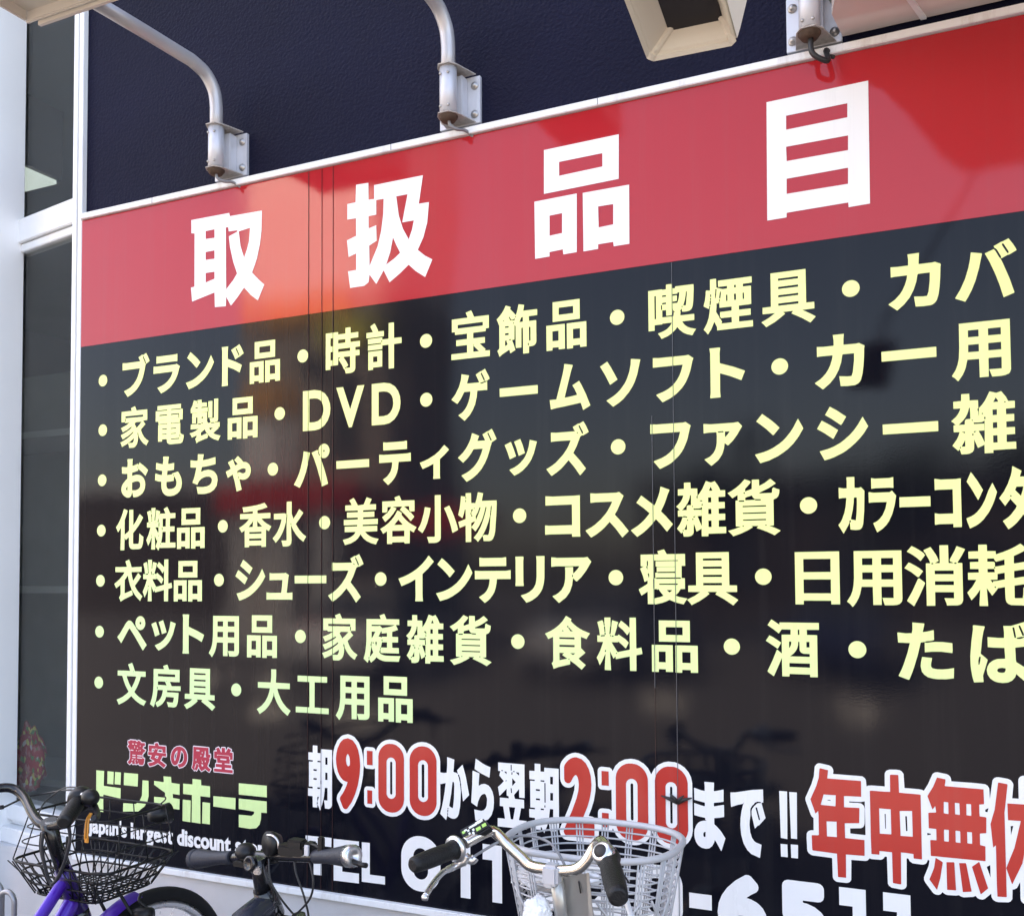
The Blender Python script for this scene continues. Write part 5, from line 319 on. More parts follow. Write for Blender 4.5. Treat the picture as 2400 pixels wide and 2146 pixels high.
('subtitle', [[-10834,2963,-1,221,3,3,40,0,3,-3,0,-218,-3,-3], [-10747,2960,-18,6,-12,12,-7,15,0,18,4,14,15,17,40,19,1,8,-5,4,-6,1,-16,-7,-6,-7,-6,-1,-6,-13,-12,-11,-1,58,7,11,18,11,16,5,18,0,12,-3,17,-8,9,-9,6,-13,3,-10,0,-66,3,-1,12,8,3,-1,0,-38,-17,-15,-14,-4,-10,0,-18,8,-10,-6], [-10731,3001,8,4,0,16,-13,-8,1,-10], [-10654,2963,0,153,42,1,4,-5,12,6,14,3,22,-9,18,-16,-22,-41,-4,0,-22,18,-8,-3,-6,-8,-5,-22,0,-76], [-10479,2895,-16,2,-20,8,-15,12,-8,12,-2,30,9,17,12,9,-3,8,0,12,10,14,-9,10,-7,12,-2,10,2,28,7,13,15,15,23,9,76,0,3,-3,0,-36,-3,-3,-12,2,3,-23,-11,-28,-18,-16,-22,-8,42,-15,13,-13,6,-14,-1,-24,-10,-20,-16,-12,-20,-7], [-10488,2939,27,-1,9,7,-9,9,-22,2,-11,-7,0,-6], [-10478,3047,9,0,6,8,0,8,-6,9,-8,0,-7,-7,0,-12], [-10336,2960,-24,6,-14,10,-15,17,-10,26,-2,36,6,24,6,12,13,14,24,12,24,3,14,-3,18,-10,16,-20,9,-26,2,-24,-2,-52,-4,-6,-21,-13,-28,-6], [-10349,3065,27,-1,1,3,-5,6,-10,3,-8,-4], [-10335,3009,21,-1,27,17,-61,1,2,-10], [-10223,2960,-18,4,-25,13,1,54,32,-23,21,-1,-9,14,-19,10,-19,19,-7,27,8,24,11,10,24,9,18,0,16,-5,20,-10,0,-52,-36,25,-11,-1,0,-10,15,-10,14,-6,17,-16,7,-14,1,-18,-9,-22,-10,-11,-16,-8], [-10091,2960,-14,2,-14,8,-13,15,-6,22,0,62,-3,3,-14,0,-3,3,1,17,66,70,1,-43,35,-1,3,-3,-1,-42,-37,-2,0,-60,3,-4,8,-1,30,17,3,-2,-1,-47,-24,-12]]),
('subtitle', [[-9909,2963,-20,4,-12,6,-22,23,-11,34,3,38,10,22,18,18,26,11,28,1,0,66,44,1,3,-3,0,-218,-3,-3], [-9906,3008,13,-1,3,3,0,62,-3,3,-18,-3,-10,-10,-5,-12,3,-30,6,-9], [-9819,3121,-17,13,-2,22,7,10,10,6,18,0,12,-10,4,-18,-8,-16,-6,-5], [-9835,2963,-1,151,3,3,42,0,3,-3,0,-148,-3,-3], [-9740,2960,-18,4,-25,13,1,54,32,-23,21,-1,-9,14,-19,10,-19,19,-7,27,8,24,11,10,24,9,18,0,16,-5,20,-10,0,-52,-36,25,-11,-1,0,-10,15,-10,14,-6,17,-16,7,-14,1,-18,-9,-22,-10,-11,-16,-8], [-9606,2960,-22,4,-12,6,-22,20,-11,25,-2,36,10,36,15,17,26,13,30,3,22,-7,14,-8,1,-52,-3,-1,-34,21,-14,0,-10,-5,-7,-11,-2,-28,10,-16,19,-6,42,14,1,-46,-3,-5,-16,-6], [-9481,2960,-30,8,-26,22,-12,25,-3,36,5,20,8,16,18,19,24,11,26,3,20,-5,20,-10,15,-14,12,-24,4,-26,-6,-32,-8,-16,-14,-16,-23,-13], [-9484,3007,19,1,10,10,5,11,0,24,-11,16,-10,5,-14,-1,-9,-4,-10,-20,0,-16,5,-14], [-9348,2960,-12,2,-19,11,-10,12,-8,22,1,110,44,0,1,-92,5,-17,10,-4,8,4,7,9,1,100,46,0,0,-152,-40,-1,-2,5,-14,-7], [-9269,2963,0,153,38,1,4,-4,30,8,14,-3,12,-6,15,-14,8,-20,2,-114,-47,0,-1,100,-5,11,-10,2,-10,-6,-5,-9,0,-98], [-9075,2960,-14,2,-14,8,-13,15,-6,22,0,62,-3,3,-14,0,-3,3,1,17,66,70,2,-43,34,-1,3,-3,-1,-42,-36,-2,-1,-60,3,-4,8,-1,30,17,3,-2,-1,-47,-24,-12]]),
('subtitle', [[-8914,2960,-18,4,-25,13,1,54,32,-23,21,-1,-9,14,-19,10,-19,19,-7,27,8,24,11,10,24,9,18,0,16,-5,20,-10,0,-52,-36,25,-11,-1,0,-10,15,-10,14,-6,17,-16,7,-14,1,-18,-9,-22,-10,-11,-16,-8], [-8782,2960,-14,2,-14,8,-13,15,-6,22,0,62,-3,3,-14,0,-3,3,1,17,66,70,1,-43,35,-1,3,-3,-1,-42,-37,-2,0,-60,3,-4,8,-1,30,17,3,-2,-1,-47,-24,-12], [-8663,2960,-30,8,-26,22,-12,25,-3,36,5,20,8,16,18,19,24,11,26,3,20,-5,20,-10,15,-14,12,-24,4,-26,-6,-32,-8,-16,-14,-16,-23,-13], [-8666,3007,19,1,10,10,5,11,0,24,-11,16,-10,5,-14,-1,-9,-4,-10,-20,0,-16,5,-14], [-8578,2963,0,153,42,1,4,-5,12,6,14,3,22,-9,18,-16,-22,-41,-4,0,-22,18,-9,-3,-6,-8,-4,-22,-1,-76], [-8400,2960,-24,6,-14,10,-14,17,-11,26,-2,36,7,24,6,12,12,14,24,12,24,3,14,-3,18,-10,17,-20,8,-26,2,-24,-2,-52,-4,-6,-21,-13,-28,-6], [-8412,3065,26,-1,2,3,-6,6,-10,3,-8,-4], [-8399,3009,21,-1,28,17,-62,1,2,-10]]),
('hours', [[-7583,3655,-30,59,-10,13,-3,-1,-1,-36,-70,0,-2,138,-70,1,-3,3,0,94,71,1,3,3,-1,19,-56,0,-3,3,0,312,3,3,56,1,1,16,-3,3,-67,1,0,94,3,3,66,1,1,88,3,3,68,-1,1,-88,3,-3,46,1,1,48,3,3,174,0,3,-3,0,-676,-3,-16,-8,-24,-6,-8,-22,-16,-18,-5,-50,0,-5,3,-4,44,-8,36,2,14,-6,6,55,0,1,156,-3,3,-38,0,-11,-93,-11,-56,-18,-62], [-7688,4040,53,0,0,22,-52,1], [-7688,4154,53,0,0,20,-52,1], [-7634,3732,11,-1,3,3,0,22,-5,6,20,52,3,12,-3,3,-18,0,-3,-3,0,-64,-8,-6], [-7626,3928,41,0,2,20,-42,1], [-7626,4268,49,0,0,18,-48,1], [-7578,3992,11,-1,3,3,0,44,-3,3,-8,0,-3,-3], [-7505,4052,36,0,0,93,-35,-1], [-7504,4244,35,0,0,93,-35,-1]]),
('hours', [[-5748,3715,-72,60,-7,9,24,80,20,88,18,96,15,106,-74,-19,-7,139,7,3,26,-4,32,0,31,7,6,90,0,92,5,3,93,-23,-13,-148,42,-7,20,-14,-12,45,70,69,5,1,28,-88,20,-76,38,-186,-79,-81,-4,2,-17,121,-3,6,1,16,-3,4,1,16,-3,4,-1,36,-2,10,-5,2,3,4,-2,20,-8,36,-7,12,-3,14,-5,9,-12,0,-1,-11,10,-20,15,-62,4,-2,-3,-12,4,-32,5,-4,-3,-4,0,-12,4,-4,-2,-16,4,-4,0,-24,-4,-96,-8,-84,-18,-84,-12,-24,-19,-21,-22,-11,-14,-3,-22,0,-20,5,-40,18,-1,18,6,4,0,10,-3,3,-10,0,-1,-11,4,-8,-14,-58], [-5730,3808,13,0,0,10,-3,4,5,4,-1,13,-12,-1,-1,-12,3,-4,-5,-4], [-5726,3846,12,0,1,12,-13,1], [-5665,3864,10,0,6,20,12,104,4,142,-4,36,-7,11,-12,-2,-3,-11,-16,-124,-28,-150,3,-8]]),
('hours', [[-5332,3746,-16,2,-3,3,-15,124,92,-9,33,11,26,26,14,34,6,62,-2,24,-14,36,-13,11,-12,0,-26,-12,-18,-18,-12,-19,-22,-50,-14,-61,-78,43,15,216,4,144,2,14,3,3,87,-25,-10,-126,1,-22,34,21,34,8,18,0,42,-14,29,-27,24,-44,14,-52,2,-24,2,-44,-8,-80,-24,-70,-39,-49,-8,-8,-62,-28], [-5170,4266,-112,44,-76,41,13,118,3,6,90,-51,48,-20,55,-17,-12,-116,-3,-6]]),
('hours', [[-5057,3708,0,96,92,1,3,3,-23,138,-40,1,-3,3,1,94,114,1,3,3,-7,24,-18,1,-3,3,-1,78,-90,-89,-4,-1,-18,102,48,43,29,31,-59,60,14,52,-26,1,-3,3,1,96,338,0,0,-386,-68,0,-2,98,-66,-74,12,-44,116,-2,1,-94,-3,-3,-36,-1,-28,-138,2,-3,94,-1,0,-96], [-5007,4354,20,0,0,12,-20,0], [-4942,4324,4,0,-1,28,-31,0], [-4953,4238,8,1,7,7,-1,6,-8,0,-6,-6], [-4888,3806,31,0,26,140,-80,0], [-4883,4110,10,-1,3,3,-4,50,-3,3,-8,0,-3,-3], [-4885,4370,10,-1,3,3,0,62,-3,3,-8,0,-3,-3], [-4877,4322,10,-1,3,3,2,24,-5,5,-8,-3], [-4868,4194,3,-1,44,47,-46,42], [-4855,4354,20,0,0,12,-20,0], [-4782,4320,4,0,-1,34,-43,0]]),
('hours', [[-4466,3689,-28,54,-10,13,-3,-1,-1,-34,-70,0,-2,130,-68,1,-3,3,0,92,69,1,3,3,0,12,-3,3,-52,0,-3,3,0,300,3,3,52,0,3,3,0,10,-3,3,-65,1,0,94,3,3,64,1,1,82,3,3,68,-1,1,-82,3,-3,44,1,1,44,3,3,172,0,3,-3,0,-644,-3,-16,-10,-26,-7,-10,-13,-8,-22,-7,-55,1,-12,76,2,16,-6,6,55,2,1,146,-3,3,-38,0,-11,-91,-13,-60,-12,-42,-34,-84], [-4567,4057,49,-1,3,3,0,14,-3,3,-46,0,-3,-3], [-4567,4163,49,-1,3,3,0,14,-3,3,-46,0,-3,-3], [-4506,3791,20,52,1,6,-3,3,-16,0,-3,-3], [-4507,4273,45,-1,3,3,0,10,-3,3,-42,0,-3,-3], [-4507,3949,39,0,2,16,-40,1], [-4461,3981,13,0,0,25,-13,-1], [-4459,4037,11,-1,3,3,0,218,-3,3,-8,0,-3,-3], [-4388,4067,36,0,0,87,-35,-1], [-4387,4251,35,0,0,87,-35,-1]]),
('hours', [[-2428,3710,-51,89,-15,20,-9,-32,-20,-36,-31,-27,-38,-8,-44,6,-36,21,-24,32,-14,40,-5,42,4,48,17,46,24,32,28,18,28,9,38,3,-16,6,-4,24,-64,7,-52,11,0,128,76,-19,28,-4,10,0,3,3,-1,34,-114,20,-1,126,5,2,74,-21,36,-3,1,48,-4,40,3,9,102,-1,-4,-90,18,1,84,24,3,-3,-2,-124,-35,-9,-62,-11,-7,-4,0,-32,3,-3,100,25,5,-2,0,-124,-49,-13,-54,-9,-3,-4,0,-56,3,-8,24,-19,45,-47,45,-68,-43,-134], [-2605,3839,8,0,4,12,2,40,-3,3,-12,-3,-11,-16,1,-24,4,-9]]),
('hours', [[-2026,3684,-85,30,-41,37,-37,63,-24,88,-8,98,4,76,10,68,16,66,13,36,-12,-19,-56,-16,-68,-28,-3,15,-4,94,1,43,50,4,176,40,114,15,1,-134,-3,-3,-14,0,-2,-3,40,-154,-70,-83,-8,2,-25,-29,-7,-7,-3,1,-30,136,0,40,6,22,23,34,6,3,20,22,18,8,24,1,0,13,-36,0,-25,-13,-17,-24,-10,-7,-19,-31,-4,-20,1,-50,-9,-64,-2,-42,6,-72,18,-58,21,-30,20,-14,57,-18,-18,-134], [-2028,4074,12,0,0,14,-28,112,-12,3,-3,-3,0,-10]]),
('hours', [[-1815,4393,80,1,-4,-487,-66,6], [-1809,3851,69,1,2,-130,-68,0]]),
('hours', [[-1713,4391,76,1,-5,-474,-60,0], [-1706,3857,72,1,-2,-137,-67,0]]),
('hours_red', [[-7205,3711,-18,10,-8,10,-40,84,-5,20,7,24,39,50,34,56,28,60,8,28,-31,6,-36,12,-33,28,-23,28,-24,44,-18,62,-7,40,-4,62,8,72,17,60,34,66,22,25,32,28,68,18,68,-20,21,-19,34,-38,32,-64,20,-78,4,-26,6,-92,-8,-108,-16,-80,-12,-56,-38,-110,-52,-104,-65,-86,-20,-12], [-7155,4251,8,0,21,14,2,50,-4,36,-6,24,-10,20,-13,12,-10,-10,-10,-22,-5,-16,-2,-38,9,-42,10,-18]]),
('hours_red', [[-6870,4289,-1,177,85,0,0,-176], [-6864,3810,-1,167,73,0,0,-166]]),
('hours_red', [[-6535,3732,-28,4,-26,8,-18,8,-36,25,-24,26,-15,23,-16,44,-4,30,0,506,8,44,14,32,20,28,24,24,31,21,24,10,38,8,52,0,32,-6,22,-8,43,-27,30,-32,14,-22,12,-28,8,-50,0,-496,-8,-48,-16,-36,-24,-32,-23,-21,-28,-17,-24,-10,-46,-9], [-6528,3900,23,0,29,12,18,20,8,26,0,388,-4,18,-14,22,-17,13,-20,6,-26,0,-27,-13,-18,-22,-6,-20,0,-394,4,-16,15,-22,10,-8]]),
('hours_red', [[-6080,3734,-50,10,-47,24,-39,40,-27,52,-8,46,0,496,8,44,16,36,22,30,28,26,53,27,44,8,36,0,46,-8,28,-12,30,-21,34,-36,16,-28,10,-26,7,-34,0,-510,-7,-34,-14,-34,-20,-30,-26,-26,-30,-20,-28,-12,-46,-9], [-6075,3902,23,-1,28,11,15,12,9,14,7,20,0,390,-7,20,-16,21,-20,12,-16,4,-30,-2,-21,-11,-9,-7,-11,-15,-8,-24,0,-386,4,-16,15,-22,16,-12]]),
('hours_red', [[-4177,3690,-22,6,-16,17,-7,24,3,18,101,224,54,140,24,88,6,70,-4,44,-8,32,-11,19,-12,10,-9,-3,-17,-17,-14,-21,-19,-38,-17,-17,-12,-4,-20,0,-22,12,-8,13,-5,20,0,136,7,24,27,36,22,22,29,20,18,8,22,7,28,2,62,-17,49,-42,38,-66,20,-72,8,-100,-4,-62,-18,-96,-30,-94,-62,-144,3,-3,96,0,20,-5,14,-9,9,-13,4,-20,0,-102,-4,-20,-9,-13,-14,-10,-20,-4]]),
('hours_red', [[-3761,4292,0,160,84,0,1,-160], [-3760,3831,-1,158,81,0,0,-158]]),
('hours_red', [[-3428,3719,-20,2,-34,10,-28,14,-24,17,-26,29,-14,22,-12,28,-6,24,-3,22,0,504,9,46,10,24,16,27,22,24,16,14,46,24,34,8,44,2,50,-8,32,-14,25,-17,16,-14,20,-24,14,-24,10,-26,6,-26,2,-24,0,-488,-2,-26,-14,-46,-20,-34,-21,-23,-32,-23,-36,-16,-44,-9], [-3421,3887,23,0,29,12,20,24,6,26,0,380,-4,20,-10,18,-13,13,-16,8,-18,4,-22,-2,-22,-11,-18,-20,-9,-24,0,-392,5,-16,14,-22,10,-8]]),
('hours_red', [[-2980,3727,-44,8,-24,10,-42,30,-20,22,-15,23,-12,28,-6,24,-2,22,0,500,8,44,14,32,22,30,28,26,33,19,38,12,66,2,32,-6,30,-12,34,-24,32,-37,14,-26,10,-30,5,-28,0,-506,-9,-42,-12,-28,-25,-36,-24,-22,-23,-15,-28,-12,-44,-8], [-2973,3896,21,-1,26,10,16,17,11,26,0,390,-5,16,-11,18,-13,11,-22,8,-24,0,-22,-8,-11,-9,-12,-16,-6,-20,0,-388,2,-12,10,-18,15,-15]]),
('hours_red_outline', [[-7207,3660,-18,4,-20,10,-20,18,-56,115,-5,28,7,34,10,20,43,56,38,70,-37,22,-47,44,-43,76,-21,72,-10,106,10,86,17,60,42,83,64,61,26,12,72,17,48,-11,50,-20,65,-66,40,-80,20,-78,6,-40,6,-92,-8,-108,-8,-46,-22,-104,-38,-110,-60,-120,-66,-88,-19,-17,-20,-10,-20,-4]]),
('hours_red_outline', [[-6535,3682,-58,10,-44,20,-22,15,-48,48,-24,42,-14,36,-1,-40,-4,-20,-8,-12,-17,-13,-20,-4,-80,2,-18,9,-14,18,-5,20,0,162,5,20,6,11,14,11,12,5,80,2,20,-5,20,-17,3,3,0,250,-17,-9,-20,-4,-80,0,-24,6,-18,19,-7,24,0,172,11,30,18,14,20,5,80,0,20,-5,12,-7,11,-13,5,-19,32,61,44,46,30,20,40,18,52,11,52,0,28,-4,30,-9,42,-20,28,-19,30,-30,23,-33,19,-42,34,62,36,39,30,21,52,24,58,11,68,-4,52,-17,42,-24,31,-26,32,-42,24,-54,8,-48,0,-510,-10,-54,-32,-64,-22,-26,-30,-26,-23,-15,-44,-20,-60,-10,-54,2,-46,10,-62,33,-50,49,-34,62,-34,-66,-32,-34,-22,-18,-60,-30,-60,-10], [-6522,3951,15,1,7,11,0,380,-11,13,-12,-1,-9,-10,0,-382], [-6070,3953,13,-1,13,13,0,378,-5,8,-10,5,-14,-3,-9,-12,0,-374]]),
('hours_red_outline', [[-4177,3640,-32,6,-20,10,-20,18,-18,35,-5,28,2,18,5,20,99,218,44,112,32,104,6,66,-3,1,-9,-13,-19,-17,-26,-12,-26,-3,-32,5,-20,10,-19,17,-17,30,-7,34,0,136,5,28,12,27,27,35,31,31,30,21,46,20,36,7,42,-4,46,-13,37,-22,42,-40,46,-82,24,-100,6,-76,-4,-72,-20,-112,-30,-92,-33,-80,2,-3,48,-5,26,-12,19,-16,15,-23,1,107,5,20,12,17,12,7,20,5,76,0,20,-5,16,-11,3,3,-1,233,-14,-8,-20,-4,-80,0,-20,4,-10,7,-16,24,-3,170,7,24,18,18,24,7,94,-3,23,-14,11,-23,32,60,48,47,62,32,70,13,44,-2,42,-9,64,-32,48,-45,36,-65,32,61,50,49,62,32,52,11,66,-2,32,-7,30,-12,50,-31,43,-47,26,-52,12,-62,0,-506,-10,-56,-20,-44,-26,-36,-47,-41,-54,-26,-40,-8,-52,-2,-60,10,-44,20,-38,28,-30,33,-32,57,-36,-68,-30,-32,-32,-24,-46,-22,-32,-8,-32,-4,-54,2,-40,8,-24,10,-52,33,-38,40,-36,67,-5,-19,-11,-13,-12,-8,-20,-4,-88,2,-12,4,-16,14,-1,-67,-6,-34,-10,-20,-17,-19,-30,-18,-34,-6], [-3414,3937,15,1,7,13,0,376,-4,10,-11,5,-10,-3,-7,-10,0,-380], [-2969,3947,12,-1,7,9,0,378,-9,9,-10,-1,-7,-8,0,-378]]),
('holiday_red', [[-1245,3582,-6,232,-236,7,-5,7,-3,144,8,3,52,4,11,5,0,202,-3,39,-24,-26,-2,-2,-3,5,-46,134,61,142,25,82,8,88,5,11,80,-15,-9,-80,3,-3,318,0,3,-3,-1,-154,-134,-5,-28,-2,-3,-3,-1,-108,132,5,12,0,3,-3,-5,-148,-138,-14,1,-144,3,-3,182,-1,-2,-152,-4,-5,-174,-5,-2,-232], [-1294,4288,33,-1,4,3,4,108,-118,-2,-30,-104,6,-3], [-1345,3978,96,2,0,154,-98,-6]]),
('holiday_red', [[-670,3582,-38,2,-16,2,-3,3,-3,296,-114,1,-3,-3,-1,-34,-74,-2,-3,140,-1,484,18,3,130,0,42,3,1,164,9,5,46,2,20,0,3,-3,3,-170,178,-1,16,-2,3,-3,0,-620,-3,-3,-70,1,-3,6,0,34,-3,3,-68,4,-44,-1,-3,-308,-3,-3], [-840,4057,102,3,5,3,-1,242,-108,0], [-648,4055,112,2,-2,250,-108,-9,-6,-3]]),
('holiday_red', [[-374,3890,-3,5,-2,144,3,3,14,2,39,1,0,106,-3,3,-64,1,-1,146,13,5,54,6,3,5,-6,54,-4,0,-19,-29,-4,-1,-42,124,53,94,37,92,74,-11,1,-11,-8,-48,3,-7,336,-3,2,-138,-2,-3,-40,-7,-1,-78,3,-33,46,-2,11,-5,-4,-144,-3,-3,-48,-8,-4,-3,-1,-102,3,-5,34,-5,9,-4,-2,-138], [-330,3572,-64,89,43,114,17,101,50,-27,13,-10,-26,-156,-30,-110], [-223,4043,8,0,2,12,2,98,-3,3,-36,0,-3,-3,-2,-22,0,-84,3,-3], [-225,4309,11,-1,3,3,0,106,-3,3,-34,2,-3,-3,-2,-104,3,-3], [-238,3582,-1,261,3,3,62,6,5,-7,10,-256,-3,-3], [-135,4043,24,0,0,106,-5,5,-32,2,-5,-7,0,-102,3,-3], [-117,4309,6,2,-2,106,-3,3,-34,2,-3,-3,0,-104,3,-3], [-100,3578,-27,271,57,7,5,-9,42,-254,-15,-5], [-39,4311,25,-1,3,3,0,104,-3,3,-34,0,-4,-3,-1,-102,3,-3], [-31,4045,22,0,0,106,-3,3,-36,0,-3,-3,0,-102,3,-3], [54,3578,-70,249,62,53,5,-7,68,-230,-2,-6,-59,-59]]),
('holiday_red', [[198,3573,-3,118,0,358,-3,3,-18,-22,-3,1,-18,218,38,138,34,246,2,12,9,1,62,-8,9,-5,-32,-266,2,-786,-3,-3,-16,-2], [444,3579,2,494,-30,-164,-89,-202,-4,0,-45,142,74,198,58,252,-2,3,-105,-3,-2,154,3,3,144,3,1,218,81,-1,3,-3,-2,-212,241,4,-3,-146,-3,-3,-222,-8,-4,-3,67,-246,122,-204,-43,-138,-6,-13,-121,181,-29,120,-3,-124,0,-296,-7,-5], [532,4273,6,34,-7,-4]]),
('holiday_red_outline', [[-341,3523,-16,8,-12,11,-61,83,-12,24,0,28,44,114,8,50,-13,10,-14,-34,-8,-9,-18,-9,-16,-3,-84,3,-25,16,-13,26,-16,0,-5,-270,-9,-18,-9,-10,-17,-8,-16,-3,-86,7,-24,15,-11,19,-4,260,-3,3,-16,0,-18,-26,-20,-10,-86,-3,-20,5,-17,-21,-19,-9,-137,-5,-5,-198,-8,-16,-9,-10,-17,-8,-16,-3,-88,0,-18,9,-11,10,-8,16,-2,16,-2,174,-3,8,-186,5,-16,3,-25,16,-12,22,-2,16,-4,114,2,42,8,18,11,11,22,10,28,3,1,122,-19,17,-9,17,-48,138,-2,16,2,16,61,140,25,82,10,98,17,25,18,10,16,2,88,-14,22,-10,10,-11,8,-16,3,-18,-4,-26,3,-3,278,-2,24,-16,10,-19,4,-61,18,8,32,4,122,1,1,116,2,16,9,17,10,10,24,10,60,4,34,-2,20,-10,16,-25,6,-136,128,-1,32,-4,16,-7,40,70,41,98,11,11,16,8,18,2,80,-12,18,-8,12,-12,8,-17,4,-29,196,0,98,-4,20,-12,14,-23,4,-102,25,176,8,16,11,11,16,8,22,2,78,-10,24,-12,16,-25,3,-16,-13,-126,52,1,3,3,0,164,2,16,8,16,11,11,18,8,92,0,16,-2,17,-9,9,-10,8,-16,2,-176,188,3,16,-2,25,-17,9,-18,3,-34,-4,-126,-3,-16,-9,-18,-25,-16,-16,-3,-128,-4,-30,-2,-3,-3,50,-182,122,-206,-1,-30,-42,-136,-12,-28,-10,-11,-18,-9,-14,-2,-14,2,-17,8,-71,102,-3,-194,-9,-18,-8,-9,-22,-11,-90,-5,-16,3,-16,8,-11,10,-8,16,-2,16,1,152,-29,-60,-25,-16,-12,-2,-4,-90,-15,-24,-19,-10,-84,-9,-22,3,-16,8,-11,10,-8,16,-3,34,-56,-55,-20,-10,-26,1,-17,8,-15,18,-22,-12,-82,-15,-20,3,-22,12,-26,-7,-74,-4,-16,3,-16,8,-12,11,-18,-23,-18,-9], [143,3743,0,118,-31,-20], [-984,4027,10,2,-2,332,-35,-9,-114,-5,-1,-8,3,-3,80,4,28,-2,16,-8,10,-10,8,-17,3,-16,-4,-146,-3,-16,-8,-16,-10,-10,-16,-8,-102,-12,2,-50], [-406,4085,33,8,0,10,-32,4], [-597,4107,10,-1,3,3,-2,140,-3,3,-13,-3], [-789,4109,7,2,0,142,-3,3,-7,-3], [325,4159,21,86,-3,5,-19,-5], [-1335,4339,28,-1,3,5,-3,3,-24,0], [126,4357,3,0,4,12,6,28,-29,-18,1,-19]]),
('phone', [[-7808,3319,403,9,-3,-117,-155,-1,4,-371,-122,-5,-1,373,-126,-3]]),
('phone', [[-7374,3321,383,5,-3,-102,-248,-7,0,-114,227,3,0,-97,-227,-4,0,-80,251,4,0,-122,-382,-9]]),
('phone', [[-6949,3323,119,3,0,-390,221,2,0,-98,-340,-5]]),
('phone', [[-5825,3224,-3,41,-9,39,-16,38,-21,35,-27,31,-31,26,-35,21,-37,16,-40,10,-41,3,-29,0,-41,-3,-40,-10,-37,-16,-35,-21,-31,-26,-27,-31,-21,-35,-16,-38,-9,-39,-3,-41,0,-143,3,-41,9,-40,16,-37,21,-35,27,-31,31,-27,35,-21,37,-16,40,-9,41,-3,29,0,41,3,40,9,37,16,35,21,31,27,27,31,21,35,16,37,9,40,3,41], [-5997,3237,-1,16,-4,16,-6,15,-8,14,-11,12,-12,10,-14,9,-14,6,-16,4,-16,1,-1,0,-16,-1,-16,-4,-14,-6,-14,-9,-12,-10,-11,-12,-8,-14,-6,-15,-4,-16,-1,-16,0,-170,1,-16,4,-15,6,-15,8,-14,11,-12,12,-11,14,-8,14,-6,16,-4,16,-1,1,0,16,1,16,4,14,6,14,8,12,11,11,12,8,14,6,15,4,15,1,16]]),
('phone', [[-5680,3484,260,0,0,-663,-130,0,0,483,-130,0]]),
('phone', [[-5257,3484,252,0,0,-663,-126,0,0,483,-126,0]]),
('phone', [[-4889,3072,208,0,0,160,-208,0]]),
('phone', [[-4395,2822,-34,4,-50,10,-80,26,-21,11,1,189,106,-48,54,-16,28,-4,50,2,34,10,22,14,10,10,5,11,-4,22,-16,18,-41,17,-46,6,-24,0,-124,-11,0,390,430,0,0,-167,-228,0,-3,-3,0,-42,3,-3,48,-3,84,-26,74,-50,43,-60,4,-12,14,-70,-16,-76,-42,-62,-69,-51,-78,-28,-74,-8]]),
('phone', [[-3975,2822,-1,73,108,110,93,105,56,79,14,30,5,26,-5,28,-6,12,-14,14,-14,6,-24,4,-28,-4,-32,-14,-21,-14,-119,-112,-1,242,57,36,38,18,34,12,40,9,52,2,64,-8,76,-31,56,-50,32,-56,15,-78,-9,-62,-28,-68,-42,-63,-62,-73,186,-2,0,-170]]),
('phone', [[-2850,3284,-3,31,-7,31,-12,29,-16,26,-21,24,-24,21,-26,16,-29,12,-31,7,-31,3,-124,0,-31,-3,-30,-7,-29,-12,-27,-16,-24,-21,-20,-24,-17,-26,-12,-29,-7,-31,-3,-31,0,-263,3,-32,7,-30,12,-29,17,-27,20,-24,24,-20,27,-16,29,-12,30,-8,31,-2,124,0,31,2,31,8,29,12,26,16,24,20,21,24,16,27,12,29,7,30,3,32], [-2990,3260,-1,12,-3,13,-5,11,-7,11,-8,9,-9,9,-11,6,-12,5,-12,3,-12,1,-84,0,-12,-1,-12,-3,-12,-5,-11,-6,-9,-9,-8,-9,-7,-11,-5,-11,-3,-13,-1,-12,0,-215,1,-13,3,-12,5,-12,7,-10,8,-10,9,-8,11,-7,12,-4,12,-3,12,-1,84,0,12,1,12,3,12,4,11,7,9,8,8,10,7,10,5,12,3,12,1,13]]),
('phone', [[-2779,3072,244,0,0,160,-244,0]]),
('phone', [[-2211,2813,-74,10,-20,6,-62,30,-38,34,-21,21,-32,60,-6,22,-10,74,12,90,4,14,34,82,55,79,86,83,102,68,14,5,24,0,26,-12,63,-67,7,-12,6,-28,-6,-26,-18,-23,-58,-35,-36,-27,-8,-9,46,-8,60,-26,24,-17,37,-35,31,-56,15,-74,-17,-76,-32,-54,-16,-17,-38,-32,-62,-30,-26,-6], [-2214,3008,21,1,16,8,9,15,-1,8,-4,6,-22,12,-18,3,-30,-2,-18,-7,3,-18,13,-15,14,-8]]),
('phone', [[-1656,2813,-80,12,-78,26,-24,20,-10,23,-3,16,0,76,3,16,10,23,22,17,14,5,24,0,58,-26,26,-8,24,-4,36,0,18,2,24,10,15,11,8,14,-2,12,-13,13,-32,15,-42,7,-74,-8,-20,2,-24,11,-18,22,-7,28,0,282,7,28,18,22,22,10,16,3,290,0,28,-7,23,-18,10,-22,2,-16,0,-66,-6,-28,-8,-12,-21,-17,-28,-6,-144,0,-3,-3,0,-16,13,-5,28,-3,76,-26,59,-42,13,-13,39,-63,14,-68,0,-26,-14,-68,-38,-62,-65,-53,-74,-30,-80,-10]]),
('phone', [[-1238,3484,254,0,0,-663,-127,0,0,483,-127,0]]),
('phone', [[-822,3484,252,0,0,-663,-126,0,0,483,-126,0]]),
]

# ------------------------------------------------------------------ setting
WY = 2.62                                             # front of the sign; the wall behind it runs along X
g = MB(); N_ = 24
g.quad((-150, -150, 0), (150, -150, 0), (150, 40, 0), (-150, 40, 0))
ground = g.build('ground', m_asphalt); tag(ground, 'grey asphalt forecourt in front of the store', 'ground', kind='structure')

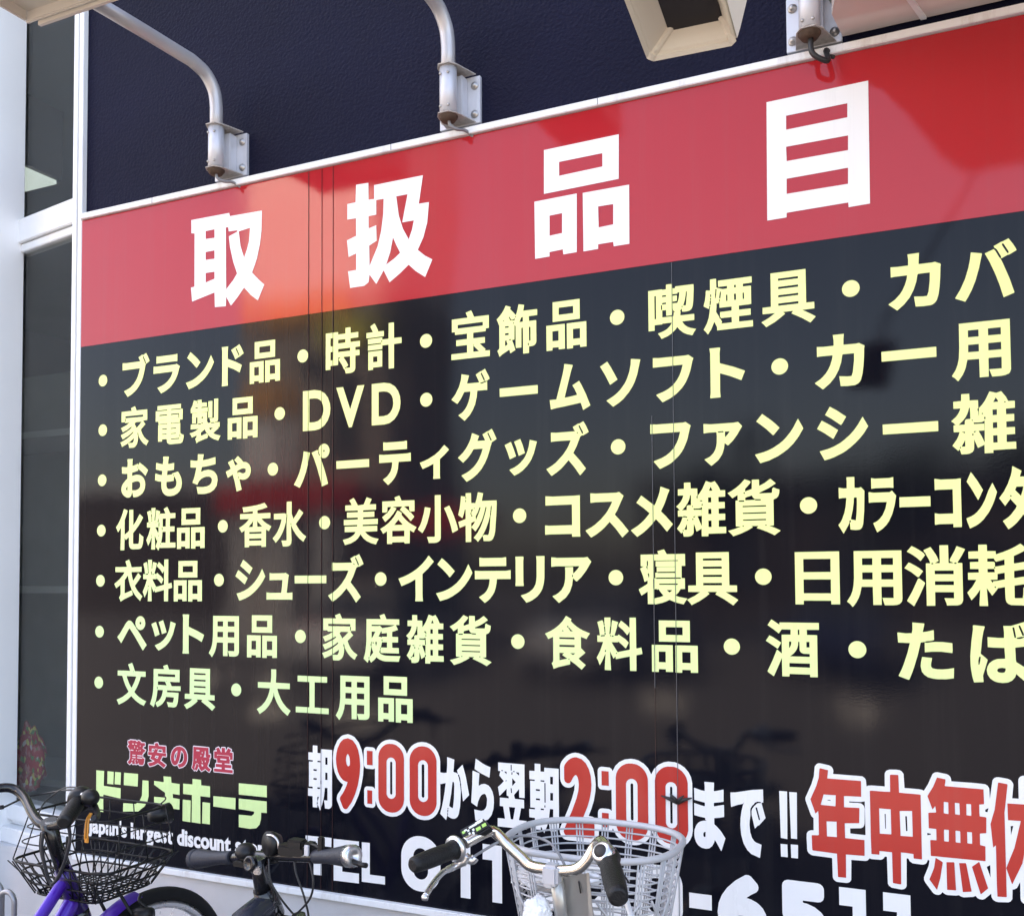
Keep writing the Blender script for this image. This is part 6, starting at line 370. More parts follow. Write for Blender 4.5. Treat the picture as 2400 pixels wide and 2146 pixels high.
store = thing('store_building', 'store building with dark navy stucco wall, white trim and pale base', 'building', (0, WY, 0))
MB().box(-2.984, 8.0, 2.640, 2.95, 3.0, 6.2).build('upper_wall', m_navy, store)
MB().box(-2.975, 8.0, 2.65, 2.95, 0.62, 3.0).build('backing_wall', m_base, store)
MB().box(-4.6, 8.0, 2.622, 2.95, 0.0, 0.645).build('wall_base', m_base, store)
MB().box(-9.0, -4.05, 2.64, 2.95, 0.0, 6.2).build('side_wall', m_white_trim, store)
MB().box(-4.05, -3.43, 2.45, 2.735, 0.0, 6.2, 0.008).build('pillar', m_pillar, store)
MB().box(-9.0, 8.2, 2.6, 12.0, 6.2, 6.5).build('roof', m_base, store)  # unseen slab, added to block the sun from the store front
b = MB(); b.box(7.9, 8.1, 2.95, 12.0, 0, 6.2); b.box(-9.0, -8.8, 2.95, 12.0, 0, 6.2); b.box(-9.0, 8.1, 11.8, 12.0, 0, 6.2); b.build('outer_wall', m_base, store)
t = MB(); t.box(-3.030, -3.008, 2.616, 2.68, 0.646, 6.2, 0.002); t.box(-3.005, -2.983, 2.619, 2.68, 0.646, 6.2, 0.002)
t.build('corner_trim', m_white_trim, store)
# shop interior behind the window
m_int = mat('interior', (0.2, 0.2, 0.19), 0.8, var=0.2, scale=2)
m_ceil = mat('interior_ceiling', (0.32, 0.32, 0.31), 0.8, var=0.15, scale=2)
i_ = MB(); i_.quad((-8.6, 3.0, 0.12), (-2.98, 3.0, 0.12), (-2.98, 9.0, 0.12), (-8.6, 9.0, 0.12))
i_.quad((-8.6, 9.0, 0), (-2.98, 9.0, 0), (-2.98, 9.0, 4.2), (-8.6, 9.0, 4.2)); i_.quad((-2.98, 2.9, 0), (-2.98, 9.0, 0), (-2.98, 9.0, 4.2), (-2.98, 2.9, 4.2))
i_.quad((-8.6, 2.9, 0), (-8.6, 9.0, 0), (-8.6, 9.0, 4.2), (-8.6, 2.9, 4.2)); i_.build('interior_wall', m_int, store, fix=False)
MB().box(-8.6, -2.98, 2.96, 9.0, 4.2, 4.3).build('interior_ceiling', m_ceil, store)
# window: pane turned about ten degrees to the wall
A0, B0 = Vector((-3.02, 2.665, 0)), Vector((-3.46, 2.742, 0)); wd = (B0-A0).normalized(); wn = Vector((wd.y, -wd.x, 0)); wn = -wn if wn.y > 0 else wn
def wbox(mb, a0, a1, o0, o1, z0, z1, bev=0.0):
    q = []
    for z in (z0, z1):
        for a, o in ((a0, o0), (a1, o0), (a1, o1), (a0, o1)): v = A0 + wd*a + wn*o; q.append(Vector((v.x, v.y, z)))
    return mb.hexa(q, bev)
L_ = (B0-A0).length
win = wbox(MB(), 0, L_, -0.004, 0.004, 0.78, 6.15).build('window', m_glass, store)
mu = MB(); wbox(mu, 0, L_, -0.03, 0.035, 3.010, 3.105, 0.003); wbox(mu, 0, L_, -0.03, 0.022, 2.975, 3.007, 0.003); mu.build('mullion', m_white_trim, win)
si = MB(); wbox(si, 0, L_, -0.05, 0.05, 0.725, 0.785, 0.004); wbox(si, 0, L_, -0.05, 0.028, 0.705, 0.724); wbox(si, 0, L_, -0.05, 0.075, 0.645, 0.703, 0.004); si.build('sill', m_white_trim, win)
# canopy over the right end of the sign: flat white soffit panels with an open joint
oc = [(-0.262, 2.615), (-0.275, 2.50), (-0.262, 2.44), (-0.205, 2.29), (-0.135, 2.04), (-0.07, 1.75), (0.01, 1.545), (2.6, 1.50), (2.6, 2.615)]
def prism(mb, out, z0, z1):
    t = bmesh.new(); lo = [t.verts.new((x, y, z0)) for x, y in out]; hi = [t.verts.new((x, y, z1)) for x, y in out]
    t.faces.new(lo); t.faces.new(hi[::-1]); n = len(out)
    for i in range(n): t.faces.new((lo[i], hi[i], hi[(i+1) % n], lo[(i+1) % n]))
    bmesh.ops.recalc_face_normals(t, faces=t.faces); return mb.add(t)
canopy = prism(MB(), oc, 3.062, 3.30).build('canopy', m_soffit, store)
def seamx(y): return -0.068 - (2.615-y)*0.26
pa = [oc[0], oc[1], oc[2], oc[3], (seamx(2.29)-0.004, 2.29), (seamx(2.615)-0.004, 2.615)]
prism(MB(), pa, 3.044, 3.060).build('soffit_panel', m_soffit, canopy)
pb = [(seamx(2.615)+0.004, 2.615), (seamx(2.29)+0.004, 2.29), (-0.128, 2.04), (-0.064, 1.75), (0.015, 1.55), (1.1, 1.53), (1.1, 2.615)]
prism(MB(), pb, 3.044, 3.060).build('soffit_panel', m_soffit, canopy)
prism(MB(), [(1.108, 2.615), (1.108, 1.53), (2.59, 1.51), (2.59, 2.615)], 3.044, 3.060).build('soffit_panel', m_soffit, canopy)

q = MB(); q.hexa([Vector((seamx(y)+s_, y, z)) for z in (3.038, 3.046) for y, s_ in ((2.612, -0.007), (2.612, 0.007), (2.28, 0.007), (2.28, -0.007))], 0.001); q.build('batten', m_white_trim, canopy)

# things seen through the window
cl = thing('ceiling_light', 'square lit ceiling light seen inside through the upper window', 'ceiling light', (-4.6, 3.75, 4.1))
m_lit = mat('lit_panel', (0.70, 0.90, 0.95), 0.5, emit=0.15)
MB().box(-5.3, -4.43, 3.10, 3.72, 3.80, 3.82).build('diffuser', m_lit, cl)
MB().box(-5.32, -4.41, 3.08, 3.74, 3.822, 4.2).build('housing', m_int, cl)
sh = thing('display_shelf', 'dim grey display shelves standing inside behind the window', 'shelf', (-3.9, 3.3, 0.12))
for z in (0.75, 1.60, 2.3): MB().box(-4.6, -3.2, 3.1, 3.5, z, z+0.03).build('shelf_board', mat('shelf_grey', (0.62, 0.62, 0.6), 0.5), sh)
MB().box(-4.6, -3.2, 3.5, 3.53, 0.12, 2.7).build('back_panel', mat('shelf_back', (0.34, 0.34, 0.33), 0.7, var=0.2), sh)
MB().box(-3.29, -3.03, 2.98, 3.03, 0.785, 1.30, 0.004).build('side_board', m_dark, sh)
# bright red bundle with green and yellow on the sill inside
tb = bmesh.new(); bmesh.ops.create_icosphere(tb, subdivisions=4, radius=1.0)
for v in tb.verts:
    p_ = v.co.copy(); d_ = 1 + 0.28*noise.noise(p_*2.3) + 0.12*noise.noise(p_*6.0)
    zz = p_.z
    v.co = Vector((p_.x*0.105*(0.75-0.35*zz)*d_-3.49, p_.y*0.045*d_+2.83, 0.93+zz*0.135*d_))
bm_ = MB().add(tb)
for f in bm_.b.faces: f.smooth = True
m_flow = mat('red_cloth', (0.42, 0.03, 0.045), 0.7)
nn = m_flow.node_tree; vt = nn.nodes.new('ShaderNodeTexVoronoi'); vt.inputs['Scale'].default_value = 15; cr = nn.nodes.new('ShaderNodeValToRGB')
sp_ = nn.nodes.new('ShaderNodeSeparateColor'); nn.links.new(vt.outputs['Color'], sp_.inputs[0]); nn.links.new(sp_.outputs[0], cr.inputs[0])
cr.color_ramp.interpolation = 'CONSTANT'; cr.color_ramp.elements[0].color = (0.45, 0.03, 0.05, 1); cr.color_ramp.elements[1].position = 0.62; cr.color_ramp.elements[1].color = (0.55, 0.20, 0.20, 1)
for ps, c_ in ((0.78, (0.10, 0.28, 0.08, 1)), (0.88, (0.75, 0.65, 0.18, 1)), (0.95, (0.7, 0.6, 0.6, 1))): e_ = cr.color_ramp.elements.new(ps); e_.color = c_
nn.links.new(cr.outputs[0], nn.nodes['Principled BSDF'].inputs['Base Color'])
fl = bm_.build('gift_bag', m_flow); tag(fl, 'bright red patterned bag with green and yellow bits inside the window', 'bag')

# ------------------------------------------------------------------ the sign
sign = thing('store_sign', 'large glossy black and red wall sign with white, yellow and green Japanese lettering', 'sign', (-0.6, WY, 0.66))
X0s, X1s, ZB, ZM, ZT = -2.981, 2.4, 0.662, 2.523, 3.000
MB().box(X0s, X1s, WY, WY+0.03, ZB, ZM).build('black_panel', m_black, sign)
MB().box(X0s, X1s, WY-0.0006, WY+0.03, ZM+0.0005, ZT).build('red_panel', m_red, sign)
MB().box(X0s, X1s, 2.606, WY+0.03, 3.002, 3.023, 0.002).build('top_trim', m_trim2, sign)
MB().box(X0s, X1s, 2.603, WY+0.03, 0.641, 0.6615, 0.002).build('bottom_trim', m_trim2, sign)
sm_ = MB()
for x, h_ in ((-1.945, 0.0003), (-1.892, 0.00015), (-1.848, 0.0003)): sm_.box(x-h_, x+h_, WY-0.0032, WY, ZB+0.002, ZT-0.002)
sm_.build('panel_joint', m_seam, sign)
sm_ = MB()
for x, zt in ((-0.783, 2.1), (-0.722, 2.52)): sm_.box(x-0.0006, x+0.0006, WY-0.0035, WY, ZB+0.002 if x > -0.75 else 1.35, zt)
sm_.build('panel_joint', m_seam2, sign)
MB().box(-0.7834, -0.7826, WY-0.0032, WY, ZB+0.002, 1.349).build('panel_joint', m_seam, sign)
def letters(name, m, proud, loops):
    pts, edges, rings = [], [], []
    for l in loops:
        n = len(l)//2; x = z = 0; i0 = len(pts); ring_ = []
        for k in range(n):
            x += l[2*k]; z += l[2*k+1]; ring_.append((x*0.00025, z*0.00025))
        pts += [Vector(p) for p in ring_]; edges += [(i0+k, i0+(k+1) % n) for k in range(n)]; rings.append(ring_)
    vo, eo, fo, _, _, _ = delaunay_2d_cdt(pts, edges, [], 0, 1e-6)
    def inside(x, z):                       # even-odd test against all outlines
        c = False
        for q in rings:
            for (ax, az), (bx, bz) in zip(q, q[1:]+q[:1]):
                if (az > z) != (bz > z) and x < ax + (bx-ax)*(z-az)/(bz-az): c = not c
        return c
    keep = []
    for f in fo:
        cx, cz = sum(vo[i].x for i in f)/len(f), sum(vo[i].y for i in f)/len(f)
        if inside(cx, cz): keep.append(f)
    me = bpy.data.meshes.new(name); me.from_pydata([(v.x, WY-proud, v.y) for v in vo], [], keep)
    me.validate(); me.update()
    if me.polygons and sum(p.normal.y for p in me.polygons) > 0: me.flip_normals()
    t = bmesh.new(); t.from_mesh(me); bmesh.ops.delete(t, geom=[v for v in t.verts if not v.link_faces], context='VERTS'); t.to_mesh(me); t.free()
    return link(name, me, m, sign)
KIND = {'list': ('list_word', m_ly, .0015), 'headline': ('headline_character', m_lw, .0016), 'logo': ('logo_character', m_lg, .0015), 'tagline': ('tagline_character', m_lc, .0020), 'tagline_outline': ('tagline_outline', m_lp, .0014),
        'subtitle': ('subtitle_word', m_lw, .0015), 'hours': ('opening_hours_character', m_lw, .0011), 'hours_red': ('opening_hours_digit', m_lr, .0024), 'hours_red_outline': ('opening_hours_outline', m_lw, .0017),
        'holiday_red': ('notice_character', m_lr, .0025), 'holiday_red_outline': ('notice_outline', m_lw, .0019), 'phone': ('phone_number_character', m_lw, .0012)}
for n_, loops in OUTLINES:
    nm, m_, pr = KIND[n_]; letters(nm, m_, pr, loops)
for x, z in BULLETS:
    q = MB(); q.b.faces.new([q.b.verts.new((x*0.00025+0.0215*math.cos(R(a)), WY-0.0015, z*0.00025+0.0215*math.sin(R(a)))) for a in range(0, 360, 12)]); q.build('bullet', m_ly, sign)
for x in (-2.62, -1.62, -0.93, 0.21):      # butt joints of the top trim
    MB().box(x-0.0007, x+0.0007, 2.6045, 2.6065, 3.003, 3.022).build('trim_joint', m_seam2, sign)
# small torn black mark at the top of the right-hand joint
q = MB()
for a, r_ in ((-0.045, 0.02), (0.04, 0.022), (-0.02, 0.03), (0.018, 0.028)):
    q.tube([(-0.722, WY-0.006, 1.045), (-0.722+a*0.5, WY-0.012, 1.048+r_*0.35), (-0.722+a, WY-0.008, 1.045+r_*0.75)], [0.006, 0.005, 0.0015], 6)
q.build('torn_film', m_dark, sign)

# ------------------------------------------------------------------ sign lamps
def lamp(x, h0, h1, loop, label):
    root = thing('sign_lamp', label, 'lamp', (x, 2.62, 3.04), 'lamps on pipe arms above the sign')
    zb, zt = 3.046, 3.186
    pl = MB().box(x-0.068, x+0.072, 2.628, 2.645, zb-0.006, zt, 0.0015); pl.box(x-0.026, x+0.030, 2.592, 2.628, zb+0.006, zt-0.006, 0.002); pl.build('wall_plate', m_plate, root)
    ps = MB(); ps.tube([(x, 2.558, zb+0.002), (x, 2.558, zt+0.004)], 0.0265, 18); ps.build('socket', m_plate, root)
    for z in (zb-0.004, zt+0.004):
        prism(MB(), [(x-0.032, 2.548), (x-0.018, 2.526), (x+0.018, 2.526), (x+0.034, 2.548), (x+0.058, 2.627), (x-0.045, 2.627)], z, z+0.003).build('gusset', mat('rusty_edge', (0.40, 0.37, 0.34), 0.6, var=0.4, scale=90), root)
    MB().lathe((x, 2.558, zb-0.004), (0, 0, 1), [(-0.016, 0.0), (-0.016, 0.02), (-0.004, 0.029), (0.006, 0.029), (0.006, 0.0)], 16).build('rusty_cap', m_rust, root)
    for bx in (-0.052, 0.054):
        for bz in (zb+0.022, zt-0.03):
            MB().lathe((x+bx, 2.628, bz), (0, -1, 0), [(0.0, 0.0), (0.0, 0.0125), (0.003, 0.0125), (0.003, 0.0085), (0.010, 0.0075), (0.012, 0.0)], 10).build('bolt', m_bolt, root)
    for bx in (-0.014, 0.012):
        for bz in (zb+0.02, zt-0.02):
            MB().lathe((x+bx, 2.535, bz), (0, -1, 0), [(0.0, 0.0), (0.0, 0.005), (0.003, 0.004), (0.004, 0.0)], 8).build('screw', m_bolt, root)
    path = [(x, 2.558, zt-0.02), (x, 2.558, zt+0.05)] + sm([(x, 2.558, zt+0.07), (x-0.003, 2.550, zt+0.125), (x-0.010, 2.515, zt+0.172), (x-0.016, 2.455, zt+0.190)], 7) + [(x-0.022, 2.25, zt+0.186), (x-0.030, 1.98, zt+0.178)]
    MB().tube(path, 0.0215, 18).build('arm', m_pipe, root)
    cb = sm([(x+0.004, 2.56, zb), (x+0.006, 2.555, zb-0.03*loop), (x+0.022*loop, 2.57, zb-0.042*loop), (x+0.035, 2.60, zb-0.036), (x+0.052, 2.626, zb-0.05)], 6)
    MB().tube(cb, 0.005 if loop < 1.5 else 0.007, 8).build('cable', m_gcable if loop < 1.5 else m_cable, root)
    # flood-lamp head: open housing with a glass and a lip, aimed back at the sign
    hx0, hx1, hy0, hy1, hz = x+h0, x+h1, 1.72, 2.03, 3.338
    hd = MB(); hd.box(hx0, hx1, hy0, hy1, hz+0.03, hz+0.14, 0.012)
    hd.box(hx0, hx1, hy1-0.012, hy1, hz-0.002, hz+0.035, 0.003); hd.box(hx0, hx0+0.012, hy0, hy1-0.014, hz, hz+0.035, 0.003); hd.box(hx1-0.012, hx1, hy0, hy1-0.014, hz, hz+0.035, 0.003); hd.box(hx0+0.014, hx1-0.014, hy0, hy0+0.012, hz, hz+0.035, 0.003)
    h = hd.build('lamp_head', m_lampbox, root)
    MB().box(hx0+0.05, hx0+0.20, hy0+0.06, hy0+0.17, hz+0.02, hz+0.029).build('lamp_glass', m_dark, h)
    MB().box(hx0+0.04, hx1+0.004, hy1+0.002, hy1+0.012, hz-0.012, hz+0.002).build('lip', m_lampbox, h)
    MB().tube(sm([(hx0+0.19, hy0+0.09, hz+0.028), (hx0+0.20, hy0+0.14, hz-0.004), (hx0+0.17, hy0+0.2, hz+0.008), (hx0+0.12, hy0+0.24, hz+0.03)], 6), 0.0045, 8).build('lead', m_cable, h)
    return root
lamp(-2.284, -0.262, 0.20, 1.0, 'grey pipe lamp at the left end of the sign, its head by the window')
lamp(-1.388, -0.022, 0.23, 1.0, 'grey pipe lamp on the wall above the gap after the second headline character')
lamp(-0.337, -0.022, 0.23, 1.9, 'pipe lamp with looped cable between the loudspeaker and the white canopy')

# ------------------------------------------------------------------ loudspeaker
sk = thing('loudspeaker', 'cream square horn loudspeaker hanging above the sign, opening downwards', 'loudspeaker', (-0.36, 1.3, 2.4))
BL, BR = P(1520, 147, 1.3), P(1727, 106, 1.3); a73 = R(73); vv = Vector((0, -math.sin(a73), math.cos(a73)))*0.153
TL, TR = BL+vv, BR+vv; cen = (BL+BR+TL+TR)/4; dv = Vector((0.24, 0.29, 0.92)).normalized()
def rect(s, off, o=Vector((0, 0, 0))): return [cen + (c-cen)*s + dv*off + o for c in (BL, BR, TR, TL)]
def loft(mb, rings, close_end=True):
    t = bmesh.new(); vs_ = [[t.verts.new(p) for p in r] for r in rings]
    for a, c in zip(vs_, vs_[1:]):
        for k in range(4): t.faces.new((a[k], a[(k+1) % 4], c[(k+1) % 4], c[k]))
    if close_end: t.faces.new(vs_[-1]); 
    bmesh.ops.recalc_face_normals(t, faces=t.faces)
    bmesh.ops.bevel(t, geom=[e for e in t.edges if len(e.link_faces) == 2], offset=0.006, segments=3, affect='EDGES')
    for f in t.faces: f.smooth = False
    return mb.add(t)
loft(MB(), [rect(0.60, 0.036, Vector((0.0, 0.008, -0.008))), rect(0.93, 0.003), rect(1.0, 0.0), rect(1.0, 0.015), rect(0.92, 0.09), rect(0.84, 0.17)]).build('horn', m_cream, sk)
MB().quad(*rect(0.61, 0.034, Vector((0.0, 0.008, -0.008)))).build('throat', m_dark, sk)
MB().tube([cen+dv*0.15, cen+dv*0.26, (0.09, 1.60, 3.07)], 0.006, 8).build('mount', m_pipe, sk)

# ------------------------------------------------------------------ bicycles, nosed in to the wall
def wheel(root, c, Rw, tw, ax, rim_m=None, name='wheel'):
    ax = Vector(ax).normalized()
    hub = MB().lathe(c, ax, [(-0.05, 0.0), (-0.05, 0.006), (-0.036, 0.007), (-0.034, 0.022), (-0.028, 0.022), (-0.026, 0.013), (0.026, 0.013), (0.028, 0.022), (0.034, 0.022), (0.036, 0.007), (0.05, 0.006), (0.05, 0.0)], 16).build(name, m_alloy, root)
    n = 10; prof = [(math.cos(2*math.pi*k/n)*tw, math.sin(2*math.pi*k/n)*tw) for k in range(n)]
    MB().ring(c, ax, Rw-tw, prof, 72).build('tyre', m_tyre, hub)
    MB().ring(c, ax, Rw-2*tw-0.006, [(-0.012, 0.009), (0.012, 0.009), (0.012, -0.006), (0.006, -0.013), (-0.006, -0.013), (-0.012, -0.006)], 72).build('rim', rim_m or m_alloy, hub)
    s = MB(); N = ax.orthogonal().normalized(); B = ax.cross(N); r1 = Rw-2*tw-0.014
    for k in range(32):
        a = 2*math.pi*k/32; sd = 1 if k % 2 else -1; a2 = a + (0.5 if (k//2) % 2 else -0.5)
        s.tube([Vector(c) + (N*math.cos(a2)+B*math.sin(a2))*0.02 + ax*0.031*sd, Vector(c) + (N*math.cos(a)+B*math.sin(a))*r1], 0.0011, 4, cap=False)
    s.build('spokes', m_alloy, hub)
    return hub
def arc(c, ax, Rr, fwd, a0, a1, n=24):
    """points on a circle about c in the plane of fwd and up; angles from fwd, upwards"""
    f = Vector(fwd).normalized(); return [Vector(c) + f*(Rr*math.cos(R(a0+(a1-a0)*k/n))) + Zv*(Rr*math.sin(R(a0+(a1-a0)*k/n))) for k in range(n+1)]
def fender(mb, c, ax, Rr, fwd, a0, a1, wid, n=30):
    ax = Vector(ax).normalized(); f = Vector(fwd).normalized(); rows_ = []
    for k in range(n+1):
        a = R(a0+(a1-a0)*k/n); d = f*math.cos(a) + Zv*math.sin(a)
        rows_.append([mb.b.verts.new(Vector(c) + d*(Rr - 0.014*(u*u)) + ax*(wid*u)) for u in (-1, -0.6, 0, 0.6, 1)])
    for a, d in zip(rows_, rows_[1:]):
        for i in range(4): f_ = mb.b.faces.new((a[i], a[i+1], d[i+1], d[i])); f_.smooth = True
    return mb
def rear(root, x, hy, hz, fy, m, Rw, step, mf=None):
    """frame behind the head tube: x = bike plane, (hy, hz) = foot of head tube, fy = front axle y"""
    ry = fy-1.08; bb = Vector((x, fy-0.64, 0.29)); st = Vector((x, fy-0.80, 0.66)); ax = Vector((x, ry, Rw))
    s = MB(); s.tube([bb, st], 0.0155, 14)
    for sd in (-1, 1):
        o = X*0.05*sd; s.tube([bb+X*0.02*sd, ax+o], 0.009, 10); s.tube([st-Zv*0.06, ax+o], 0.008, 10)
    s.build('rear_frame', m, root)
    wheel(root, ax, Rw, 0.019, X)
    MB().lathe(bb, X, [(-0.06, 0.0), (-0.06, 0.018), (0.06, 0.018), (0.06, 0.0)], 14).build('bottom_bracket', m_alloy, root)
    cr = MB(); cr.ring(bb+X*0.05, X, 0.085, [(-0.002, 0.006), (0.002, 0.006), (0.002, -0.006), (-0.002, -0.006)], 40)
    for k in range(5):
        a = R(72*k); cr.tube([bb+X*0.05, bb+X*0.05+Yv*0.085*math.cos(a)+Zv*0.085*math.sin(a)], 0.005, 6)
    cr.tube([bb+X*0.062, bb+X*0.066+Vector((0, 0.10, -0.13))], 0.008, 8); cr.tube([bb-X*0.062, bb-X*0.066+Vector((0, -0.10, 0.13))], 0.008, 8)
    cr.build('crankset', m_alloy, root)
    for sd in (-1, 1):
        c = bb + X*0.11*sd + Vector((0, 0.10*sd, -0.13*sd)); MB().box(c.x-0.045, c.x+0.045, c.y-0.03, c.y+0.03, c.z-0.011, c.z+0.011, 0.004).build('pedal', m_blackpart, root)
    MB().tube([st, st+Vector((0, -0.035, 0.11))], 0.0125, 12).build('seat_post', m_alloy, root)
    sa = MB(); c = st+Vector((0, -0.045, 0.135)); ws = [(-0.13, 0.075, 0.018), (-0.10, 0.095, 0.022), (-0.04, 0.085, 0.012), (0.02, 0.048, 0.008), (0.09, 0.026, 0.006), (0.145, 0.012, 0.0)]
    rr = []
    for y, wd_, z in ws: rr.append([sa.b.verts.new(c + Vector((wd_*math.cos(R(a)), y, z+0.032*math.sin(R(a))))) for a in range(0, 360, 30)])
    for a, d in zip(rr, rr[1:]):
        for k in range(12): f = sa.b.faces.new((a[k], a[(k+1) % 12], d[(k+1) % 12], d[k])); f.smooth = True
    sa.b.faces.new(rr[0]); sa.b.faces.new(rr[-1][::-1]); sa.build('saddle', m_blackpart, root)
    if mf: fender(MB(), ax, X, Rw+0.016, -Yv, -10, 130, 0.024).build('rear_fender', mf, root)
    k = MB(); k.tube([ax+X*0.07, ax+Vector((0.10, -0.02, 0.01-Rw))], 0.007, 8); k.tube([ax-X*0.07, ax+Vector((-0.10, -0.02, 0.01-Rw))], 0.007, 8); k.tube([ax+Vector((0.105, -0.02, 0.008-Rw)), ax+Vector((-0.105, -0.02, 0.008-Rw))], 0.007, 8)
    k.build('kickstand', m_alloy, root)
    return bb, st, ax
def grip(root, a, b, r, m, par=None):
    a, b = Vector(a), Vector(b); n = 12; pts = [a.lerp(b, k/n) for k in range(n+1)]; rr = []
    for k in range(n+1):
        t = k/n; rr.append(r*(1.0 + 0.16*math.sin(math.pi*t) + (0.32 if k == 0 else 0.12 if k == 1 else 0.0)))
    pts.append(b + (b-a).normalized()*0.005); rr.append(r*0.7)
    return MB().tube(pts, rr, 16).build('grip', m, par or root)

# ---------- silver bicycle with the grey plastic basket
sx = -0.778
bike = thing('bicycle', 'silver bicycle with grey oval plastic basket and polished swept handlebar', 'bicycle', (sx, 1.6, 0), 'bicycles parked under the sign')
clampP = P(1300, 2040, 1.87)
LE = [P(1243, 2028, 1.875), P(1221, 2008, 1.88), P(1189, 1978, 1.885), P(1166, 1954, 1.885), P(1149, 1946, 1.875), P(1122, 1957, 1.85), P(1090, 1975, 1.82)]
RE = [P(1347, 2037, 1.875), P(1373, 2018, 1.88), P(1394, 1984, 1.885), P(1408, 1971, 1.875), P(1420, 1985, 1.845)]
path = sm(LE[::-1] + [P(1278, 2036, 1.87), clampP] + RE, 7)
hb = MB().tube(path, 0.0118, 16).build('handlebar', m_chrome, bike)
gL0, gL1 = P(1064, 1990, 1.795), P(970, 2026, 1.69); gR0, gR1 = P(1426, 2012, 1.815), P(1449, 2100, 1.665)
grip(bike, gL0, gL1, 0.0160, m_grip, hb); grip(bike, gR0, gR1, 0.0185, m_grip, hb)
dL = (gL0-gL1).normalized(); dR = (gR0-gR1).normalized()
MB().lathe(gL0, dL, [(0.0, 0.0), (0.0, 0.027), (0.006, 0.028), (0.011, 0.024), (0.014, 0.015), (0.020, 0.0145), (0.020, 0.0)], 20).build('brake_clamp', m_alloy, hb)
MB().lathe(gR0, dR, [(-0.004, 0.0), (-0.004, 0.022), (0.008, 0.023), (0.026, 0.020), (0.034, 0.014), (0.045, 0.013), (0.045, 0.0)], 20).build('shift_collar', m_alloy, hb)
sc_ = P(1411, 1996, 1.795); nrm = Vector((-0.25, -0.80, 0.55)).normalized()
MB().lathe(sc_, nrm, [(-0.030, 0.0), (-0.030, 0.017), (-0.004, 0.023), (0.004, 0.021), (0.007, 0.016), (0.008, 0.0)], 24).build('shift_housing', m_alloy, hb)
MB().lathe(sc_+nrm*0.006, nrm, [(0.0, 0.0), (0.0, 0.0135), (0.004, 0.0125), (0.0045, 0.0)], 20).build('gear_display', m_dark, hb)
lv = MB(); lv.tube(sm([P(1093, 2003, 1.825), P(1084, 2020, 1.82), P(1062, 2031, 1.81), P(1036, 2045, 1.77), P(1012, 2074, 1.72), P(997, 2099, 1.69)], 5), [0.010]*6+[0.0075]*7+[0.006]*12+[0.0065], 10)
lv.b.verts.ensure_lookup_table(); lv.lathe(P(996, 2102, 1.69), (0, 0, 1), [(-0.007, 0.0), (-0.005, 0.006), (0.0, 0.0075), (0.005, 0.006), (0.007, 0.0)], 12)
lv.tube(sm([P(1090, 2005, 1.83), P(1105, 2016, 1.835), P(1114, 2008, 1.84)], 5), 0.009, 10); lv.build('brake_lever', m_alloy, hb)
lv = MB(); lv.tube(sm([P(1432, 2010, 1.84), P(1452, 2052, 1.82), P(1464, 2098, 1.77), P(1480, 2146, 1.70), P(1487, 2170, 1.67)], 6), 0.0055, 10); lv.build('brake_lever', m_bag, hb)
MB().tube(sm([P(1105, 2010, 1.84), P(1140, 1988, 1.86), P(1170, 1972, 1.88), P(1215, 1958, 1.93), P(1262, 1962, 1.95), P(1300, 1985, 1.93), P(1330, 2040, 1.92)], 6), 0.003, 8).build('brake_cable', m_gcable, hb)
MB().tube(sm([P(1458, 2044, 1.85), P(1468, 2058, 1.86), P(1474, 2068, 1.87)], 5), 0.002, 6).build('gear_cable', m_cable, hb)
# keypad by the left grip
qa = [P(1074, 1944, 1.835), P(1129, 1914, 1.855), P(1148, 1937, 1.845), P(1091, 1971, 1.825)]
bk_ = Vector((0.004, 0.016, -0.012))
kp = MB().hexa([qa[3]+bk_, qa[2]+bk_, qa[1]+bk_, qa[0]+bk_, qa[3], qa[2], qa[1], qa[0]], 0.003).build('keypad', m_blackpart, hb)
nq = (qa[1]-qa[0]).cross(qa[3]-qa[0]).normalized(); nq = nq if nq.y < 0 else -nq
def onpad(u, v): return qa[0].lerp(qa[1], u).lerp(qa[3].lerp(qa[2], u), v)
bw, bg_ = MB(), MB()
e1 = (qa[1]-qa[0]).normalized(); e2 = nq.cross(e1).normalized()
for u, v, a_, c_ in ((0.22, 0.30, .0030, .0018), (0.30, 0.42, .0022, .002), (0.46, 0.28, .0048, .002), (0.62, 0.28, .0048, .0022), (0.80, 0.24, .0042, .003), (0.47, 0.55, .0022, .0022), (0.40, 0.78, .0022, .0030), (0.28, 0.66, .002, .002), (0.92, 0.22, .002, .003), (0.70, 0.20, .002, .0014)):
    bw.obox(onpad(u, v)+nq*0.0008, e1, e2, nq, a_, c_, 0.0006)
for u, v, a_, c_ in ((0.12, 0.36, .0030, .0028), (0.18, 0.78, .0034, .0028), (0.64, 0.68, .0052, .0034), (0.88, 0.66, .0046, .0034)):
    bg_.obox(onpad(u, v)+nq*0.0008, e1, e2, nq, a_, c_, 0.0006)
bw.build('white_button', m_btn, kp); bg_.build('green_button', m_btng, kp)
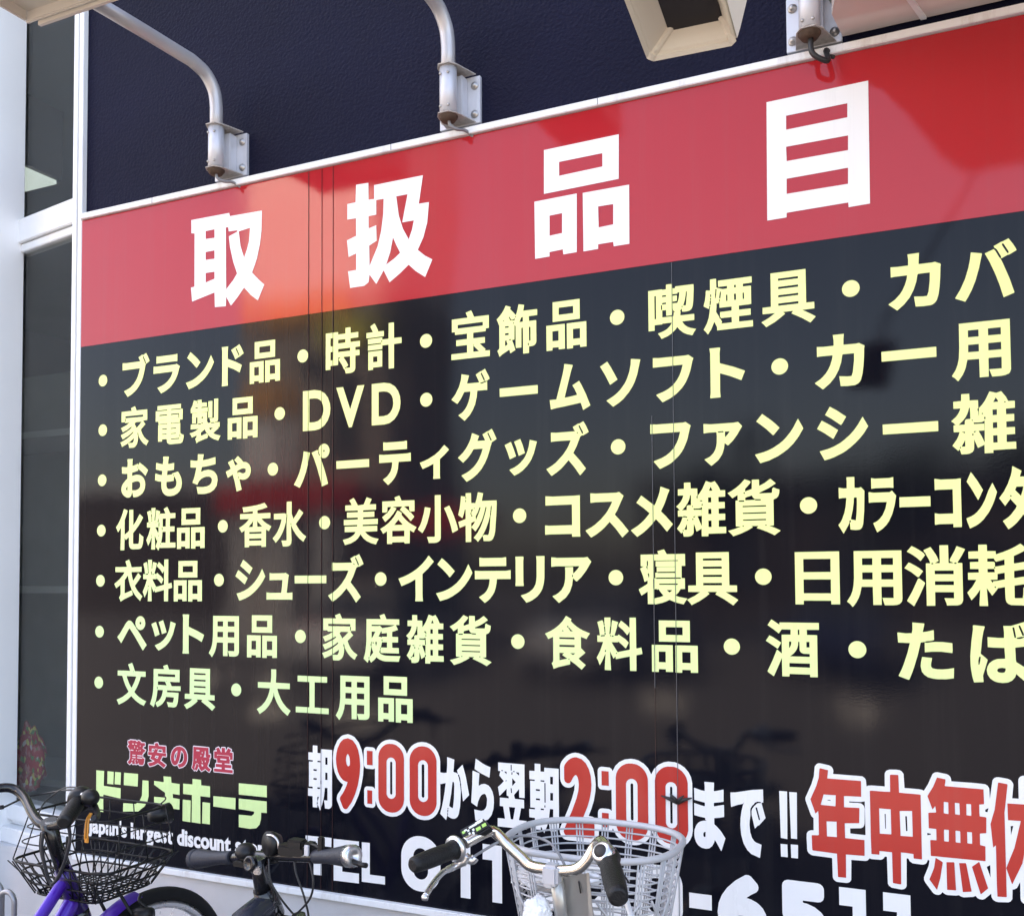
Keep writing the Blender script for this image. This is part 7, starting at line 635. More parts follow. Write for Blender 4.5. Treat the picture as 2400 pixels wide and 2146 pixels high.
# stem, head tube, fork, front wheel
fyS, RwS = 2.185, 0.335; ftS = Vector((sx, fyS, RwS)); hd0 = clampP+Vector((0, 0.01, -0.02)); hd1 = Vector((sx, 1.985, 0.70)); hd2 = Vector((sx, 2.035, 0.575))
s = MB(); s.obox(clampP+Vector((-0.004, -0.004, -0.006)), X, Yv, Zv, 0.017, 0.0165, 0.021, 0.006); s.obox(P(1287, 2060, 1.862), X, Yv, Zv, 0.011, 0.008, 0.016, 0.004); s.build('stem_clamp', m_plate, bike)
s = MB(); s.tube([hd0, hd0.lerp(hd1, 0.25), hd1], [0.0135, 0.0135, 0.0135], 16); s.build('stem', m_silverpaint, bike)
MB().tube([hd1, hd2], 0.020, 16).build('head_tube', m_silverpaint, bike)
s = MB(); s.tube([hd2, hd2+Vector((0, 0.012, -0.03))], 0.022, 14)
for sd in (-1, 1): s.tube(sm([hd2+Vector((0.0, 0.012, -0.025)), hd2+Vector((0.045*sd, 0.025, -0.05)), Vector((sx+0.050*sd, fyS-0.06, RwS+0.1)), Vector((sx+0.052*sd, fyS, RwS))], 5), 0.010, 10)
s.build('fork', m_silverpaint, bike)
wheel(bike, ftS, RwS, 0.019, X)
fender(MB(), ftS, X, RwS+0.016, Yv, 25, 190, 0.024).build('front_fender', m_silverpaint, bike)
bb, st, ra = rear(bike, sx, hd2.y, hd2.z, fyS, m_silverpaint, RwS, True, m_silverpaint)
MB().tube(sm([hd1+Vector((0, -0.01, -0.06)), Vector((sx, 1.80, 0.47)), Vector((sx, 1.66, 0.33)), bb+Vector((0, 0.02, 0.02))], 8), 0.021, 14).build('frame_tube', m_silverpaint, bike)
# basket: rim, hoops and groups of three slats
def oval(hx, hy, z, n=48, pw=2.6):
    out = []
    for k in range(n):
        a = 2*math.pi*k/n; c_, s_ = math.cos(a), math.sin(a)
        rr = (abs(c_)**pw + abs(s_)**pw)**(-1/pw); out.append(Vector((sx+hx*rr*c_, 2.112+hy*rr*s_, z)))
    return out
zR, zB = 1.062, 0.790
def hw(z): t = (z-zB)/(zR-zB); return 0.145+0.050*t, 0.120+0.042*t
bsk = MB().tube(oval(*hw(zR), zR), 0.0078, 10, closed=True).build('basket', m_gwire, bike)
hp = MB()
for k in range(1, 17):
    z = zR - 0.0165*k - 0.004
    if z > zB: hp.tube(oval(*hw(z), z, 40), 0.0022, 6, closed=True)
hp.tube(oval(*hw(zB), zB, 40), 0.006, 8, closed=True); hp.build('hoop', m_gwire, bsk)
vt_ = MB()
for gk in range(20):
    for j in (-1, 0, 1):
        i = (gk + 0.5)/20*2*math.pi + j*0.035
        def op(z):
            hx, hy = hw(z); c_, s_ = math.cos(i), math.sin(i); rr = (abs(c_)**2.6+abs(s_)**2.6)**(-1/2.6); return Vector((sx+(hx+0.003)*rr*c_, 2.112+(hy+0.003)*rr*s_, z))
        vt_.tube([op(zR), op((zR+zB)/2), op(zB)], 0.0021, 6)
for gk in range(9):
    y = 2.112-0.10+0.025*gk; hh = 0.14*math.sqrt(max(0.05, 1-((y-2.112)/0.125)**2)); vt_.tube([(sx-hh, y, zB), (sx+hh, y, zB)], 0.0024, 6)
# crossing braces on the near corners
for a0, a1 in ((-2.4, -1.9), (-1.25, -0.75), (-0.6, -0.15), (3.0, 3.6)):
    for u, v in ((a0, a1), (a1, a0)):
        def oz(a, z):
            hx, hy = hw(z); c_, s_ = math.cos(a), math.sin(a); rr = (abs(c_)**2.6+abs(s_)**2.6)**(-1/2.6); return Vector((sx+(hx+0.004)*rr*c_, 2.112+(hy+0.004)*rr*s_, z))
        vt_.tube([oz(u+(v-u)*k/6, zR-0.09-0.02*k) for k in range(7)], 0.0028, 6)
vt_.build('slat', m_gwire, bsk)
br = MB()
q4 = [P(1308, 2050, 1.915), P(1374, 2046, 1.915), P(1392, 2150, 1.925), P(1318, 2165, 1.925)]; bk2 = Vector((0, 0.004, 0))
br.hexa([q4[3], q4[2], q4[2]+bk2, q4[3]+bk2, q4[0], q4[1], q4[1]+bk2, q4[0]+bk2], 0.001)
br.hexa([P(1380, 2150, 1.90), P(1391, 2150, 1.90), P(1391, 2150, 1.93), P(1380, 2150, 1.93), P(1374, 2044, 1.90), P(1381, 2044, 1.90), P(1381, 2044, 1.93), P(1374, 2044, 1.93)], 0.001)
br.build('basket_bracket', m_silverpaint, bike)
sl = MB()
for p0, p1 in ((P(1319, 2058, 1.913), P(1322, 2084, 1.913)), (P(1356, 2064, 1.913), P(1361, 2092, 1.913))): sl.tube([p0, p1], 0.0017, 6)
sl.build('bracket_slot', m_dark, bike)
# the bags
def lump(name, c, rx, ry, rz, m, seed, am=0.2):
    t = bmesh.new(); bmesh.ops.create_icosphere(t, subdivisions=5, radius=1.0)
    for v in t.verts:
        p_ = v.co*1.0; d_ = 1 + am*noise.noise(p_*1.7+Vector((seed, 0, 0))) + am*0.8*abs(noise.noise(p_*4.5+Vector((0, seed, 0)))) + am*0.3*noise.noise(p_*11)
        v.co = Vector((c[0]+p_.x*rx*d_, c[1]+p_.y*ry*d_, c[2]+p_.z*rz*d_))
    for f in t.faces: f.smooth = True
    return MB().add(t).build(name, m)
c1 = P(1258, 2140, 1.885); tag(lump('cloth_bundle', c1, 0.030, 0.026, 0.034, m_bag, 3.1), 'white cloth bundle tied at the rear left of the grey basket', 'cloth')
c2 = P(1305, 2016, 2.08); tag(lump('plastic_bag', (c2.x, c2.y, c2.z-0.03), 0.085, 0.07, 0.030, m_bag, 8.4, 0.35), 'crumpled white plastic bag lying inside the grey basket', 'bag')

# ---------- purple bicycle with the black wire basket
px_ = -2.262
pb_ = thing('bicycle', 'purple bicycle with black wire basket and an orange tag on its brake lever', 'bicycle', (px_, 1.6, 0), 'bicycles parked under the sign')
F_, B_ = Yv, X
cp = P(113, 1934, 1.887)
path = sm([P(-120, 1935, 1.77), P(-70, 1880, 1.855), P(-25, 1853, 1.89), P(10, 1845, 1.925), P(36, 1850, 1.945), P(58, 1870, 1.94), P(76, 1905, 1.91), P(92, 1926, 1.892), cp, P(140, 1931, 1.875), P(165, 1913, 1.865), P(186, 1882, 1.85), P(198, 1862, 1.83), P(190, 1866, 1.80)], 6)
ph = MB().tube(path, 0.0128, 14).build('handlebar', m_blackpaint, pb_)
g0, g1 = P(188, 1872, 1.80), P(150, 1926, 1.70)
grip(pb_, g0, g1, 0.0175, m_grip, ph); grip(pb_, P(-40, 1858, 1.88), P(-130, 1940, 1.76), 0.016, m_grip, ph)
MB().lathe(g0, g0-g1, [(-0.02, 0.0), (-0.02, 0.026), (0.0, 0.031), (0.02, 0.027), (0.032, 0.018), (0.032, 0.0)], 18).build('shifter', m_blackpart, ph)
MB().lathe(P(193, 1861, 1.785), (0, -0.5, 0.8), [(0.0, 0.0), (0.0, 0.006), (0.004, 0.004), (0.005, 0.0)], 10).build('bolt', m_alloy, ph)
MB().tube(sm([P(204, 1862, 1.82), P(219, 1880, 1.80), P(228, 1902, 1.78), P(226, 1918, 1.74), P(219, 1916, 1.72)], 6), 0.007, 8).build('brake_lever', m_blackpart, ph)
MB().lathe(P(212, 1870, 1.79), (0.5, -0.6, 0.5), [(0.0, 0.0), (0.0, 0.022), (0.012, 0.021), (0.022, 0.012), (0.025, 0.0)], 18).build('bell', m_blackpart, ph)
ot = MB()
for dx_ in (0, 4): ot.tube(sm([P(212+dx_, 1905, 1.77), P(203+dx_*1.3, 1920, 1.765), P(200+dx_*1.4, 1945, 1.76), P(199+dx_*1.6, 1966, 1.76)], 5), 0.0024, 6)
ot.obox(P(203, 1969, 1.76), X, Yv, Zv, 0.006, 0.002, 0.005, 0.001); ot.build('orange_tag', m_orange, ph)
MB().tube(sm([P(-10, 1895, 1.90), P(8, 1891, 1.91), P(60, 1868, 2.0), P(110, 1858, 2.06), P(150, 1851, 2.04), P(182, 1852, 1.95), P(196, 1862, 1.86)], 6), 0.0028, 6).build('brake_cable', m_cable, ph)
MB().tube(sm([P(90, 1905, 1.93), P(104, 1880, 2.0), P(125, 1862, 2.03), P(150, 1846, 2.0), P(180, 1845, 1.9), P(202, 1855, 1.83)], 6), 0.0024, 6).build('brake_cable', m_cable, ph)
MB().tube([P(-6, 1893, 1.90), P(9, 1890, 1.912)], 0.006, 8).build('cable_end', m_blackpart, ph)
# stem and head
hA, hB_, hC = P(113, 1934, 1.887), P(147, 2036, 1.945), P(186, 2130, 1.995)
MB().tube([hA+Vector((0, 0, 0.012)), hA.lerp(hB_, 0.5), hB_], [0.022, 0.0185, 0.0185], 14).build('stem', m_blackpaint, pb_)
MB().tube([hB_, hB_.lerp(hC, 0.25), hC], [0.023, 0.0255, 0.0255], 16).build('head_tube', mat('purple_dark', (0.035, 0.010, 0.16), 0.3, metal=0.3, coat=0.6), pb_)
MB().tube(sm([P(102, 1948, 1.87), P(98, 1985, 1.87), P(107, 2035, 1.88), P(117, 2064, 1.89), P(128, 2066, 1.89), P(147, 2030, 1.89), P(161, 1985, 1.88), P(164, 1955, 1.88), P(158, 1925, 1.87)], 6), 0.0045, 8).build('cable_loop', mat('loop_cable', (0.03, 0.03, 0.034), 0.35), pb_)
MB().tube(sm([P(97, 1950, 1.875), P(95, 1990, 1.88), P(111, 2050, 1.89), P(120, 2070, 1.895), P(136, 2058, 1.90), P(152, 2020, 1.90), P(158, 1960, 1.89)], 6), 0.0035, 8).build('cable_loop', m_cable, pb_)
RwP = 0.36; axP = Vector((px_, 2.25, RwP)); cr_ = hC + Vector((0, 0.012, -0.03))
s = MB(); s.tube([hC, cr_], 0.024, 12)
for sd in (-1, 1): s.tube(sm([cr_, cr_+B_*0.045*sd+Vector((0, 0.01, -0.03)), axP+B_*0.052*sd+Vector((0, -0.07, 0.12)), axP+B_*0.053*sd], 5), 0.010, 10)
s.build('fork', m_blackpaint, pb_)
wheel(pb_, axP, RwP, 0.022, B_)
fender(MB(), axP, B_, RwP+0.014, F_, 97, 205, 0.030).build('front_fender', m_purple, pb_)
MB().lathe(P(201, 2128, 2.02), (0, -1, 0.2), [(0.0, 0.0), (0.0, 0.012), (0.006, 0.012), (0.008, 0.006), (0.012, 0.0)], 12).build('brake_bolt', m_alloy, pb_)
MB().tube(sm([P(330, 2095, 2.18), P(327, 2110, 2.16), P(345, 2128, 2.17), P(356, 2146, 2.18), P(352, 2180, 2.2)], 5), 0.005, 8).build('dynamo_arm', m_blackpart, pb_)
MB().lathe(P(330, 2142, 2.16), (1, 0.1, 0.1), [(-0.035, 0.0), (-0.032, 0.014), (0.0, 0.022), (0.035, 0.020), (0.04, 0.0)], 16).build('dynamo', m_blackpart, pb_)
bb, st, ra = rear(pb_, px_, hC.y, hC.z, 2.25, m_purple, RwP, True, m_purple)
MB().tube(sm([hC.lerp(hB_, 0.80), hC + Vector((0, -0.16, -0.015)), hC + Vector((0, -0.36, -0.22)), bb+Zv*0.08], 8), 0.0165, 14).build('upper_tube', m_purple, pb_)
MB().tube(sm([hC.lerp(hB_, 0.30), hC + Vector((0, -0.13, -0.10)), hC + Vector((0, -0.28, -0.30)), bb], 8), 0.023, 14).build('down_tube', m_purple, pb_)
# wire basket, widest a little below its rim
bc = Vector((px_-0.008, 2.062, 0))
def bcorn(hx, hy, z, sh): c_ = Vector((bc.x, bc.y+sh, z)); return [c_ - X*hx - Yv*hy, c_ + X*hx - Yv*hy, c_ + X*hx + Yv*hy, c_ - X*hx + Yv*hy]
lev = [bcorn(0.155, 0.115, 1.000, 0.012), bcorn(0.185, 0.135, 0.872, 0.0), bcorn(0.122, 0.105, 0.782, 0.0)]
bw_ = MB()
def rloop(q, n=5, rc=0.18):
    out = []
    for k in range(4):
        a, b, c_ = q[k-1], q[k], q[(k+1) % 4]; u, v = b.lerp(a, rc), b.lerp(c_, rc)
        for i in range(n+1): t_ = i/n; out.append(u*(1-t_)**2 + b*2*t_*(1-t_) + v*t_**2)
    return out
bs = MB().tube(rloop(lev[0]), 0.0036, 8, closed=True).build('basket', m_bwire, pb_)
bw_.tube(rloop(lev[1]), 0.0040, 8, closed=True); bw_.tube(rloop(lev[2]), 0.0036, 8, closed=True)
for fr in (0.30, 0.62): bw_.tube(rloop([a.lerp(b, fr) for a, b in zip(lev[0], lev[1])]), 0.0020, 6, closed=True)
for fr in (0.33, 0.66): bw_.tube(rloop([a.lerp(b, fr) for a, b in zip(lev[1], lev[2])]), 0.0032, 6, closed=True)
for k in range(4):
    n = 9 if k % 2 == 0 else 7
    for i in range(n+1):
        t_ = (i+0.5)/(n+1)
        a, b, c_ = [l[k].lerp(l[(k+1) % 4], t_) for l in lev]
        if i % 3 == 1: bw_.tube([a, b], 0.0018, 6)
        bw_.tube([b, c_], 0.0021, 6)
for k in (0, 2):
    for i in range(9):      # slanting cross wires of the front and back panels
        t_ = i/9; a = lev[1][k].lerp(lev[1][(k+1) % 4], t_); c_ = lev[2][k].lerp(lev[2][(k+1) % 4], min(1, t_+0.22)); bw_.tube([a, c_], 0.0018, 6)
q = lev[2]
for i in range(1, 12):
    a, b = q[0].lerp(q[1], i/12), q[3].lerp(q[2], i/12); bw_.tube([a, b], 0.0020, 6)
    a, b = q[0].lerp(q[3], i/12), q[1].lerp(q[2], i/12); bw_.tube([a, b], 0.0020, 6)
bw_.build('wire_mesh', m_bwire, bs)
s = MB()
for sd in (-1, 1): s.tube([Vector((bc.x+0.05*sd, bc.y+0.03, 0.782)), axP+X*0.062*sd+Vector((0, -0.03, 0.2)), axP+X*0.06*sd], 0.005, 8)
s.tube([Vector((bc.x, bc.y-0.10, 0.80)), hB_+Vector((0, 0.02, 0.0))], 0.009, 8); s.build('basket_stay', m_bwire, pb_)
# head lamp with curled lead at the far corner of the basket
MB().lathe(P(374, 1908, 2.19), (0.3, 0.9, 0), [(-0.03, 0.0), (-0.03, 0.016), (0.0, 0.026), (0.03, 0.030), (0.032, 0.0)], 16).build('head_lamp', m_blackpart, pb_)
MB().tube(sm([P(384, 1864, 2.2), P(388, 1872, 2.2), P(372, 1888, 2.2), P(390, 1884, 2.2), P(384, 1898, 2.2), P(394, 1912, 2.2)], 6), 0.0022, 6).build('lamp_lead', m_cable, pb_)

# ---------- black bicycle with a flat bar
kx = -1.555
kb = thing('bicycle', 'black bicycle with straight handlebar, grey ergonomic grips and no basket', 'bicycle', (kx, 1.5, 0), 'bicycles parked under the sign')
L0, R0 = P(449, 2012, 1.985), P(838, 2006, 1.85); mid = P(622, 2006, 1.925)
hb2 = MB().tube(sm([P(470, 2012, 1.98), P(538, 2009, 1.96), P(592, 2004, 1.935), mid, P(660, 2005, 1.915), P(720, 2007, 1.90), P(800, 2006, 1.87)], 6), 0.0125, 14).build('handlebar', m_blackpaint, kb)
def ergo(a, b, m, cap):
    a, b = Vector(a), Vector(b); n = 14; pts = [a.lerp(b, k/n) for k in range(n+1)]
    rr = [0.0165 + 0.010*max(0, k/n-0.35)**1.2*1.6 - (0.004 if k == n else 0) for k in range(n+1)]
    g_ = MB().tube(pts, rr, 16).build('grip', m, hb2)
    d = (b-a).normalized(); MB().lathe(b, d, [(-0.006, 0.0), (-0.006, rr[-1]+0.003), (0.010, rr[-1]+0.003), (0.014, rr[-1]-0.002), (0.012, 0.008), (0.006, 0.006), (0.006, 0.0)], 18).build('grip_cap', cap, g_)
ergo(P(545, 2008, 1.955), P(460, 2012, 1.985), m_ggrip, m_ggrip); ergo(P(740, 2006, 1.895), P(822, 2005, 1.855), m_ggrip, m_alloy)
MB().tube([P(822, 2016, 1.85), P(848, 2026, 1.84), P(858, 2027, 1.835)], 0.006, 8).build('bar_end', m_blackpart, hb2)
bl = P(576, 1986, 1.93); MB().lathe(bl+Vector((0, 0, -0.018)), (0.1, -0.1, 1), [(0.0, 0.0), (0.0, 0.023), (0.004, 0.026), (0.016, 0.024), (0.026, 0.016), (0.031, 0.0)], 22).build('bell', m_blackpart, hb2)
s = MB(); s.obox(P(582, 2004, 1.94), X, Yv, Zv, 0.018, 0.014, 0.010, 0.003); s.tube([bl-Zv*0.02, P(580, 2000, 1.94)], 0.008, 8); s.build('bell_mount', m_blackpart, hb2)
s = MB(); s.obox(P(690, 1992, 1.905), X, Yv, Zv, 0.040, 0.015, 0.014, 0.005); s.obox(P(697, 1979, 1.905), X, Yv, Zv, 0.022, 0.014, 0.014, 0.004); s.obox(P(728, 1990, 1.90), X, Yv, Zv, 0.012, 0.013, 0.018, 0.004); s.build('shift_lever', m_blackpart, hb2)
s = MB(); s.tube(sm([P(722, 1976, 1.90), P(738, 1980, 1.89), P(748, 1986, 1.885)], 4), 0.004, 8); s.obox(P(753, 1978, 1.885), X, Yv, Zv, 0.008, 0.006, 0.018, 0.003); s.build('mount_post', m_blackpart, hb2)
MB().obox(P(719, 1992, 1.885), X, Yv, Zv, 0.006, 0.003, 0.012, 0.001).build('clamp_plate', m_plate, hb2)
lm = MB(); lm.lathe(P(638, 1975, 1.915), Vector((-0.35, -0.9, 0.1)), [(-0.02, 0.0), (-0.018, 0.020), (0.0, 0.028), (0.012, 0.029), (0.012, 0.0)], 20); lm.build('head_lamp', m_blackpart, hb2)
MB().tube(sm([P(626, 1956, 1.905), P(640, 1958, 1.90), P(651, 1970, 1.90), P(653, 1988, 1.90)], 5), 0.003, 8).build('lamp_rim', m_alloy, hb2)
s = MB(); s.tube(sm([P(560, 2020, 1.93), P(600, 2026, 1.925), P(650, 2018, 1.915)], 5), 0.004, 8); s.obox(P(565, 2024, 1.93), X, Yv, Zv, 0.02, 0.008, 0.006, 0.002); s.build('brake_lever', m_blackpart, hb2)
# stem, spacers, head
sA, sB, sC = P(604, 2022, 1.90), P(616, 2085, 1.915), Vector((kx+0.004, 1.955, 0.835))
s = MB(); s.tube([sA+Vector((0, 0.0, 0.012)), sA.lerp(sB, 0.4), sB], [0.019, 0.018, 0.0195], 16); s.lathe(sA+Vector((-0.006, -0.012, 0.002)), (-0.2, -1, 0.15), [(0.0, 0.0), (0.0, 0.019), (0.012, 0.019), (0.014, 0.013), (0.011, 0.011), (0.011, 0.0)], 18); s.build('stem', m_blackpaint, kb)
MB().obox(P(603, 2038, 1.885), X, Yv, Zv, 0.010, 0.006, 0.010, 0.003).build('stem_plate', m_alloy, kb)
s = MB(); s.tube([sB+Vector((0, 0, 0.004)), sB.lerp(sC, 0.5), sC], [0.024, 0.028, 0.027], 16); s.build('head_tube', m_blackpaint, kb)
axK = Vector((kx, 2.21, 0.33)); RwK = 0.33
s = MB(); s.obox(sC+Vector((0, 0.02, -0.035)), X, Yv, Zv, 0.078, 0.03, 0.024, 0.010)
for sd in (-1, 1): s.tube([sC+Vector((0.062*sd, 0.015, 0.005)), sC+Vector((0.062*sd, 0.03, -0.07)), axK+Vector((0.060*sd, 0, 0))], [0.017, 0.022, 0.017], 14)
s.build('fork', m_blackpaint, kb)
wheel(kb, axK, RwK, 0.024, X, m_blackpaint)
bb, st, ra = rear(kb, kx, sC.y, sC.z, 2.21, m_blackpaint, RwK, False)
mg = mat('grey_blue_paint', (0.03, 0.034, 0.05), 0.25, metal=0.3, coat=0.6)
s = MB(); s.tube(sm([sB.lerp(sC, 0.55)+Vector((0, -0.01, 0)), Vector((kx, 1.82, 0.84)), Vector((kx, 1.6, 0.76)), st-Zv*0.03], 6), [0.034]*6+[0.028]*13, 16); s.build('top_tube', mg, kb)
s = MB(); s.tube([sC+Vector((0, -0.01, 0.01)), bb], [0.028, 0.022], 16); s.build('down_tube', m_blackpaint, kb)
cb = MB(); cb.tube(sm([P(690, 2012, 1.91), P(694, 2045, 1.90), P(714, 2105, 1.90), P(722, 2160, 1.92), P(690, 2200, 1.95)], 6), 0.0026, 6)
cb.tube(sm([P(722, 2005, 1.90), P(734, 2060, 1.88), P(726, 2105, 1.89), P(690, 2145, 1.92), P(650, 2180, 1.95)], 6), 0.0026, 6)
cb.tube(sm([P(630, 2012, 1.90), P(634, 2062, 1.89), P(662, 2110, 1.90), P(700, 2155, 1.93)], 6), 0.0026, 6); cb.tube(sm([P(615, 2020, 1.90), P(626, 2060, 1.885), P(640, 2090, 1.90), P(640, 2140, 1.95)], 6), 0.0022, 6)
cb.build('cables', m_cable, kb)

# ---------- bicycle rack hoops at the left edge
rk = thing('bicycle_rack', 'grey tubular bicycle rack with rounded hoops at the left edge', 'rack', (-2.55, 2.0, 0))
def hoop(c, hwid, top, y0):
    p = [(c-hwid, y0, 0.02), (c-hwid, y0, top-hwid)] + [(c-hwid*math.cos(R(a)), y0, top-hwid+hwid*math.sin(R(a))) for a in range(15, 180, 15)] + [(c+hwid, y0, top-hwid), (c+hwid, y0, 0.02)]
    return MB().tube(p, 0.008, 10).build('hoop', mat('rack_grey', (0.30, 0.30, 0.32), 0.35, metal=0.5), rk)
hoop(-2.535, 0.030, 0.757, 1.99); hoop(-2.615, 0.032, 0.768, 2.01); hoop(-2.70, 0.032, 0.768, 2.02)
rb = MB(); rb.box(-2.80, -2.42, 1.97, 2.04, 0.0, 0.02, 0.004); rb.build('base_rail', mat('rack_grey', (0.3, 0.3, 0.32), 0.35), rk)

# ------------------------------------------------------------------ across the forecourt (what the glossy sign and the window reflect)
def blk(mb, x0, x1, y0, y1, z0, z1): return mb.box(x0, x1, y0, y1, z0, z1)
m_ivory = mat('ivory_facade', (0.84, 0.78, 0.74), 0.6, var=0.1, scale=0.6)
m_shopwin = mat('shop_glass', (0.05, 0.055, 0.06), 0.1, spec=0.6)
m_so = mat('sign_orange', (0.80, 0.42, 0.13), 0.4); m_sr = mat('sign_red', (0.62, 0.035, 0.03), 0.4); m_sy = mat('sign_yellow', (0.75, 0.70, 0.12), 0.4); m_sw = mat('sign_white', (0.8, 0.8, 0.8), 0.4); m_br = mat('brown_brick', (0.075, 0.06, 0.05), 0.8, var=0.3)
shop = thing('shop_building', 'tall ivory shop with orange, yellow and red signs, blurred reflection in the sign', 'building', (-14.2, -16, 0))
blk(MB(), -16.3, -12.3, -18, -14.2, 8.6, 14.5).build('upper_wall', m_ivory, shop); blk(MB(), -16.3, -12.3, -18, -14.2, 0, 8.6).build('lower_wall', mat('tan_wall', (0.42, 0.36, 0.31), 0.7, var=0.25, scale=0.7), shop)
blk(MB(), -16.0, -13.2, -14.19, -14.05, 7.9, 8.6).build('sign_band', m_so, shop); blk(MB(), -13.9, -12.4, -14.18, -14.04, 7.2, 7.9).build('sign_band', m_sy, shop)
blk(MB(), -16.2, -15.0, -14.18, -14.0, 5.8, 6.5).build('sign_band', m_so, shop); blk(MB(), -16.2, -14.9, -14.18, -14.0, 4.2, 5.6).build('notice_board', m_sw, shop)
blk(MB(), -16.4, -12.6, -14.18, -13.2, 3.3, 3.95).build('awning', m_sr, shop); blk(MB(), -11.8, -9.6, -14.6, -13.6, 2.7, 3.2).build('awning', m_sr, shop)
for x_ in (-15.7, -14.6, -13.3): blk(MB(), x_-0.2, x_+0.2, -13.5, -13.3, 0, 3.3).build('post', m_sw, shop)
for x_, z0_, z1_ in ((-15.0, 0.3, 2.6), (-13.9, 0.3, 2.6), (-13.3, 4.4, 6.6), (-14.3, 6.6, 7.1)): blk(MB(), x_-0.45, x_+0.45, -14.195, -14.15, z0_, z1_).build('window', m_shopwin, shop)
low = thing('low_building', 'long dark brown low building across the forecourt, seen only as a reflection', 'building', (6, -34, 0))
blk(MB(), -12, 30, -40, -34, 0, 5.2).build('wall', m_br, low); blk(MB(), -12.4, 30.4, -40.4, -33.6, 5.2, 5.6).build('roof', m_br, low)
for k in range(9): blk(MB(), -9+4*k, -7+4*k, -34.02, -33.9, 1.2, 3.2).build('window', m_shopwin, low)
west = thing('grey_building', 'flat-roofed brown building across the forecourt, reflected dark in the sign', 'building', (-36, -30, 0))
blk(MB(), -60, -24, -40, -30, 0, 6.0).build('wall', m_br, west); blk(MB(), -60.3, -23.7, -40.3, -29.7, 6.0, 6.3).build('roof', m_base, west)
m_leaf = mat('dark_foliage', (0.045, 0.065, 0.03), 0.7, var=0.5, scale=3); m_bark = mat('bark', (0.08, 0.06, 0.045), 0.9, var=0.3)
def tree(x, y, h, rad, seed, label):
    rnd = random.Random(seed); r_ = thing('street_tree', label, 'tree', (x, y, 0), 'trees across the forecourt')
    tk = MB(); tk.tube([(x, y, 0), (x+0.05, y, h*0.35), (x-0.05, y+0.05, h*0.6)], [0.16, 0.12, 0.07], 8)
    lf = MB(); cl_ = []
    for k in range(14):
        a, e = rnd.uniform(0, 6.28), rnd.uniform(-0.5, 1.0); q = Vector((x+math.cos(a)*rad*rnd.uniform(0.2, 0.8), y+math.sin(a)*rad*rnd.uniform(0.2, 0.8), h*0.66+e*h*0.26)); cl_.append((q, rad*rnd.uniform(0.3, 0.5)))
        tk.tube([(x, y, h*rnd.uniform(0.3, 0.55)), q], [0.05, 0.015], 5)
    tk.build('trunk', m_bark, r_)
    for q, s_ in cl_:
        for k in range(90):
            d = Vector((rnd.gauss(0, 1), rnd.gauss(0, 1), rnd.gauss(0, 1))).normalized()*s_*rnd.uniform(0.5, 1.0); c_ = q+d
            n_ = Vector((rnd.gauss(0, 1), rnd.gauss(0, 1), rnd.gauss(0, 1))).normalized(); u_ = n_.orthogonal().normalized()*0.16; v_ = n_.cross(u_).normalized()*0.10
            lf.quad(c_-u_, c_+v_, c_+u_, c_-v_)
    lf.build('crown', m_leaf, r_, fix=False)
for k, (x, y, h, rad) in enumerate(((-7.5, -27, 6.8, 2.2), (-2.5, -29, 6.0, 2.4), (2.5, -28, 6.6, 2.3), (7.0, -27, 5.6, 2.0), (-22, -26, 6.2, 2.2))):
    tree(x, y, h, rad, 10+k, 'dark leafy street tree across the forecourt, seen only as a dark reflection')
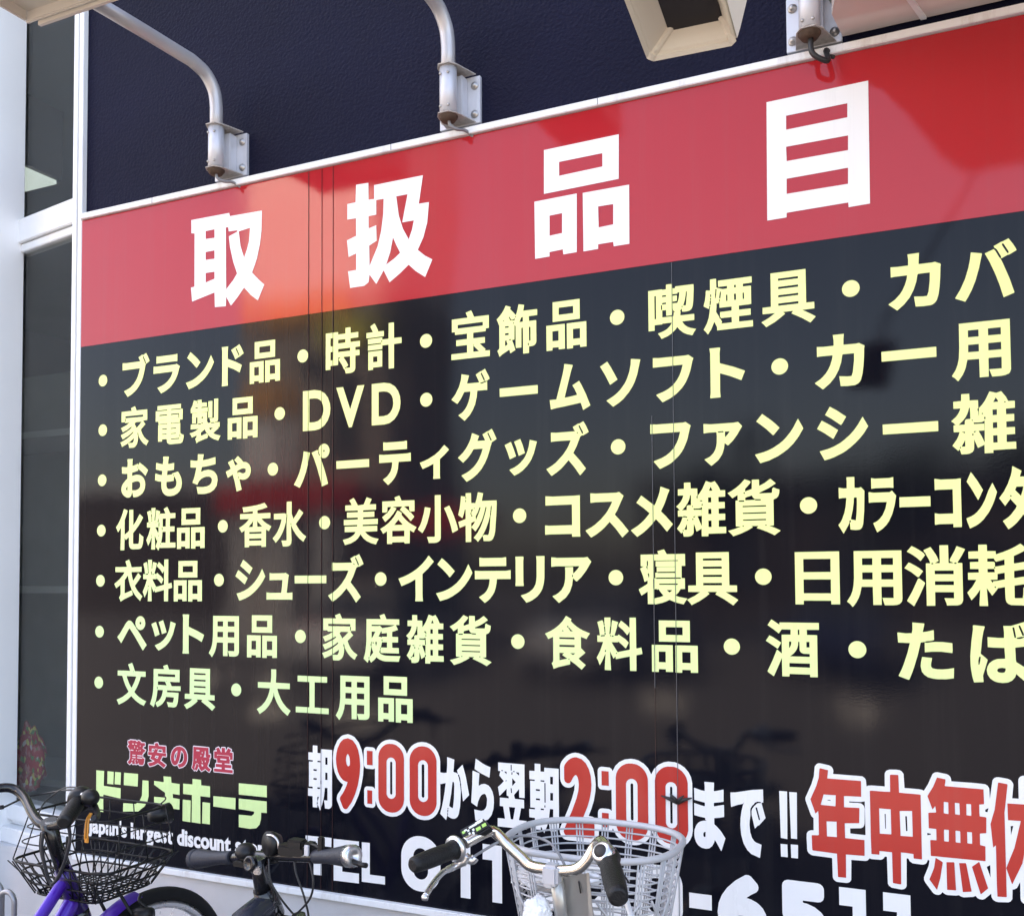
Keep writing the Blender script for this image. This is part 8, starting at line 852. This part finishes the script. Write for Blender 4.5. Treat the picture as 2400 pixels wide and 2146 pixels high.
def car(x, y, rot, col, label):
    r_ = thing('parked_car', label, 'car', (x, y, 0), 'cars parked on the forecourt'); Mx = Matrix.Translation((x, y, 0)) @ Matrix.Rotation(rot, 4, 'Z')
    m_ = mat('car_'+'_'.join('%02d' % int(c*99) for c in col), col, 0.25, metal=0.2, coat=1.0)
    side = [(-2.0, 0.35), (-2.02, 0.75), (-1.9, 0.95), (-1.2, 1.02), (1.05, 0.98), (1.75, 0.85), (2.0, 0.65), (2.0, 0.35)]
    cab = [(-1.75, 0.99), (-1.35, 1.42), (-0.2, 1.48), (0.35, 1.40), (1.05, 0.98)]
    def ext(pr, w0, w1):
        t = bmesh.new(); L_ = []; zs_ = [z for _, z in pr]; z0, z1 = min(zs_), max(zs_)
        for sd in (-1, 1): L_.append([t.verts.new((a, sd*(w0+(w1-w0)*(z-z0)/(z1-z0)), z)) for a, z in pr])
        n = len(pr)
        for i in range(n): t.faces.new((L_[0][i], L_[0][(i+1) % n], L_[1][(i+1) % n], L_[1][i]))
        t.faces.new(L_[0]); t.faces.new(L_[1][::-1]); bmesh.ops.recalc_face_normals(t, faces=t.faces); bmesh.ops.bevel(t, geom=list(t.edges), offset=0.05, segments=2, affect='EDGES'); return t
    def fin(mb, nm, mm, par):
        bmesh.ops.transform(mb.b, matrix=Mx, verts=mb.b.verts); return mb.build(nm, mm, par)
    bd = fin(MB().add(ext(side, 0.85, 0.80)), 'body', m_, r_); fin(MB().add(ext(cab, 0.78, 0.60)), 'cabin', m_shopwin, r_)
    fin(MB().box(-1.25, 0.2, -0.58, 0.58, 1.44, 1.50, 0.02), 'roof', m_, r_)
    for a in (-1.25, 1.25):
        for sd in (-1, 1): fin(MB().lathe((a, 0.80*sd, 0.31), (0, sd, 0), [(-0.1, 0.0), (-0.1, 0.31), (0.05, 0.31), (0.06, 0.2), (0.04, 0.19), (0.04, 0.0)], 24), 'wheel', m_tyre, r_)
    for sd in (-1, 1): fin(MB().box(1.93, 2.03, sd*0.62-0.13, sd*0.62+0.13, 0.62, 0.76, 0.02), 'headlight', m_alloy, r_)
car(-9.5, -9.5, R(80), (0.78, 0.78, 0.78), 'white parked car with dark windows, seen only as a reflection in the sign')
car(-5.6, -11.0, R(95), (0.45, 0.46, 0.48), 'silver parked car beside the white one, seen only as a reflection')
car(-2.0, -12.5, R(88), (0.03, 0.04, 0.10), 'dark blue parked car, seen only as a reflection in the sign')
m_glint = mat('glint_block_white', (0.78, 0.76, 0.72), 0.7, var=0.2, scale=6)  # unseen white blocks, added to give bright glints in the sign's reflection
for k, (x_, y_) in enumerate(((-7.5, -4.2), (-6.3, -4.2), (-10.9, -7.0), (-9.7, -7.0), (-8.4, -9.3), (-3.6, -7.0), (-1.2, -7.0))):
    tag(MB().box(x_-0.3, x_+0.3, y_-0.08, y_+0.08, 0.0, 0.16, 0.025).build('glint_block', m_glint), 'white block shaped as a wheel stop, added for its glint in the sign', 'wheel stop', 'added glint blocks on the forecourt')
